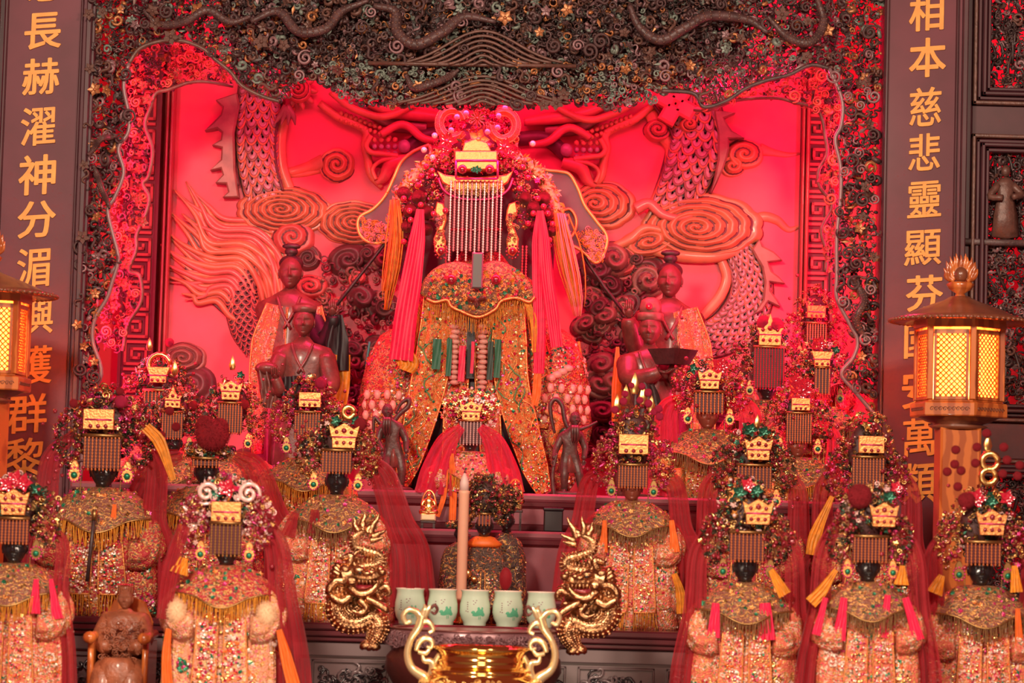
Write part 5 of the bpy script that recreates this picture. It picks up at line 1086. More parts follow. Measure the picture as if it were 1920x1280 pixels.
# crescent visor, plaque
vis = [(822, 334), (838, 342), (893, 346), (948, 342), (962, 334), (952, 356), (930, 370), (893, 374), (856, 370), (832, 356)]
v_ = part('crescent_visor', outline(gl(vis, 0)[:, [0, 2]], GY - .175, GY - .155, .004), [GOLDP], god, False)
part('visor_rim', tube(spline(gl(vis[4:] + vis[:1], -.18), 40), .0035, 6), [PINKF], v_)
m = MB(); m.scat(CURL, atv(rs.uniform(836, 950, 60), rs.uniform(348, 364, 60), GY - .18), rs.uniform(.004, .008, 60), rspin(60, rs, .2), rs.choice([0, 1], 60)); part('visor_filigree', m, [GOLD, OLDG], v_, kind='stuff')
pq = part('crown_plaque', outline(gl([(855, 301), (933, 301), (933, 335), (855, 335)])[:, [0, 2]], GY - .21, GY - .15, .004), [GOLDP], god, False)
part('plaque_rim', join(*[tube(gl(e_, -.212), .0035, 6) for e_ in ([(855, 301), (933, 301)], [(933, 301), (933, 335)], [(933, 335), (855, 335)], [(855, 335), (855, 301)])]), [PINKF], pq)
for x in (867, 918): gemset(pq, gp(x, 317, -.215), .014)
part('plaque_blossom', join(tf(FLOWER, gp(893, 318, -.212), .014), tf(FLOWER, gp(887, 318, -.212), .009), tf(FLOWER, gp(899, 318, -.212), .009)), [TEAL], pq)
part('upper_plaque', outline(gl([(868, 300), (872, 284), (893, 276), (915, 284), (922, 300)])[:, [0, 2]], GY - .19, GY - .16, .004), [GOLDP], god, False)
for i, (x, y, r_, m_) in enumerate(((897, 262, .034, 'gf'), (893, 288, .02, 'g'), (880, 270, .018, 'f'), (912, 270, .018, 'f'), (838, 265, .032, 'r'), (945, 275, .03, 'r'), (836, 282, .02, 'r'), (957, 285, .02, 'r'), (895, 222, .026, 's'))):
    part('crown_flower', tf(join(petal_g(12, .1), ell((0, -.1, 0), (.2, .2, .2), BALL1)) if m_ == 's' else FLOWER, gp(x, y, -.18), r_), [{'gf': GOLDP, 'g': TEAL, 'f': PINKF, 'r': RUBYB, 's': OLDG}[m_]], god)
# crown cap and wire work
part('crown_cap', ell(gp(893, 310, .0), (.095, .085, .14), BALL3), [mat('dark_crown_cap', (.07, .02, .02), .5)], god)
m = MB(); filigree(m, gp(893, 270, -.03), (.115, .11, .11), 420, rs, .012, (0, 0, 1, 2, 2, 4, 0, 3), front=True)
for c, r_ in (((820, 320), (.03, .03, .04)), ((800, 350), (.04, .03, .04)), ((778, 390), (.035, .03, .05)), ((765, 435), (.025, .03, .04)), ((812, 385), (.03, .03, .05)), ((968, 320), (.035, .03, .04)), ((990, 350), (.04, .03, .04)), ((1012, 390), (.035, .03, .05)), ((1025, 440), (.025, .03, .05)), ((985, 390), (.03, .03, .05)), ((845, 300), (.03, .03, .03)), ((945, 300), (.03, .03, .03))):
    filigree(m, gp(*c, -.1), r_, 75, rs, .009, (0, 0, 1, 2, 2, 4, 3))
part('crown_filigree', m, FIL, god, kind='stuff')
# twin beaded loops on top
for cx, cy in ((848, 232), (944, 236)):
    a = np.linspace(.3, 5.6, 26) + (0 if cx < 900 else math.pi * .9); P = np.stack([cx + 24 * np.cos(a), cy - 26 * np.sin(a)], 1)
    L_ = part('beaded_loop', tube(gl(P, -.12), .014, 8), [mat('net_of_gold_beads', (.7, .3, .12), .35, .6, bump=1, bscale=260)], god)
    m = MB(); q = gl(P, -.12); 
    for dd in (-.35, .0, .35):
        pp = spline(q, 60); T, N, B = frames(pp); pos = pp + N * .014 * math.sin(dd * 3) + np.array([0, -1, 0]) * .014 * math.cos(dd * 3); m.scat(BALL1, pos, np.full(60, .0032), rspin(60, rs), np.zeros(60, int))
    part('bead_net', m, [GOLD], L_, kind='stuff')
pearls = [(857, 219), (874, 212), (947, 202), (935, 217), (933, 239), (914, 247), (846, 244), (815, 254), (795, 281), (811, 295), (999, 269)]
reds = [(810, 320), (790, 330), (784, 347), (757, 372), (789, 384), (813, 401), (770, 412), (757, 453), (980, 313), (990, 333), (974, 353), (1019, 387), (1027, 400), (1036, 420), (990, 419), (799, 312), (768, 395), (1008, 372), (1000, 400), (1030, 450), (835, 395)]
mp = one(BALL2).mesh('pearl', [PEARL]); mr = one(BALL2).mesh('glass_ball', [RUBYB])
for x, y in pearls: inst('pearl', mp, god, gp(x, y, -.19), scl=.0092)
for x, y in reds: inst('glass_ball', mr, god, gp(x, y, -.19), scl=.0092)
NETB = mat('net_bead_ball', (.35, .08, .06), .4, .3, bump=1.5, bscale=330)
mn = one(BALL3).mesh('net_ball', [NETB])
for x, y, r_ in ((757, 362, 13), (785, 370, 14), (770, 395, 14), (799, 398, 14), (763, 425, 12), (800, 430, 12), (1020, 372, 13), (1000, 390, 14), (1025, 402, 13), (1005, 425, 13), (1035, 432, 11), (985, 372, 12)): inst('net_ball', mn, god, gp(x, y, -.14), scl=r_ * s8)
# ear plates
for s_, cx in ((-1, 826), (1, 962)):
    o_ = [(cx + s_ * a, y) for a, y in ((-8, 396), (4, 392), (8, 410), (-2, 428), (2, 440), (10, 460), (8, 482), (0, 492), (-10, 486), (-13, 465), (-8, 445), (-14, 425), (-12, 408))]
    e = part('ear_plate', outline(gl(o_)[:, [0, 2]], GY - .19, GY - .175, .004), [GOLDP], god, False)
    gemset(e, gp(cx - s_ * 1, 470, -.195), .011); m = MB(); a = np.arange(12) / 12 * 6.283
    m.scat(BALL1, gp(cx - s_ * 1, 472, -.195) + np.stack([.018 * np.cos(a), 0 * a, .02 * np.sin(a)], 1), np.full(12, .004), rspin(12, rs), np.zeros(12, int))
    m.scat(CURL, atv(cx + rs.uniform(-12, 8, 40), rs.uniform(400, 455, 40), GY - .195), rs.uniform(.004, .008, 40), rspin(40, rs, .2), rs.choice([0, 1], 40)); part('plate_filigree', m, [RUBY, OLDG], e, kind='stuff')
    me = one(strand((0, 0, 0), 95 * s8, .004, .008)).mesh('ear_chain', [RUBYB])
    for q in (0, 7): inst('ear_chain', me, god, gp(cx + s_ * (-18 if s_ < 0 else 18) * (1 if s_ < 0 else 1) + (-s_ * 0) + q * s_, 460, -.17))
# outer garlands, tassels, ribbons
GARM = [mat('apricot_fuzz', (.85, .42, .22), .6), mat('rose_fuzz', (.85, .25, .25), .6), SATY, OLDG]
for pts in ([(842, 290), (806, 305), (778, 330), (755, 360), (742, 395), (738, 440)], [(952, 292), (990, 308), (1018, 335), (1036, 370), (1048, 410), (1056, 460)]):
    P = spline(gl(pts, -.08), 200); m = MB(); m.add(tube(P[::8], .014, 8), 0); n = 900; q = P[rs.randint(0, 200, n)] + rs.normal(0, 1, (n, 3)) * [.01, .01, .01]
    m.scat(LEAF, q, rs.uniform(.006, .013, n), rspin(n, rs, .6), rs.choice(4, n)); part('fuzzy_garland', m, GARM, god, kind='stuff')
def tassel(pts, w, mats_, seed):
    m = MB(); r_ = np.random.RandomState(seed); base = spline(gl(pts, -.14), 30)
    for k in range(60):
        o = r_.normal(0, .35, 3) * [1, .5, 0]; wd = lerp(w, 30) * s8
        P = base + o[None, :] * wd[:, None] + np.array([1, 0, 0]) * (.002 * np.sin(np.linspace(0, 6, 30) + k))[:, None]; P = P[: r_.randint(22, 30)]
        m.add(tube(P[::3], [.0022, .0022, .0008], 4), r_.randint(len(mats_)))
    part('tassel', m, mats_, god, kind='stuff')
tassel([(741, 375), (742, 440), (736, 500), (728, 550), (722, 592)], [12, 22, 24, 20, 8], [SATO, SATY, SATO], 1)
tassel([(1048, 400), (1058, 460), (1068, 510), (1078, 560), (1083, 605)], [14, 26, 26, 18, 6], [SATO, mat('rose_fuzz', (.8, .2, .2), .6), SATY], 2)
tassel([(770, 560), (785, 610), (776, 670)], [14, 26, 16], [SATY, SATO], 3); tassel([(993, 560), (1008, 620), (1012, 700)], [10, 18, 12], [SATY, SATO], 4)
def grib(pts, w, m_, d=-.2, seed=0): part('ribbon', ribbon(gl(pts, d), np.array(w) * s8, 3, .08, 16, 40, seed), [m_], god)
grib([(788, 392), (782, 450), (772, 520), (760, 600), (752, 675)], [14, 30, 38, 42, 44], SATP, seed=1)
grib([(1012, 395), (1008, 450), (1010, 520), (1012, 620), (1010, 700)], [10, 20, 24, 22, 20], SATP, seed=2)
grib([(1014, 395), (1020, 450), (1026, 520), (1036, 590), (1044, 650)], [10, 20, 24, 24, 22], SATP, d=-.21, seed=3)
grib([(985, 560), (1000, 600), (1004, 660)], [10, 14, 12], SATY, seed=4); grib([(1008, 700), (1006, 735), (1002, 760)], [14, 16, 12], SATO, seed=5); grib([(745, 650), (765, 680), (760, 695)], [30, 40, 24], SATY, d=-.19, seed=6)
# fans on poles held by the attendants
def ffan(label, poly, pole, fr, seed, rim2=None):
    Yf = 8.30; P = path(poly, Yf); c = P.mean(0)
    t = thing('ceremonial_fan', label, 'fan', (c[0], Yf, c[2]))
    sm = spline(np.vstack([P, P[:1]]), 90)[:-1]
    part('fan_panel', outline(sm[:, [0, 2]], Yf - .008, Yf + .008, .002), [GREYF], t, False)
    part('fan_rim', tube(np.vstack([sm, sm[:1]]) - [0, .008, 0], .0055, 7), [mat('amber_gold_rim', (.85, .42, .12), .4, .4)], t)
    if rim2: part('inner_rim', tube(spline(path(rim2, Yf - .012), 30), .0045, 6), [mat('amber_gold_rim', (.85, .42, .12), .4, .4)], t)
    m = MB(); n = 260; r_ = np.random.RandomState(seed); q = np.array(fr, float); x = r_.uniform(q[:, 0].min(), q[:, 0].max(), n); y = r_.uniform(q[:, 1].min(), q[:, 1].max(), n); k = inpoly(x, y, fr)
    m.scat(CURL, atv(x[k], y[k], Yf - .012), r_.uniform(.006, .012, k.sum()), rspin(int(k.sum()), r_, .2), r_.choice([0, 1, 2], k.sum())); part('fan_embroidery', m, [SATY, mat('rose_fuzz', (.8, .2, .2), .6), CARVE2], t, kind='stuff')
    part('pole', tube(path(pole, Yf + .0), .0055, 8), [WOODD], t); return t
ffan('grey fan with gold rim behind the goddess on the side of the flame mane', [(805, 272), (775, 285), (752, 305), (738, 335), (722, 368), (700, 392), (676, 406), (671, 425), (680, 446), (704, 456), (750, 445), (800, 420), (820, 340)], [(735, 440), (715, 465), (660, 535), (605, 605)], [(676, 410), (735, 425), (735, 450), (700, 454), (680, 440)], 1)
ffan('grey fan with gold rim behind the goddess on the side of the big spiral cloud', [(985, 300), (1020, 318), (1048, 322), (1068, 328), (1084, 355), (1096, 385), (1118, 415), (1138, 445), (1130, 480), (1115, 492), (1090, 470), (1050, 450), (1000, 420)], [(1085, 460), (1102, 492), (1135, 540), (1172, 588)], [(1085, 440), (1105, 425), (1136, 445), (1128, 488), (1110, 488)], 2, [(1048, 398), (1068, 392), (1080, 410), (1078, 432), (1066, 450)])
# ================================================================== WOODEN ATTENDANTS AND GUARDIANS
def skin_body(nodes, edges, root, sub=2):
    """one continuous figure grown from joints: nodes name -> (xyz, radius)."""
    ks = list(nodes); me = bpy.data.meshes.new('tmp'); me.from_pydata([tuple(nodes[k][0]) for k in ks], [(ks.index(a), ks.index(b)) for a, b in edges], []); 
    o = bpy.data.objects.new('tmp', me); SC.collection.objects.link(o); md = o.modifiers.new('s', 'SKIN'); sv = me.skin_vertices[0].data
    for i, k in enumerate(ks): r_ = nodes[k][1]; sv[i].radius = (r_, r_) if np.ndim(r_) == 0 else r_; sv[i].use_root = (k == root)
    m2 = o.modifiers.new('u', 'SUBSURF'); m2.levels = sub; m2.render_levels = sub
    r = bpy.data.meshes.new_from_object(o.evaluated_get(bpy.context.evaluated_depsgraph_get())); bpy.data.objects.remove(o)
    n = len(r.vertices); V = np.empty(n * 3); r.vertices.foreach_get('co', V); fs = [tuple(p.vertices) for p in r.polygons]; return geo(V.reshape(-1, 3), fs)
def hand_at(p, size, Rm, side=1): V, L, S = HANDG; return ((V * [side, 1, 1] * size) @ np.array(Rm).T + np.array(p), L, S)
def attendant(label, fx, fy, fw, Y, hat, robe_pal, arms, stoles=(), skirt='dark', turn=0., extra=None, shoulder=1.5, hm=WOODF):
    u = fw * Y / F; fp = at(fx, fy, Y); H = fp[2] - .95 * u - zB; O = np.array([fp[0], Y, zB])
    t = thing('wooden_attendant', label, 'statue', O)
    L = Loft([(0, 1.5 * u, 1.1 * u), (H * .5, 1.35 * u, .95 * u), (H - 1.6 * u, 1.2 * u, .8 * u), (H - .6 * u, shoulder * u, .75 * u), (H - .12 * u, shoulder * .82 * u, .6 * u), (H, .5 * u, .4 * u), (H + .25 * u, .3 * u, .3 * u)], .05, 9, O, ph=fx)
    gs = [L.geo(30, 48), tube([O + [0, 0, H], fp + [0, .03, -.45 * u]], [.3 * u, .26 * u], 12)]
    part('body', join(*gs), [hm], t)
    # collar folds and belt
    part('robe_folds', join(*[tube(spline([O + [s_ * .5 * u, -.62 * u, H - .1 * u], O + [s_ * .25 * u, -.85 * u, H - .8 * u], O + [-s_ * .15 * u, -.92 * u, H - 1.5 * u]], 12), .07 * u, 7) for s_ in (-1, 1)]), [hm], t)
    h = head(t, fp + [0, -.1 * u, .0], u, WOODF, turn=turn)
    if hat == 'knot':
        part('hair', join(ell(fp + [0, .12 * u, .42 * u], (.53 * u, .52 * u, .38 * u), BALL3), ell(fp + [0, 0, .92 * u], (.3 * u, .25 * u, .2 * u)), ell(fp + [0, 0, 1.15 * u], (.42 * u, .2 * u, .14 * u)), tube(np.array([fp + [0, 0, .7 * u], fp + [0, 0, 1.0 * u]]), .2 * u, 10)), [WOODD], t)
    elif hat == 'band':
        part('hair', ell(fp + [0, .12 * u, .4 * u], (.53 * u, .52 * u, .45 * u), BALL3), [WOODD], t); part('crown_band', join(tf(lathe([(.5, 0), (.56, .02), (.6, .3), (.52, .32), (.3, .45), (0, .47)], 24), (0, 0, 0), u), tf(ell((0, -.55, .15), (.12, .08, .14), BALL1), (0, 0, 0), u)) and tf(lathe([(.5, 0), (.56, .02), (.6, .3), (.52, .32), (.3, .45), (0, .47)], 24), fp + [0, 0, .45 * u], u), [CARVE2], t)
    elif hat == 'official':
        part('hat', join(tf(lathe([(.5, 0), (.58, .02), (.6, .3), (.55, .34), (.5, .36)], 24), fp + [0, 0, .4 * u], u), tf(lathe([(.5, 0), (.5, .3), (.42, .6), (.2, .72), (0, .74)], 20), fp + [.0, 0, .72 * u], u)), [mat('rosy_worn_hat', (.3, .12, .1), .45, noise=.4, nscale=60)], t); gemset(t, fp + [-.1 * u, -.55 * u, 1.0 * u], .16 * u, 'b')
    for (pts, r_, hs, rot, side, mt_) in arms:
        P = path([(a, b) for a, b, c in pts], Y) + np.array([[0, c * u, 0] for a, b, c in pts])
        a_ = part('arm', tube(spline(P, 22), np.array(r_) * u, 12), [mt_], t)
        part('hand', hand_at(P[-1], hs * u, rot, side), [WOODF], a_)
    for (pts, w_, pal) in stoles:
        g = ribbon(path(pts, Y - .75 * u), np.array(w_) * Y / F, 2, .08, 14, 40, int(fx)); s_ = part('embroidered_stole', g, [bro(pal)], t); V = g[0].reshape(40, 14, 3)
        part('stole_piping', join(tube(V[:, 0], .003, 5), tube(V[:, -1], .003, 5)), [GOLDP], s_)
    if extra: extra(t, u, O, H, fp)
    return t
RX = lambda a: rotm('X', a); RZ = lambda a: rotm('Z', a); RY_ = lambda a: rotm('Y', a)
def ex1(t, u, O, H, fp):
    part('hanging_sleeve', ribbon(path([(632, 590), (632, 640), (634, 695)], 8.2), np.array([20, 44, 40]) * 8.2 / F, 1.5, .12, 12, 24, 3), [BLACKR], t); part('sleeve_lining', ribbon(path([(640, 665), (640, 720), (636, 765)], 8.21), np.array([34, 32, 26]) * 8.2 / F, 2, .1, 10, 20, 4), [SATY], t)
attendant('tall wooden attendant with topknot and patterned stole holding the fan pole beside the flame mane', 545, 512, 44, 8.33, 'knot', 'salmon', [([(585, 590, -.2), (612, 640, -.9), (628, 612, -1.6), (628, 598, -1.7)], [.55, .45, .32, .25], 0.8, RX(-2.6), 1, BLACKR)], stoles=[([(520, 572), (505, 640), (496, 720), (500, 850)], [40, 62, 56, 54], 'salmon'), ([(592, 575), (604, 640), (612, 760)], [22, 26, 24], 'salmon')], extra=ex1)
attendant('tall wooden attendant with topknot turned towards the goddess, beside the scaled coil', 1256, 527, 46, 8.33, 'knot', 'salmon', [([(1218, 610, -.2), (1195, 650, -.9), (1178, 615, -1.6), (1176, 602, -1.7)], [.55, .5, .36, .25], 0.85, RX(-2.6), -1, WOODF)], stoles=[([(1285, 580), (1302, 650), (1316, 740), (1318, 860)], [44, 60, 50, 40], 'salmon')], turn=-.25,
          extra=lambda t, u, O, H, fp: part('amber_sash', ribbon(path([(1158, 650), (1156, 720), (1158, 790)], 8.2), np.array([6, 18, 22]) * 8.2 / F, 1, .12, 8, 20, 9), [SATO], t))
attendant('smaller bare wooden attendant with crown band holding a folded cloth', 570, 604, 40, 8.14, 'band', 'x', [([(530, 670, -.2), (512, 720, -.8), (530, 735, -1.5), (522, 712, -1.7)], [.5, .42, .3, .24], .85, RX(-1.9), 1, WOODF), ([(610, 670, -.2), (622, 725, -.7), (595, 735, -1.4), (572, 722, -1.6)], [.5, .42, .3, .24], .85, RX(-1.7) , -1, WOODF)],
          extra=lambda t, u, O, H, fp: [part('folded_cloth', join(ell(at(500, 690, 8.06), (.035, .025, .02), BALL3), ribbon(path([(500, 690), (508, 730), (506, 765)], 8.05), np.array([40, 44, 30]) * 8.06 / F, 3, .16, 14, 20, 5)), [WOODF], t), part('cloth_fold', ribbon(path([(545, 705), (548, 740), (550, 775)], 8.04), np.array([30, 40, 40]) * 8.06 / F, 2, .14, 12, 16, 6), [BLACKR], t)])
attendant('smaller wooden attendant in official hat with crossed arms holding a tray', 1219, 618, 42, 8.14, 'official', 'x', [([(1178, 680, -.2), (1180, 712, -1.0), (1215, 708, -1.6), (1232, 700, -1.7)], [.55, .45, .36, .28], .8, RZ(1.2) @ RX(-1.4), 1, WOODF), ([(1262, 680, -.2), (1272, 720, -.9), (1262, 700, -1.5), (1272, 678, -1.6)], [.5, .42, .34, .26], 1.0, RZ(-.6) @ RX(-2.3), 1, WOODF)], turn=-.2,
          extra=lambda t, u, O, H, fp: [part('tray', join(tf(lathe([(0, -.045), (.05, -.045), (.075, 0), (.07, 0), (.045, -.035), (0, -.036)], 4), at(1262, 655, 8.02)), ), [WOODD], t, False), part('sleeve_dark_cloth', ribbon(path([(1200, 712), (1212, 750), (1215, 800)], 8.03), np.array([36, 52, 56]) * 8.05 / F, 2, .12, 12, 20, 8), [WOODD], t)])  # dark cloth hanging below the crossed sleeves
def guardian(label, J, Y, scarf, staff=None):
    """small striding demon guardian, one continuous carved body."""
    s = Y / F; nd = {}
    for k, (x, y, d, r_) in J.items(): nd[k] = (at(x, y, Y) + [0, d, 0], r_ * s)
    base = min(nd['footl'][0][2], nd['footr'][0][2]); zz = zB + .006
    for k in ('footl', 'footr', 'toel', 'toer'): nd[k] = (np.array([nd[k][0][0], nd[k][0][1], zz + nd[k][1] * .6]), nd[k][1])
    c = nd['pelvis'][0]; t = thing('guardian_statue', label, 'statue', (c[0], Y, zB))
    E = [('pelvis', 'belly'), ('belly', 'chest'), ('chest', 'neck'), ('neck', 'headb'), ('chest', 'shl'), ('shl', 'ell'), ('ell', 'hal'), ('chest', 'shr'), ('shr', 'elr'), ('elr', 'har'), ('pelvis', 'hipl'), ('hipl', 'knl'), ('knl', 'footl'), ('footl', 'toel'), ('pelvis', 'hipr'), ('hipr', 'knr'), ('knr', 'footr'), ('footr', 'toer')]
    part('body', skin_body(nd, E, 'pelvis'), [WOODG], t)
    hp = nd['headb'][0]; head(t, hp + [0, -.01, .0], 20 * s, WOODG, turn=.2)
    part('beard', join(*[tube(spline([hp + [q * .006, -.03, -.02], hp + [q * .008, -.035, -.045], hp + [q * .006, -.02, -.07]], 6), [.006, .005, .001], 6) for q in (-1, 0, 1)]), [WOODG], t)
    for k in ('hal', 'har'): part('hand', hand_at(nd[k][0], 15 * s, np.eye(3), 1 if k == 'hal' else -1), [WOODG], t)
    p = nd['pelvis'][0]; part('kilt', tf(lathe([(13 * s, 6 * s), (16 * s, -10 * s), (22 * s, -34 * s), (20 * s, -34 * s)], 30, 1, .75, lambda a, z: 1 + .12 * np.sin(7 * a)), p), [WOODF], t)
    part('flying_scarf', tube(spline(path(scarf, Y + .01), 44), [.004, .007, .007, .007, .003], 8, 1.6), [WOODG], t)
    if staff: part('club', tube(spline(path(staff, Y - .03), 20), [.004, .006, .009], 8), [WOODG], t)
    part('rock_base', tf(lathe([(.055, 0), (.06, .006), (.05, .012), (0, .012)], 16, 1, .8, lambda a, z: 1 + .1 * np.sin(5 * a)), (c[0], Y, zB)), [WOODG], t)
guardian('small dark wooden guardian with a large looping scarf beside the black-faced statue', dict(pelvis=(738, 842, 0, 12), belly=(736, 825, 0, 13), chest=(733, 803, 0, 15), neck=(729, 787, -.01, 7), headb=(727, 771, -.015, 8), shl=(750, 800, 0, 9), ell=(762, 825, .0, 7), hal=(762, 850, -.02, 5), shr=(716, 802, 0, 9), elr=(708, 826, -.01, 7), har=(718, 846, -.03, 5),
         hipl=(748, 852, 0, 11), knl=(754, 882, -.01, 9), footl=(752, 916, 0, 6), toel=(752, 920, -.03, 5), hipr=(728, 852, 0, 11), knr=(722, 880, -.03, 9), footr=(720, 916, -.01, 6), toer=(718, 920, -.04, 5)), 7.86, [(700, 812), (702, 782), (716, 795), (735, 792), (750, 775), (765, 762), (766, 748), (752, 756), (742, 775)])
guardian('small dark wooden guardian with a club beside the black box', dict(pelvis=(1068, 852, 0, 12), belly=(1068, 838, 0, 13), chest=(1070, 818, 0, 15), neck=(1075, 802, -.01, 7), headb=(1078, 786, -.015, 8), shl=(1088, 816, 0, 9), ell=(1098, 840, .0, 7), hal=(1094, 862, -.02, 5), shr=(1052, 820, 0, 9), elr=(1042, 842, -.01, 7), har=(1038, 862, -.03, 5),
         hipl=(1078, 862, 0, 11), knl=(1086, 890, -.01, 9), footl=(1090, 926, 0, 6), toel=(1092, 930, -.03, 5), hipr=(1060, 862, 0, 11), knr=(1058, 890, -.02, 9), footr=(1058, 926, -.01, 6), toer=(1056, 930, -.04, 5)), 7.86, [(1040, 812), (1034, 785), (1032, 758), (1042, 748), (1054, 760), (1060, 790), (1072, 806), (1100, 800), (1120, 790)], [(1044, 850), (1036, 890), (1040, 935)])
# ================================================================== WOODEN SEATED DEITY, LITTLE FIGURES
def seated():
    Y = 6.66; s = Y / F; f = at(236, 1122, Y); O = np.array([f[0], Y, zF]); t = thing('seated_wooden_deity', 'unpainted carved wooden deity seated in an armchair between two robed statues', 'statue', O); z = lambda py: at(236, py, Y)[2]
    W = AMBW; W2 = mat('carved_reddish_wood', (.42, .13, .06), .4, noise=.35, nscale=50, bump=.5, bscale=140, coat=.2)
    head(t, f + [0, -.01, 0], 28 * s, W2)
    part('crown', tf(lathe([(13 * s, 0), (16 * s, 4 * s), (14 * s, 10 * s), (15 * s, 14 * s), (8 * s, 18 * s), (0, 19 * s)], 22), (f[0], Y, z(1114))), [W2], t)
    me = one(BALL1).mesh('crown_bead', [RUBYB]); ms = one(strand((0, 0, 0), 14 * s, 1.0 * s, 2.6 * s)).mesh('bead_strand', [W2])
    for k in range(8): inst('crown_bead', me, t, (f[0] + (k - 3.5) * 3.9 * s, Y - 17 * s, z(1095)), scl=2.3 * s); inst('bead_strand', ms, t, (f[0] + (k - 3.5) * 3.9 * s, Y - 17 * s, z(1098)))
    nd = {'pelvis': (O + [0, .0, z(1250) - zF], .07), 'belly': ((f[0], Y, z(1210)), .06), 'chest': ((f[0], Y, z(1175)), .062), 'neck': ((f[0], Y, z(1148)), .02), 'top': ((f[0], Y, z(1138)), .017)}
    ed = [('pelvis', 'belly'), ('belly', 'chest'), ('chest', 'neck'), ('neck', 'top')]
    for q in (-1, 1):
        nd['s%d' % q] = ((f[0] + q * 32 * s, Y, z(1168)), .032); nd['e%d' % q] = ((f[0] + q * 44 * s, Y - .03, z(1200)), .028); nd['h%d' % q] = ((f[0] + q * 22 * s, Y - .08, z(1215)), .018)
        nd['hip%d' % q] = ((f[0] + q * 22 * s, Y - .02, z(1255)), .04); nd['k%d' % q] = ((f[0] + q * 26 * s, Y - .1, z(1258)), .034); nd['f%d' % q] = ((f[0] + q * 24 * s, Y - .12, zF + .03), .03)
        ed += [('chest', 's%d' % q), ('s%d' % q, 'e%d' % q), ('e%d' % q, 'h%d' % q), ('pelvis', 'hip%d' % q), ('hip%d' % q, 'k%d' % q), ('k%d' % q, 'f%d' % q)]
    nd = {k: (v[0], v[1]) for k, v in nd.items()}; part('body', skin_body(nd, ed, 'pelvis'), [W2], t)
    for q in (-1, 1): part('hand', hand_at(nd['h%d' % q][0] , .03, RX(-1.3), q), [W2], t)
    m = MB(); r_ = np.random.RandomState(4); n = 150; m.scat(CURL, np.stack([f[0] + r_.uniform(-38, 38, n) * s, np.full(n, Y - .075), z(1160) - r_.uniform(0, 1, n) * 120 * s], 1), r_.uniform(.005, .01, n), rspin(n, r_, .3), np.zeros(n, int)); part('carved_robe_pattern', m, [W2], t, kind='stuff')
    part('robe_front', tf(lathe([(42 * s, 0), (40 * s, 30 * s), (33 * s, 50 * s), (24 * s, 62 * s)], 30, 1, .55, lambda a, z_: 1 + .05 * np.sin(12 * a)), (f[0], Y - .1, z(1292))), [W2], t)
    for q in (-1, 1):
        x = f[0] + q * 50 * s; ar = part('chair_arm', join(tube([(x, Y - .12, z(1192)), (x, Y + .06, z(1188))], .011, 10), ell((x, Y - .125, z(1192)), (.017, .017, .015), BALL2), tube([(x, Y - .1, z(1194)), (x, Y - .1, zF + .12)], .008, 8)), [W], t)
        part('chair_side', box(x - .006, x + .006, Y - .1, Y + .07, zF + .1, z(1200), .002), [W], t, False)
    part('chair_seat', join(box(f[0] - 60 * s, f[0] + 60 * s, Y - .13, Y + .08, z(1282) - .03, z(1282), .006), box(f[0] - 55 * s, f[0] + 55 * s, Y - .11, Y + .06, zF, z(1282) - .03, .006)), [W], t, False)
    part('chair_back', tf(outline([(-42 * s, 0), (42 * s, 0), (46 * s, .1), (30 * s, .15), (0, .165), (-30 * s, .15), (-46 * s, .1)], 0, .015, .004), (f[0], Y + .06, z(1245))), [W], t, False)
seated()
def furx(t, u, O, H, fp):
    r_ = np.random.RandomState(8); L = Loft([(0, 1.5 * u, .8 * u), (H * .6, 1.5 * u, .85 * u), (H - .2 * u, .7 * u, .6 * u)], 0, 1, O); n = 1500; z = r_.uniform(.3 * u, H - .1 * u, n); th = r_.uniform(-3.1, 0, n); m = MB(); m.scat(LEAF, L.at(z, th), np.stack([r_.uniform(.1, .28, n) * u, np.full(n, .05 * u), np.full(n, .06 * u)], 1), rspin(n, r_, .3) @ rotm('Y', 0) , r_.choice([0, 0, 0, 1, 2], n, p=[.3, .25, .25, .12, .08]))
    part('fur_coat_tufts', m, [FURB, CARVE2, SATO], t, kind='stuff'); part('orange_collar', tf(lathe([(.9 * u, -.5 * u), (1.1 * u, -.3 * u), (.6 * u, .1 * u), (.4 * u, .15 * u)], 24, 1, .8), O + [0, 0, H]), [SATO], t)
    part('amber_gourd_ornament', join(ell(fp + [-.9 * u, -1.1 * u, -2.6 * u], (.25 * u, .15 * u, .3 * u), BALL2), ell(fp + [-.5 * u, -1.15 * u, -2.9 * u], (.2 * u, .15 * u, .2 * u), BALL2)), [GOLD], t)
deity('small dark-faced figure in brown fur robe behind the tall candle', 908, 992, 32, 7.16, zT, 'dark', seed=31, plaque=None, curtain=(-.9, -.2, .7, 4), crown_top=-2.9, crown_r=(1.1, .8), side=1.0, veil=None, seq=120, robe_w=1.3, sleeves=False, panels=True, cape=False, filp=(1, 0, 1, 2, 1, 4), sidepal=(1, 1, 0, 4), clus=1.0, ear=False, group=None, name='dark_figurine', extra=furx)
deity('leaning dark-faced figure in tattered brown robe right of the candle figure', 950, 982, 28, 7.22, zT, 'dark', seed=32, plaque=None, curtain=(0, 0, 1, 0), crown_top=-2.3, crown_r=(.9, .7), side=0, veil=None, seq=60, robe_w=1.3, sleeves=False, panels=False, cape=False, filp=(1, 0, 1, 2, 1, 4), clus=.8, ear=False, group=None, name='dark_figurine',
      extra=lambda t, u, O, H, fp: [part('red_pouch', ell(at(948, 1085, 7.12), (.017, .012, .03), BALL3), [TULLE], t), part('hanging_cords', join(*[tube(spline(path([(955 + k * 3, 1000), (964 + k * 3, 1040), (958 + k * 2, 1066)], 7.14), 12), .0014, 5) for k in range(4)]), [WOODD], t)])
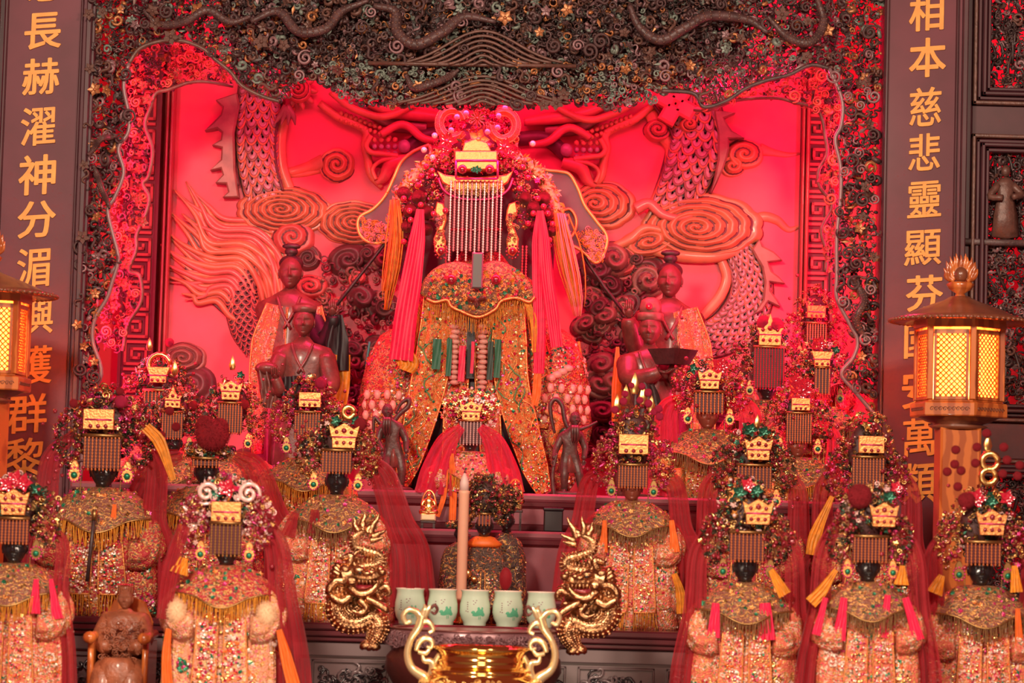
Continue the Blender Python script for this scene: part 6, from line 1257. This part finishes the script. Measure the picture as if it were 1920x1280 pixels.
deity('smallest dark figure with gilt petals at the foot of the candle', 862, 1005, 20, 7.2, zT, 'dark', seed=33, plaque=None, curtain=(0, 0, 1, 0), crown_top=-1.2, side=0, veil=None, seq=80, robe_w=1.7, sleeves=False, panels=False, cape=False, clus=.7, filp=(0, 4, 1, 5), ear=False, group=None, name='dark_figurine')
def gilt(label, x, ytop, ybot, Y, z0, glow, ph):
    s = Y / F; hgt = (ybot - ytop) * s; c = at(x, ybot, Y); t = thing('gilt_figurine', label, 'figurine', (c[0], Y, z0)); zc = z0 + ph
    part('stand', join(box(c[0] - .022, c[0] + .022, Y - .018, Y + .018, zc - .008, zc, .002), *[box(c[0] + a * .016 - .003, c[0] + a * .016 + .003, Y - .016, Y - .01, z0, zc - .008) for a in (-1, 1)], *[box(c[0] + a * .016 - .003, c[0] + a * .016 + .003, Y + .01, Y + .016, z0, zc - .008) for a in (-1, 1)]), [WOODD], t, False)
    part('plinth', box(c[0] - .02, c[0] + .02, Y - .016, Y + .016, zc, zc + .018, .003), [mat('lit_gilt_plinth', (.95, .75, .45), .3, .3) if glow else GOLD], t, False)  # the plinth's glow is put into its pale base colour
    g = [tf(lathe([(.020, 0), (.021, .006), (.012, .014), (.011, .03), (.013, .038), (.006, .044)], 20, 1, .8), (c[0], Y, zc + .018)), ell((c[0], Y - .002, zc + .068), (.0065, .0065, .008), BALL2), ell((c[0], Y, zc + .077), (.003, .003, .004), BALL1)]
    for q in (-1, 1): g.append(tube(spline([(c[0] + q * .011, Y, zc + .055), (c[0] + q * .018, Y - .004, zc + .04), (c[0] + q * .004, Y - .014, zc + .034)], 8), [.005, .004, .0035], 7)); g.append(tube(spline([(c[0] + q * .004, Y, zc + .024), (c[0] + q * .021, Y - .008, zc + .022), (c[0] - q * .004, Y - .018, zc + .021)], 8), [.007, .007, .004], 7))
    part('seated_figure', join(*g), [GOLD], t); a = np.linspace(0, math.pi, 14)
    part('halo', tube(np.stack([c[0] + .02 * np.cos(a), np.full(14, Y + .012), zc + .03 + .052 * np.sin(a)], 1), .003, 6), [GOLD if glow else SATO], t)
gilt('tiny gilt seated figurine with halo on a plinth coloured as if lit left of the candle', 803, 925, 975, 7.46, zA, True, .022)
gilt('tiny orange-gold figurine with halo on a tall stand behind the dark figures', 965, 905, 955, 7.46, zA, False, .058)
solid('black_box', join(tf(box(-.026, .026, -.03, .03, 0, .058, .003), (at(1037, 970, 7.5)[0], 7.46, zA)), tf(box(-.028, .028, -.032, .032, .058, .066, .002), (at(1037, 970, 7.5)[0], 7.46, zA))), [mat('matt_black_box', (.015, .01, .012), .5)], 'small plain black box on the step below the guardian with a club', 'box', smooth=False)
# ================================================================== TEACUPS, CANDLE, CENSERS, LANTERNS
CEL = mat('pale_celadon_glaze', (.62, .78, .6), .22, 0, coat=.6); CELR = mat('cream_cup_rim', (.8, .78, .62), .25, coat=.5); LOT = mat('green_lotus_print', (.12, .52, .3), .35, coat=.5); INK = mat('brown_print', (.3, .2, .2), .4); TEA = mat('tea', (.3, .16, .05), .1)
Yc = 7.0; sc = Yc / F
prof = [(0, .004), (19, .004), (20, 0), (21, 2), (21.5, 7), (26, 14), (28.7, 26), (28.2, 40), (25.5, 54), (25.2, 62), (26.8, 65), (26.6, 66.5), (25.4, 66), (24, 60), (25.5, 50), (26, 30), (20, 12), (0, 10)]
c0 = [(a * sc, z * sc) for a, z in prof]
def rad(z): return np.interp(z, [p[1] for p in c0[3:10]], [p[0] for p in c0[3:10]])
CUPM = one(lathe(c0, 40)); cup_me = CUPM.mesh('cup_wall', [CEL])
rim_me = one(tube(np.stack([25.9 * sc * np.cos(np.linspace(0, 6.2832, 33)), 25.9 * sc * np.sin(np.linspace(0, 6.2832, 33)), np.full(33, 65.8 * sc)], 1), 1.4 * sc, 6)).mesh('cup_rim', [CELR])
def on_cup(poly, a0, zc, k=1.0):
    r_ = []
    for x, z in poly:
        zz = (zc + z) * sc; r0 = rad(zz) + .0004; th = -math.pi / 2 + a0 + x * sc / r0; r_.append((r0 * math.cos(th), r0 * math.sin(th), zz))
    n = len(r_); c = np.mean(r_, 0); c[:2] *= (rad(c[2]) + .0006) / np.hypot(c[0], c[1]); return geo(r_ + [tuple(c)], [(i, (i + 1) % n, n) for i in range(n)])
def blob(cx, cz, rx, rz, n=12, p=0): return [(cx + rx * math.cos(a) * (1 + .12 * math.sin(3 * a + p)), cz + rz * math.sin(a)) for a in np.arange(n) / n * 6.283]
lotus = join(*[on_cup(blob(x, z, a, b, 12, x), .22, 0) for x, z, a, b in ((4, 26, 8, 6), (-4, 22, 7, 3.5), (-9, 26, 4, 3), (10, 22, 4, 3.5), (1, 32, 2.5, 4), (2, 16, .7, 4), (5, 16, .7, 4), (8, 33, 2, 3))])
lot_me = one(lotus).mesh('lotus_print', [LOT])
marks = join(*[on_cup(blob(x, z, 1.5, 1.1, 6), 0, 0) for x, z in ((-14, 44), (-14, 40), (-14, 36), (-14, 32), (-3, 47), (1, 44), (-2, 41), (3, 48), (-17, 28), (-13, 27))])
mk_me = one(marks).mesh('brush_marks', [INK]); tea_me = one(lathe([(0, 56 * sc), (23.5 * sc, 56 * sc)], 30)).mesh('tea', [TEA])
nm = ['pale green teacup nearest the left golden dragon', 'pale green teacup second from the left dragon, left of the candle', 'pale green teacup in the middle of the row of five', 'pale green teacup second from the right golden dragon', 'pale green teacup nearest the right golden dragon']
for i, x in enumerate((768, 829, 890, 951.5, 1014)):
    p = at(x, 1160, Yc); t = thing('teacup', nm[i], 'cup', (p[0], Yc, zT), 'celadon teacups in a row on the altar table')
    for n_, me in (('cup_wall', cup_me), ('cup_rim', rim_me), ('lotus_print', lot_me), ('brush_marks', mk_me), ('tea', tea_me)): inst(n_, me, t, (p[0], Yc, zT), rot=(0, 0, [-.1, .05, 0, .1, -.05][i]))
cx = at(868, 1000, 7.09)[0]; t = thing('candle', 'tall pale peach candle standing behind the middle teacups', 'candle', (cx, 7.09, zT))
WAX = mat('peach_wax', (.8, .42, .28), .5); WAX.node_tree.nodes['Principled BSDF'].inputs['Subsurface Weight'].default_value = .2
zc = at(868, 912, 7.09)[2]; part('wax_shaft', tf(lathe([(.0125, 0), (.0135, .002), (.0138, zc - zT - .02), (.0145, zc - zT - .018), (.0145, zc - zT - .012), (.0125, zc - zT - .01), (0, zc - zT - .01)], 28), (cx, 7.09, zT)), [WAX], t)
part('candle_tip', tf(lathe([(.0125, 0), (.012, .02), (.0085, .033), (.003, .044), (0, .046)], 20), (cx, 7.09, zc - .01)), [mat('pale_lilac_candle_cap', (.72, .5, .45), .5)], t); part('wick', tube([(cx, 7.09, zc + .035), (cx + .001, 7.09, zc + .048)], .001, 5), [WOODD], t)
part('candle_dish', tf(lathe([(0, 0), (.03, 0), (.034, .006), (.018, .008), (.016, .02), (0, .02)], 24), (cx, 7.09, zT)), [BRASS], t)
# ---- large dark censer with two golden dragon handles
Yb = 6.62; sb = Yb / F; b = at(888, 1215, Yb); bc = thing('dark_censer', 'big dark lacquered censer whose handles are two golden dragons', 'censer', (b[0], Yb, zF))
zr = at(888, 1178, Yb)[2] - zF; R_ = 165 * sb
part('bowl', tf(lathe([(0, .0), (.09, .0), (.1, .02), (.09, .05), (R_ * .62, .08), (R_ * .9, .15), (R_, zr - .1), (R_ * .985, zr - .07), (R_ * .93, zr - .055), (R_ * .95, zr - .045), (R_ * .97, zr - .004), (R_ * .985, zr), (R_ * .9, zr), (R_ * .86, zr - .02), (R_ * .85, zr - .1), (0, zr - .12)], 72), (b[0], Yb, zF)), [BRONZE], bc)
MAUB = mat('mauve_worn_band', (.22, .1, .11), .35, .3, coat=.2)
part('rim_band', tf(lathe([(R_ * .955, zr - .044), (R_ * .965, zr - .042), (R_ * .98, zr - .006), (R_ * .97, zr - .004)], 72), (b[0], Yb, zF)), [MAUB], bc)
m = MB(); n = 420; th = rs.uniform(-math.pi, 0, n); zz = rs.uniform(zr - .04, zr - .012, n); m.scat(CURL, np.stack([b[0] + R_ * .985 * np.cos(th), Yb + R_ * .985 * np.sin(th), zF + zz], 1), rs.uniform(.005, .009, n), rspin(n, rs, .2), np.zeros(n, int)); part('rim_scrollwork', m, [MAUB], bc, kind='stuff')
part('ash', tf(lathe([(0, zr - .02), (R_ * .84, zr - .022)], 40), (b[0], Yb, zF)), [mat('grey_ash', (.3, .27, .25), .9)], bc)
def gdragon(mirror, label):
    Yd = 6.56; r_ = np.random.RandomState(40 + mirror)
    def q(L): return [((x if not mirror else 1840 - x) / 3.2 + 600 + (0 if not mirror else 0), y / 3.2 + 950 - (8 if mirror else 0)) for x, y in L]
    def T_(L, r, d=0., n=40, seg=10, name='x', mt_=DGOLD, par=None):
        P = spline(path(q([(a, b_) for a, b_, *c in L]), Yd), n); dd = lerp([c[0] if c else 0 for a, b_, *c in L], n); P[:, 1] += d - dd * .01; rr = np.array(lerp(r, n) if np.ndim(r) else np.full(n, r)) * Yd / F
        return P, rr, tube(P, rr, seg)
    P, rr, g = T_([(1570, 170), (1625, 200), (1635, 260), (1560, 290), (1480, 320), (1490, 370), (1580, 390), (1680, 430), (1730, 520), (1720, 600)], [4, 8, 9, 10, 11, 13, 16, 20, 22, 22], n=80)
    root = part('dragon_handle', g, [DGOLD], bc, label='golden dragon handle on the %s side' % ('left' if mirror else 'right'))
    m = MB(); T, N, B = frames(P)
    for a_ in np.linspace(-1.2, 1.2, 7):
        k = slice(0, None, 2); pos = (P + N * (rr * math.sin(a_))[:, None] + np.array([0, -1, 0]) * (rr * math.cos(a_))[:, None])[k]; m.scat(LUMP, pos, rr[k] * .26, rspin(len(pos), r_, .15), np.zeros(len(pos), int))
    P2, rr2, g2 = T_([(1720, 560), (1740, 640), (1690, 710), (1600, 720), (1520, 690), (1490, 740), (1510, 800), (1545, 850)], [20, 22, 22, 20, 20, 22, 18, 10], n=60); m0 = MB().add(g2, 0); part('dragon_body', m0, [DGOLD], root)
    T, N, B = frames(P2)
    for a_ in np.linspace(-1.2, 1.2, 7):
        k = slice(0, None, 2); pos = (P2 + N * (rr2 * math.sin(a_))[:, None] + np.array([0, -1, 0]) * (rr2 * math.cos(a_))[:, None])[k]; m.scat(LUMP, pos, rr2[k] * .2, rspin(len(pos), r_, .15), np.zeros(len(pos), int))
    part('scales', m, [DGOLD], root, kind='stuff')
    for tip, base in (((1484, 60), (1540, 190)), ((1520, 110), (1555, 180)), ((1572, 55), (1580, 170)), ((1640, 85), (1605, 175)), ((1442, 160), (1530, 205)), ((1455, 205), (1540, 225)), ((1672, 190), (1620, 215)), ((1665, 240), (1625, 250))):
        mid = ((tip[0] + base[0]) / 2 + 8, (tip[1] + base[1]) / 2 + 6); part('flame_spine', T_([base, mid, ((tip[0] + mid[0]) / 2 - 6, (tip[1] + mid[1]) / 2), tip], [7, 6, 3.5, .8], n=14, seg=8)[2], [DGOLD], root)
    for tip, base in (((1448, 270), (1490, 320)), ((1450, 340), (1490, 350)), ((1455, 300), (1485, 335)), ((1450, 420), (1500, 430)), ((1420, 480), (1470, 500)), ((1405, 540), (1460, 540)), ((1440, 600), (1480, 580))):
        part('back_fin', T_([base, ((tip[0] + base[0]) / 2, (tip[1] + base[1]) / 2 - 6), tip], [7, 5, .8], n=10, seg=8)[2], [DGOLD], root)
    E_ = lambda x, y, r, d=-.05: ell(at(*q([(x, y)])[0], Yd + d), tuple(k * Yd / F for k in r), BALL2)
    part('head', join(T_([(1700, 440), (1650, 432), (1585, 440), (1520, 440), (1475, 424)], [26, 22, 15, 11, 9], d=-.03, n=30, seg=16)[2], E_(1468, 418, (9, 9, 8)), E_(1480, 398, (6, 7, 6)), E_(1605, 405, (13, 9, 8), -.06), E_(1650, 470, (13, 10, 11)), E_(1690, 400, (12, 10, 9)), E_(1560, 425, (10, 8, 6), -.06), E_(1530, 415, (7, 7, 5), -.055)), [DGOLD], root)
    for x in range(1490, 1640, 22): part('tooth', T_([(x, 462), (x - 2, 478), (x - 1, 490)], [3, 2.5, .6], d=-.045, n=6, seg=6)[2], [DGOLD], root)
    for k in range(9):
        a = -.9 + k * .28; c_ = (1700 + 20 * math.cos(a), 450 + 60 * math.sin(a)); part('mane_lock', T_([c_, (c_[0] + 36 * math.cos(a), c_[1] + 30 * math.sin(a) - 8), (c_[0] + 62 * math.cos(a), c_[1] + 62 * math.sin(a) + 6)], [7, 6, 1], d=-.02 - .004 * (k % 3), n=14, seg=8)[2], [DGOLD], root)
    m = MB(); n = 150; xs, ys = r_.uniform(1460, 1760, n), r_.uniform(330, 690, n); k = ((xs - 1610) / 150) ** 2 + ((ys - 510) / 180) ** 2 < 1; pp = np.array([at(*q([(x, y)])[0], Yd + .0) for x, y in zip(xs[k], ys[k])]); m.scat(CURL, pp, r_.uniform(.006, .014, k.sum()), rspin(int(k.sum()), r_, .3), np.zeros(k.sum(), int)); part('cloud_curls', m, [DGOLD], root, kind='stuff')
    part('cloud_backing', outline([(p[0], p[2]) for p in [at(*q([(x, y)])[0], Yd) for x, y in ((1500, 330), (1620, 320), (1720, 420), (1765, 560), (1700, 680), (1560, 690), (1480, 600), (1450, 480), (1470, 400))]], Yd + .012, Yd + .024, .004), [DGOLD], root)
    part('lower_jaw', T_([(1660, 500), (1600, 545), (1530, 530), (1480, 470)], [10, 8, 7, 3], d=-.035, n=24)[2], [DGOLD], root)
    part('tongue', T_([(1640, 490), (1580, 505), (1520, 495)], [5, 5, 2], d=-.035, n=12)[2], [RUBY], root)
    part('eye', ell(at(*q([(1600, 418)])[0], Yd - .066), (.005, .005, .005)), [BLACKW], root)
    for L, r in (([(1700, 410), (1660, 370), (1650, 320), (1700, 330), (1720, 300)], [7, 8, 8, 5, 1]), ([(1610, 400), (1640, 350), (1620, 300), (1600, 290)], [5, 5, 3, 1]), ([(1690, 470), (1740, 470), (1780, 520), (1770, 560)], [9, 9, 8, 3]), ([(1650, 560), (1710, 590), (1770, 560), (1790, 600)], [8, 9, 8, 2]), ([(1560, 570), (1500, 600), (1440, 640), (1430, 660)], [7, 8, 7, 3]), ([(1600, 580), (1560, 630), (1600, 660), (1650, 640)], [7, 7, 6, 2]), ([(1480, 520), (1440, 500), (1420, 540), (1450, 560)], [5, 6, 5, 2])):
        part('mane_curl', T_(L, r, d=-.03, n=24)[2], [DGOLD], root)
    part('claw_foot', join(T_([(1540, 840), (1500, 870), (1490, 885)], [11, 9, 4], n=12)[2], T_([(1540, 840), (1545, 872), (1545, 890)], [10, 8, 3], n=12)[2], T_([(1540, 840), (1580, 862), (1595, 880)], [10, 8, 3], n=12)[2]), [DGOLD], root)
    part('bracket', T_([(1545, 840, -2), (1480, 790, -4), (1420, 760, -6)], [7, 8, 8], d=.03, n=16)[2], [BRONZE], root)
gdragon(0, ''); gdragon(1, '')
# ---- brass censer in front with scroll handles
Yf = 6.24; sf = Yf / F; b = at(902, 1250, Yf); br = thing('brass_censer', 'polished brass censer with pale gold scroll handles at the bottom edge', 'censer', (b[0], Yf, zF)); z = lambda py: at(902, py, Yf)[2] - zF
pr = [(0, 0), (60, .0), (64, .01), (50, .03), (70, .06), (112, .12)]
pr = [(a * sf, c) for a, c in pr] + [(118 * sf, z(1310)), (108 * sf, z(1276)), (96 * sf, z(1266)), (92 * sf, z(1262)), (95 * sf, z(1259)), (95 * sf, z(1255)), (86 * sf, z(1252)), (80 * sf, z(1247)), (80 * sf, z(1240)), (83 * sf, z(1237)), (80 * sf, z(1234)), (81 * sf, z(1226)), (88 * sf, z(1219)), (91 * sf, z(1214)), (89 * sf, z(1211)), (84 * sf, z(1213)), (76 * sf, z(1222)), (74 * sf, z(1270)), (0, z(1280))]
part('bowl', tf(lathe(pr, 72), (b[0], Yf, zF)), [BRASS], br)
part('ash', tf(lathe([(0, z(1226)), (76 * sf, z(1227))], 40), (b[0], Yf, zF)), [mat('grey_ash', (.3, .27, .25), .9)], br)
m = MB(); n = 160; th = rs.uniform(-3.1, -.04, n); zz = rs.uniform(z(1300), z(1272), n); rr = np.interp(zz, [z(1310), z(1276)], [119 * sf, 109 * sf]); m.scat(CURL, np.stack([b[0] + rr * np.cos(th), Yf + rr * np.sin(th), zF + zz], 1), rs.uniform(.005, .01, n), rspin(n, rs, .2), np.zeros(n, int)); part('engraved_scrolls', m, [GOLD], br, kind='stuff')
PG = mat('pale_polished_gold', (.95, .78, .42), .25, .75)
for q in (0, 1):
    Q = lambda L: path([(x if not q else 1805 - x, y + (0 if not q else 3)) for x, y in L], Yf - .01)
    t1 = lambda L, r, n=30: tube(spline(Q(L), n), np.array(r) * sf, 12)
    h = part('scroll_handle', join(t1([(808, 1290), (794, 1269), (772, 1252), (764, 1225), (771, 1197), (785, 1175), (792, 1153)], [9, 11, 8, 7, 6, 8, 9], 50)), [PG], br)
    for L, r in (([(790, 1158), (780, 1146), (765, 1143), (756, 1154), (761, 1167), (771, 1164)], [7, 6, 5, 5, 5, 4]), ([(790, 1160), (797, 1142), (795, 1132)], [7, 6, 1]), ([(795, 1156), (803, 1142), (806, 1135)], [6, 5, 3]), ([(786, 1172), (797, 1164), (808, 1170), (812, 1181), (804, 1186)], [6, 6, 5, 4, 4]), ([(780, 1220), (786, 1204), (798, 1196), (810, 1202), (808, 1214), (800, 1212)], [4, 6, 6, 5, 4, 3]), ([(784, 1222), (798, 1224), (806, 1216)], [4, 5, 3]), ([(806, 1272), (812, 1252), (808, 1240), (796, 1238), (792, 1228)], [8, 8, 7, 5, 3]), ([(812, 1256), (818, 1236), (826, 1226), (832, 1232), (826, 1240)], [5, 5, 5, 5, 4])):
        part('scroll', t1(L, r), [PG], h)
    part('volute', t1([(808, 1140), (815, 1134), (820, 1142), (815, 1150), (808, 1146)], [3, 3, 3, 3, 2]), [BRONZE], h)
# ---- lanterns
Yl = 7.2; sl_ = Yl / F
PAPER = mat('glowing_lantern_paper', (.95, .62, .25), .6, emis=((1, .5, .12), .7))
_nt = PAPER.node_tree; _t = _nt.nodes.new('ShaderNodeBsdfTranslucent'); _t.inputs[0].default_value = (1, .72, .35, 1); _a = _nt.nodes.new('ShaderNodeAddShader')
_nt.links.new(_nt.nodes['Principled BSDF'].outputs[0], _a.inputs[0]); _nt.links.new(_t.outputs[0], _a.inputs[1]); _nt.links.new(_a.outputs[0], _nt.nodes['Material Output'].inputs[0])
def make_lantern():
    c = at(1797, 760, Yl); t = thing('wooden_lantern', 'glowing hexagonal wooden lantern with flame finial in front of the right plaque', 'lantern', (c[0], Yl, 0)); Xc = c[0]
    zz = lambda py: at(1797, py, Yl)[2]; P2 = lambda r, a: (Xc + r * math.cos(a), Yl + r * math.sin(a))
    hexa = [math.radians(-90 - 21 + 30 + 60 * k) for k in range(6)]
    def prism(r, z0, z1, b=.003, n=6):
        pts = [P2(r, a) for a in hexa]; pi = [P2(r - b, a) for a in hexa]; V = [(x, y, z0) for x, y in pi] + [(x, y, z0 + b) for x, y in pts] + [(x, y, z1 - b) for x, y in pts] + [(x, y, z1) for x, y in pi]
        fs = [tuple(range(5, -1, -1)), tuple(range(18, 24))] + [(k * 6 + i, k * 6 + (i + 1) % 6, k * 6 + 6 + (i + 1) % 6, k * 6 + 6 + i) for k in range(3) for i in range(6)]; return geo(V, fs)
    part('post', join(box(Xc - 38 * sl_, Xc + 38 * sl_, Yl - 38 * sl_, Yl + 38 * sl_, .06, zz(803), .006), box(Xc - .08, Xc + .08, Yl - .08, Yl + .08, 0, .06, .01)), [AMBW], t, False)
    part('bracket_bowl', tf(lathe([(.06, zz(806)), (.075, zz(800)), (.06, zz(796)), (.085, zz(790)), (.1, zz(784)), (.11, zz(780))], 36, 1, 1, lambda a, z: 1 + .05 * np.abs(np.sin(4 * a))), (Xc, Yl, 0)), [AMBD], t)
    rb = 92 * sl_; tray = part('tray', join(prism(rb, zz(783), zz(757)), prism(rb * .9, zz(757), zz(752))), [AMBW], t, False)
    for k in range(6):    # carved scroll panels in the tray
        am = (hexa[k] + hexa[(k + 1) % 6] + (2 * math.pi if hexa[(k + 1) % 6] < hexa[k] else 0)) / 2; q = np.array([math.cos(am), math.sin(am), 0]); tx = np.array([-math.sin(am), math.cos(am), 0]); cc = np.array([Xc, Yl, 0]) + q * rb * .868; m = MB()
        for j in range(9):
            p = cc + tx * (j - 4) * .0115 + [0, 0, zz(770)]; Rm = np.stack([tx, -q, [0, 0, 1]], 1); m.add(tf(CURL, p, .0065, Rm))
        part('carved_tray_panel', m, [AMBD], tray)
    r = 80 * sl_; z0, z1 = zz(752), zz(622)
    me_post = None
    for a in hexa:
        x, y = P2(r, a); part('corner_post', box(x - .008, x + .008, y - .008, y + .008, z0, z1 + .01, .002), [AMBW], t, False)
    part('top_frame', join(prism(88 * sl_, zz(618), zz(600)), ), [AMBW], t, False)
    for k in range(6):
        a, b2 = hexa[k], hexa[(k + 1) % 6]; A = np.array([*P2(r * .985, a), 0]); Bp = np.array([*P2(r * .985, b2), 0]); ux = (Bp - A); ln = np.linalg.norm(ux); ux /= ln; nn_ = np.cross(ux, [0, 0, 1]); 
        def loc(u_, v_, d): return A + ux * u_ + nn_ * d + np.array([0, 0, z0 + v_])
        hgt = z1 - z0; e = .010
        def rect(u0, u1, v0, v1, d0, d1): 
            V = [loc(u, v, d) for d in (d0, d1) for u, v in ((u0, v0), (u1, v0), (u1, v1), (u0, v1))]; return geo(V, [(0, 1, 2, 3), (7, 6, 5, 4), (0, 4, 5, 1), (1, 5, 6, 2), (2, 6, 7, 3), (3, 7, 4, 0)])
        fr = part('pane_frame', join(rect(e, ln - e, .0, .008, -.004, .006), rect(e, ln - e, hgt - .012, hgt, -.004, .006), rect(e, e + .007, 0, hgt, -.004, .006), rect(ln - e - .007, ln - e, 0, hgt, -.004, .006)), [AMBW], t, False)
        part('paper_pane', rect(e + .004, ln - e - .004, .006, hgt - .008, -.007, -.006), [PAPER], fr, False)
        m = MB(); W_, H_ = ln - 2 * e - .012, hgt - .018; st = .0145
        for sg_ in (1, -1):
            for q in np.arange(-H_, W_ + H_, st):
                pts = []
                for v in (0, H_): pts.append((q + sg_ * (v - H_ / 2) + H_ / 2, v))
                (ua, va), (ub, vb) = pts
                # clip to the pane
                du, dv = ub - ua, vb - va; t0, t1_ = 0., 1.
                for lo_c, hi_c, s0, ds in ((0, W_, ua, du),):
                    if abs(ds) < 1e-9: continue
                    ta, tb = sorted(((lo_c - s0) / ds, (hi_c - s0) / ds)); t0, t1_ = max(t0, ta), min(t1_, tb)
                if t1_ - t0 < .02: continue
                Pa = loc(e + .006 + ua + du * t0, .008 + va + dv * t0, .0); Pb = loc(e + .006 + ua + du * t1_, .008 + va + dv * t1_, .0); m.add(tube([Pa + nn_ * .001, Pb + nn_ * .001], .0019, 4))
        part('lattice', m, [AMBW], fr, kind='stuff')
    er = 130 * sl_; th = np.linspace(0, 1, 241)[:-1] * 2 * math.pi
    roof = part('roof', tf(lathe([(.0, zz(556)), (18 * sl_, zz(556)), (30 * sl_, zz(563)), (55 * sl_, zz(572)), (88 * sl_, zz(585)), (108 * sl_, zz(594)), (er, zz(600)), (er + .001, zz(605)), (80 * sl_, zz(603)), (0, zz(603))], 96), (Xc, Yl, 0)), [AMBD], t)
    me = one(ell((0, 0, 0), (.0068, .0068, .005), BALL2)).mesh('eave_bead', [AMBD])
    for k in range(64): a = k / 64 * 6.2832; inst('eave_bead', me, roof, (Xc + er * math.cos(a), Yl + er * math.sin(a), zz(603)))
    zf = zz(556); part('finial_cup', tf(lathe([(.012, 0), (.014, .004), (.011, .01), (.03, .022), (.037, .034), (.03, .04), (.0, .04)], 32, 1, 1), (Xc, Yl, zf - .002)), [AMBW], t)
    part('finial_ball', tf(ell((0, 0, 0), (.0185, .0185, .021), BALL3), (Xc, Yl - .006, zf + .058)), [AMBD], t)
    r_ = np.random.RandomState(2); fl = MB()
    for ring, (rad_, n_) in enumerate(((.030, 9), (.036, 13))):
        for k in range(n_):
            a = -1.35 + 2.7 * k / (n_ - 1); hb = .045; x0 = rad_ * math.sin(a); z0_ = hb + rad_ * (math.cos(a)) * .95
            tipx = x0 * 1.28 + .003 * math.sin(k * 2.1); tipz = z0_ + .02 + .012 * math.cos(a) + .005 * (k % 2)
            part('flame_tongue', tube(spline([(Xc + x0 * .55, Yl + .006 * ring, zf + hb - .004 + .25 * (z0_ - hb)), (Xc + x0, Yl + .004, zf + z0_), (Xc + (x0 + tipx) / 2 + .002, Yl, zf + (z0_ + tipz) / 2), (Xc + tipx, Yl, zf + tipz)], 12), [.008, .0085, .005, .0008], 8, .7), [AMBW], t)
    return t, Xc
lt, Xc = make_lantern()
def deepcopy(o, parent=None):
    c = o.copy(); SC.collection.objects.link(c); c.parent = parent
    for ch in list(o.children): deepcopy(ch, c)
    return c
l2 = deepcopy(lt); l2['label'] = 'glowing hexagonal wooden lantern cut by the left edge of the photograph'; l2.rotation_euler = (0, 0, math.radians(-14)); l2.location = (at(-32, 730, Yl)[0], Yl, 0)
for o_ in (lt, l2):
    d = bpy.data.lights.new('lantern_bulb', 'POINT'); d.energy = 6; d.color = (1, .62, .3); d.shadow_soft_size = .03; b_ = link(bpy.data.objects.new('lantern_bulb', d)); b_.location = (o_.location[0], Yl, at(1797, 722, Yl)[2])
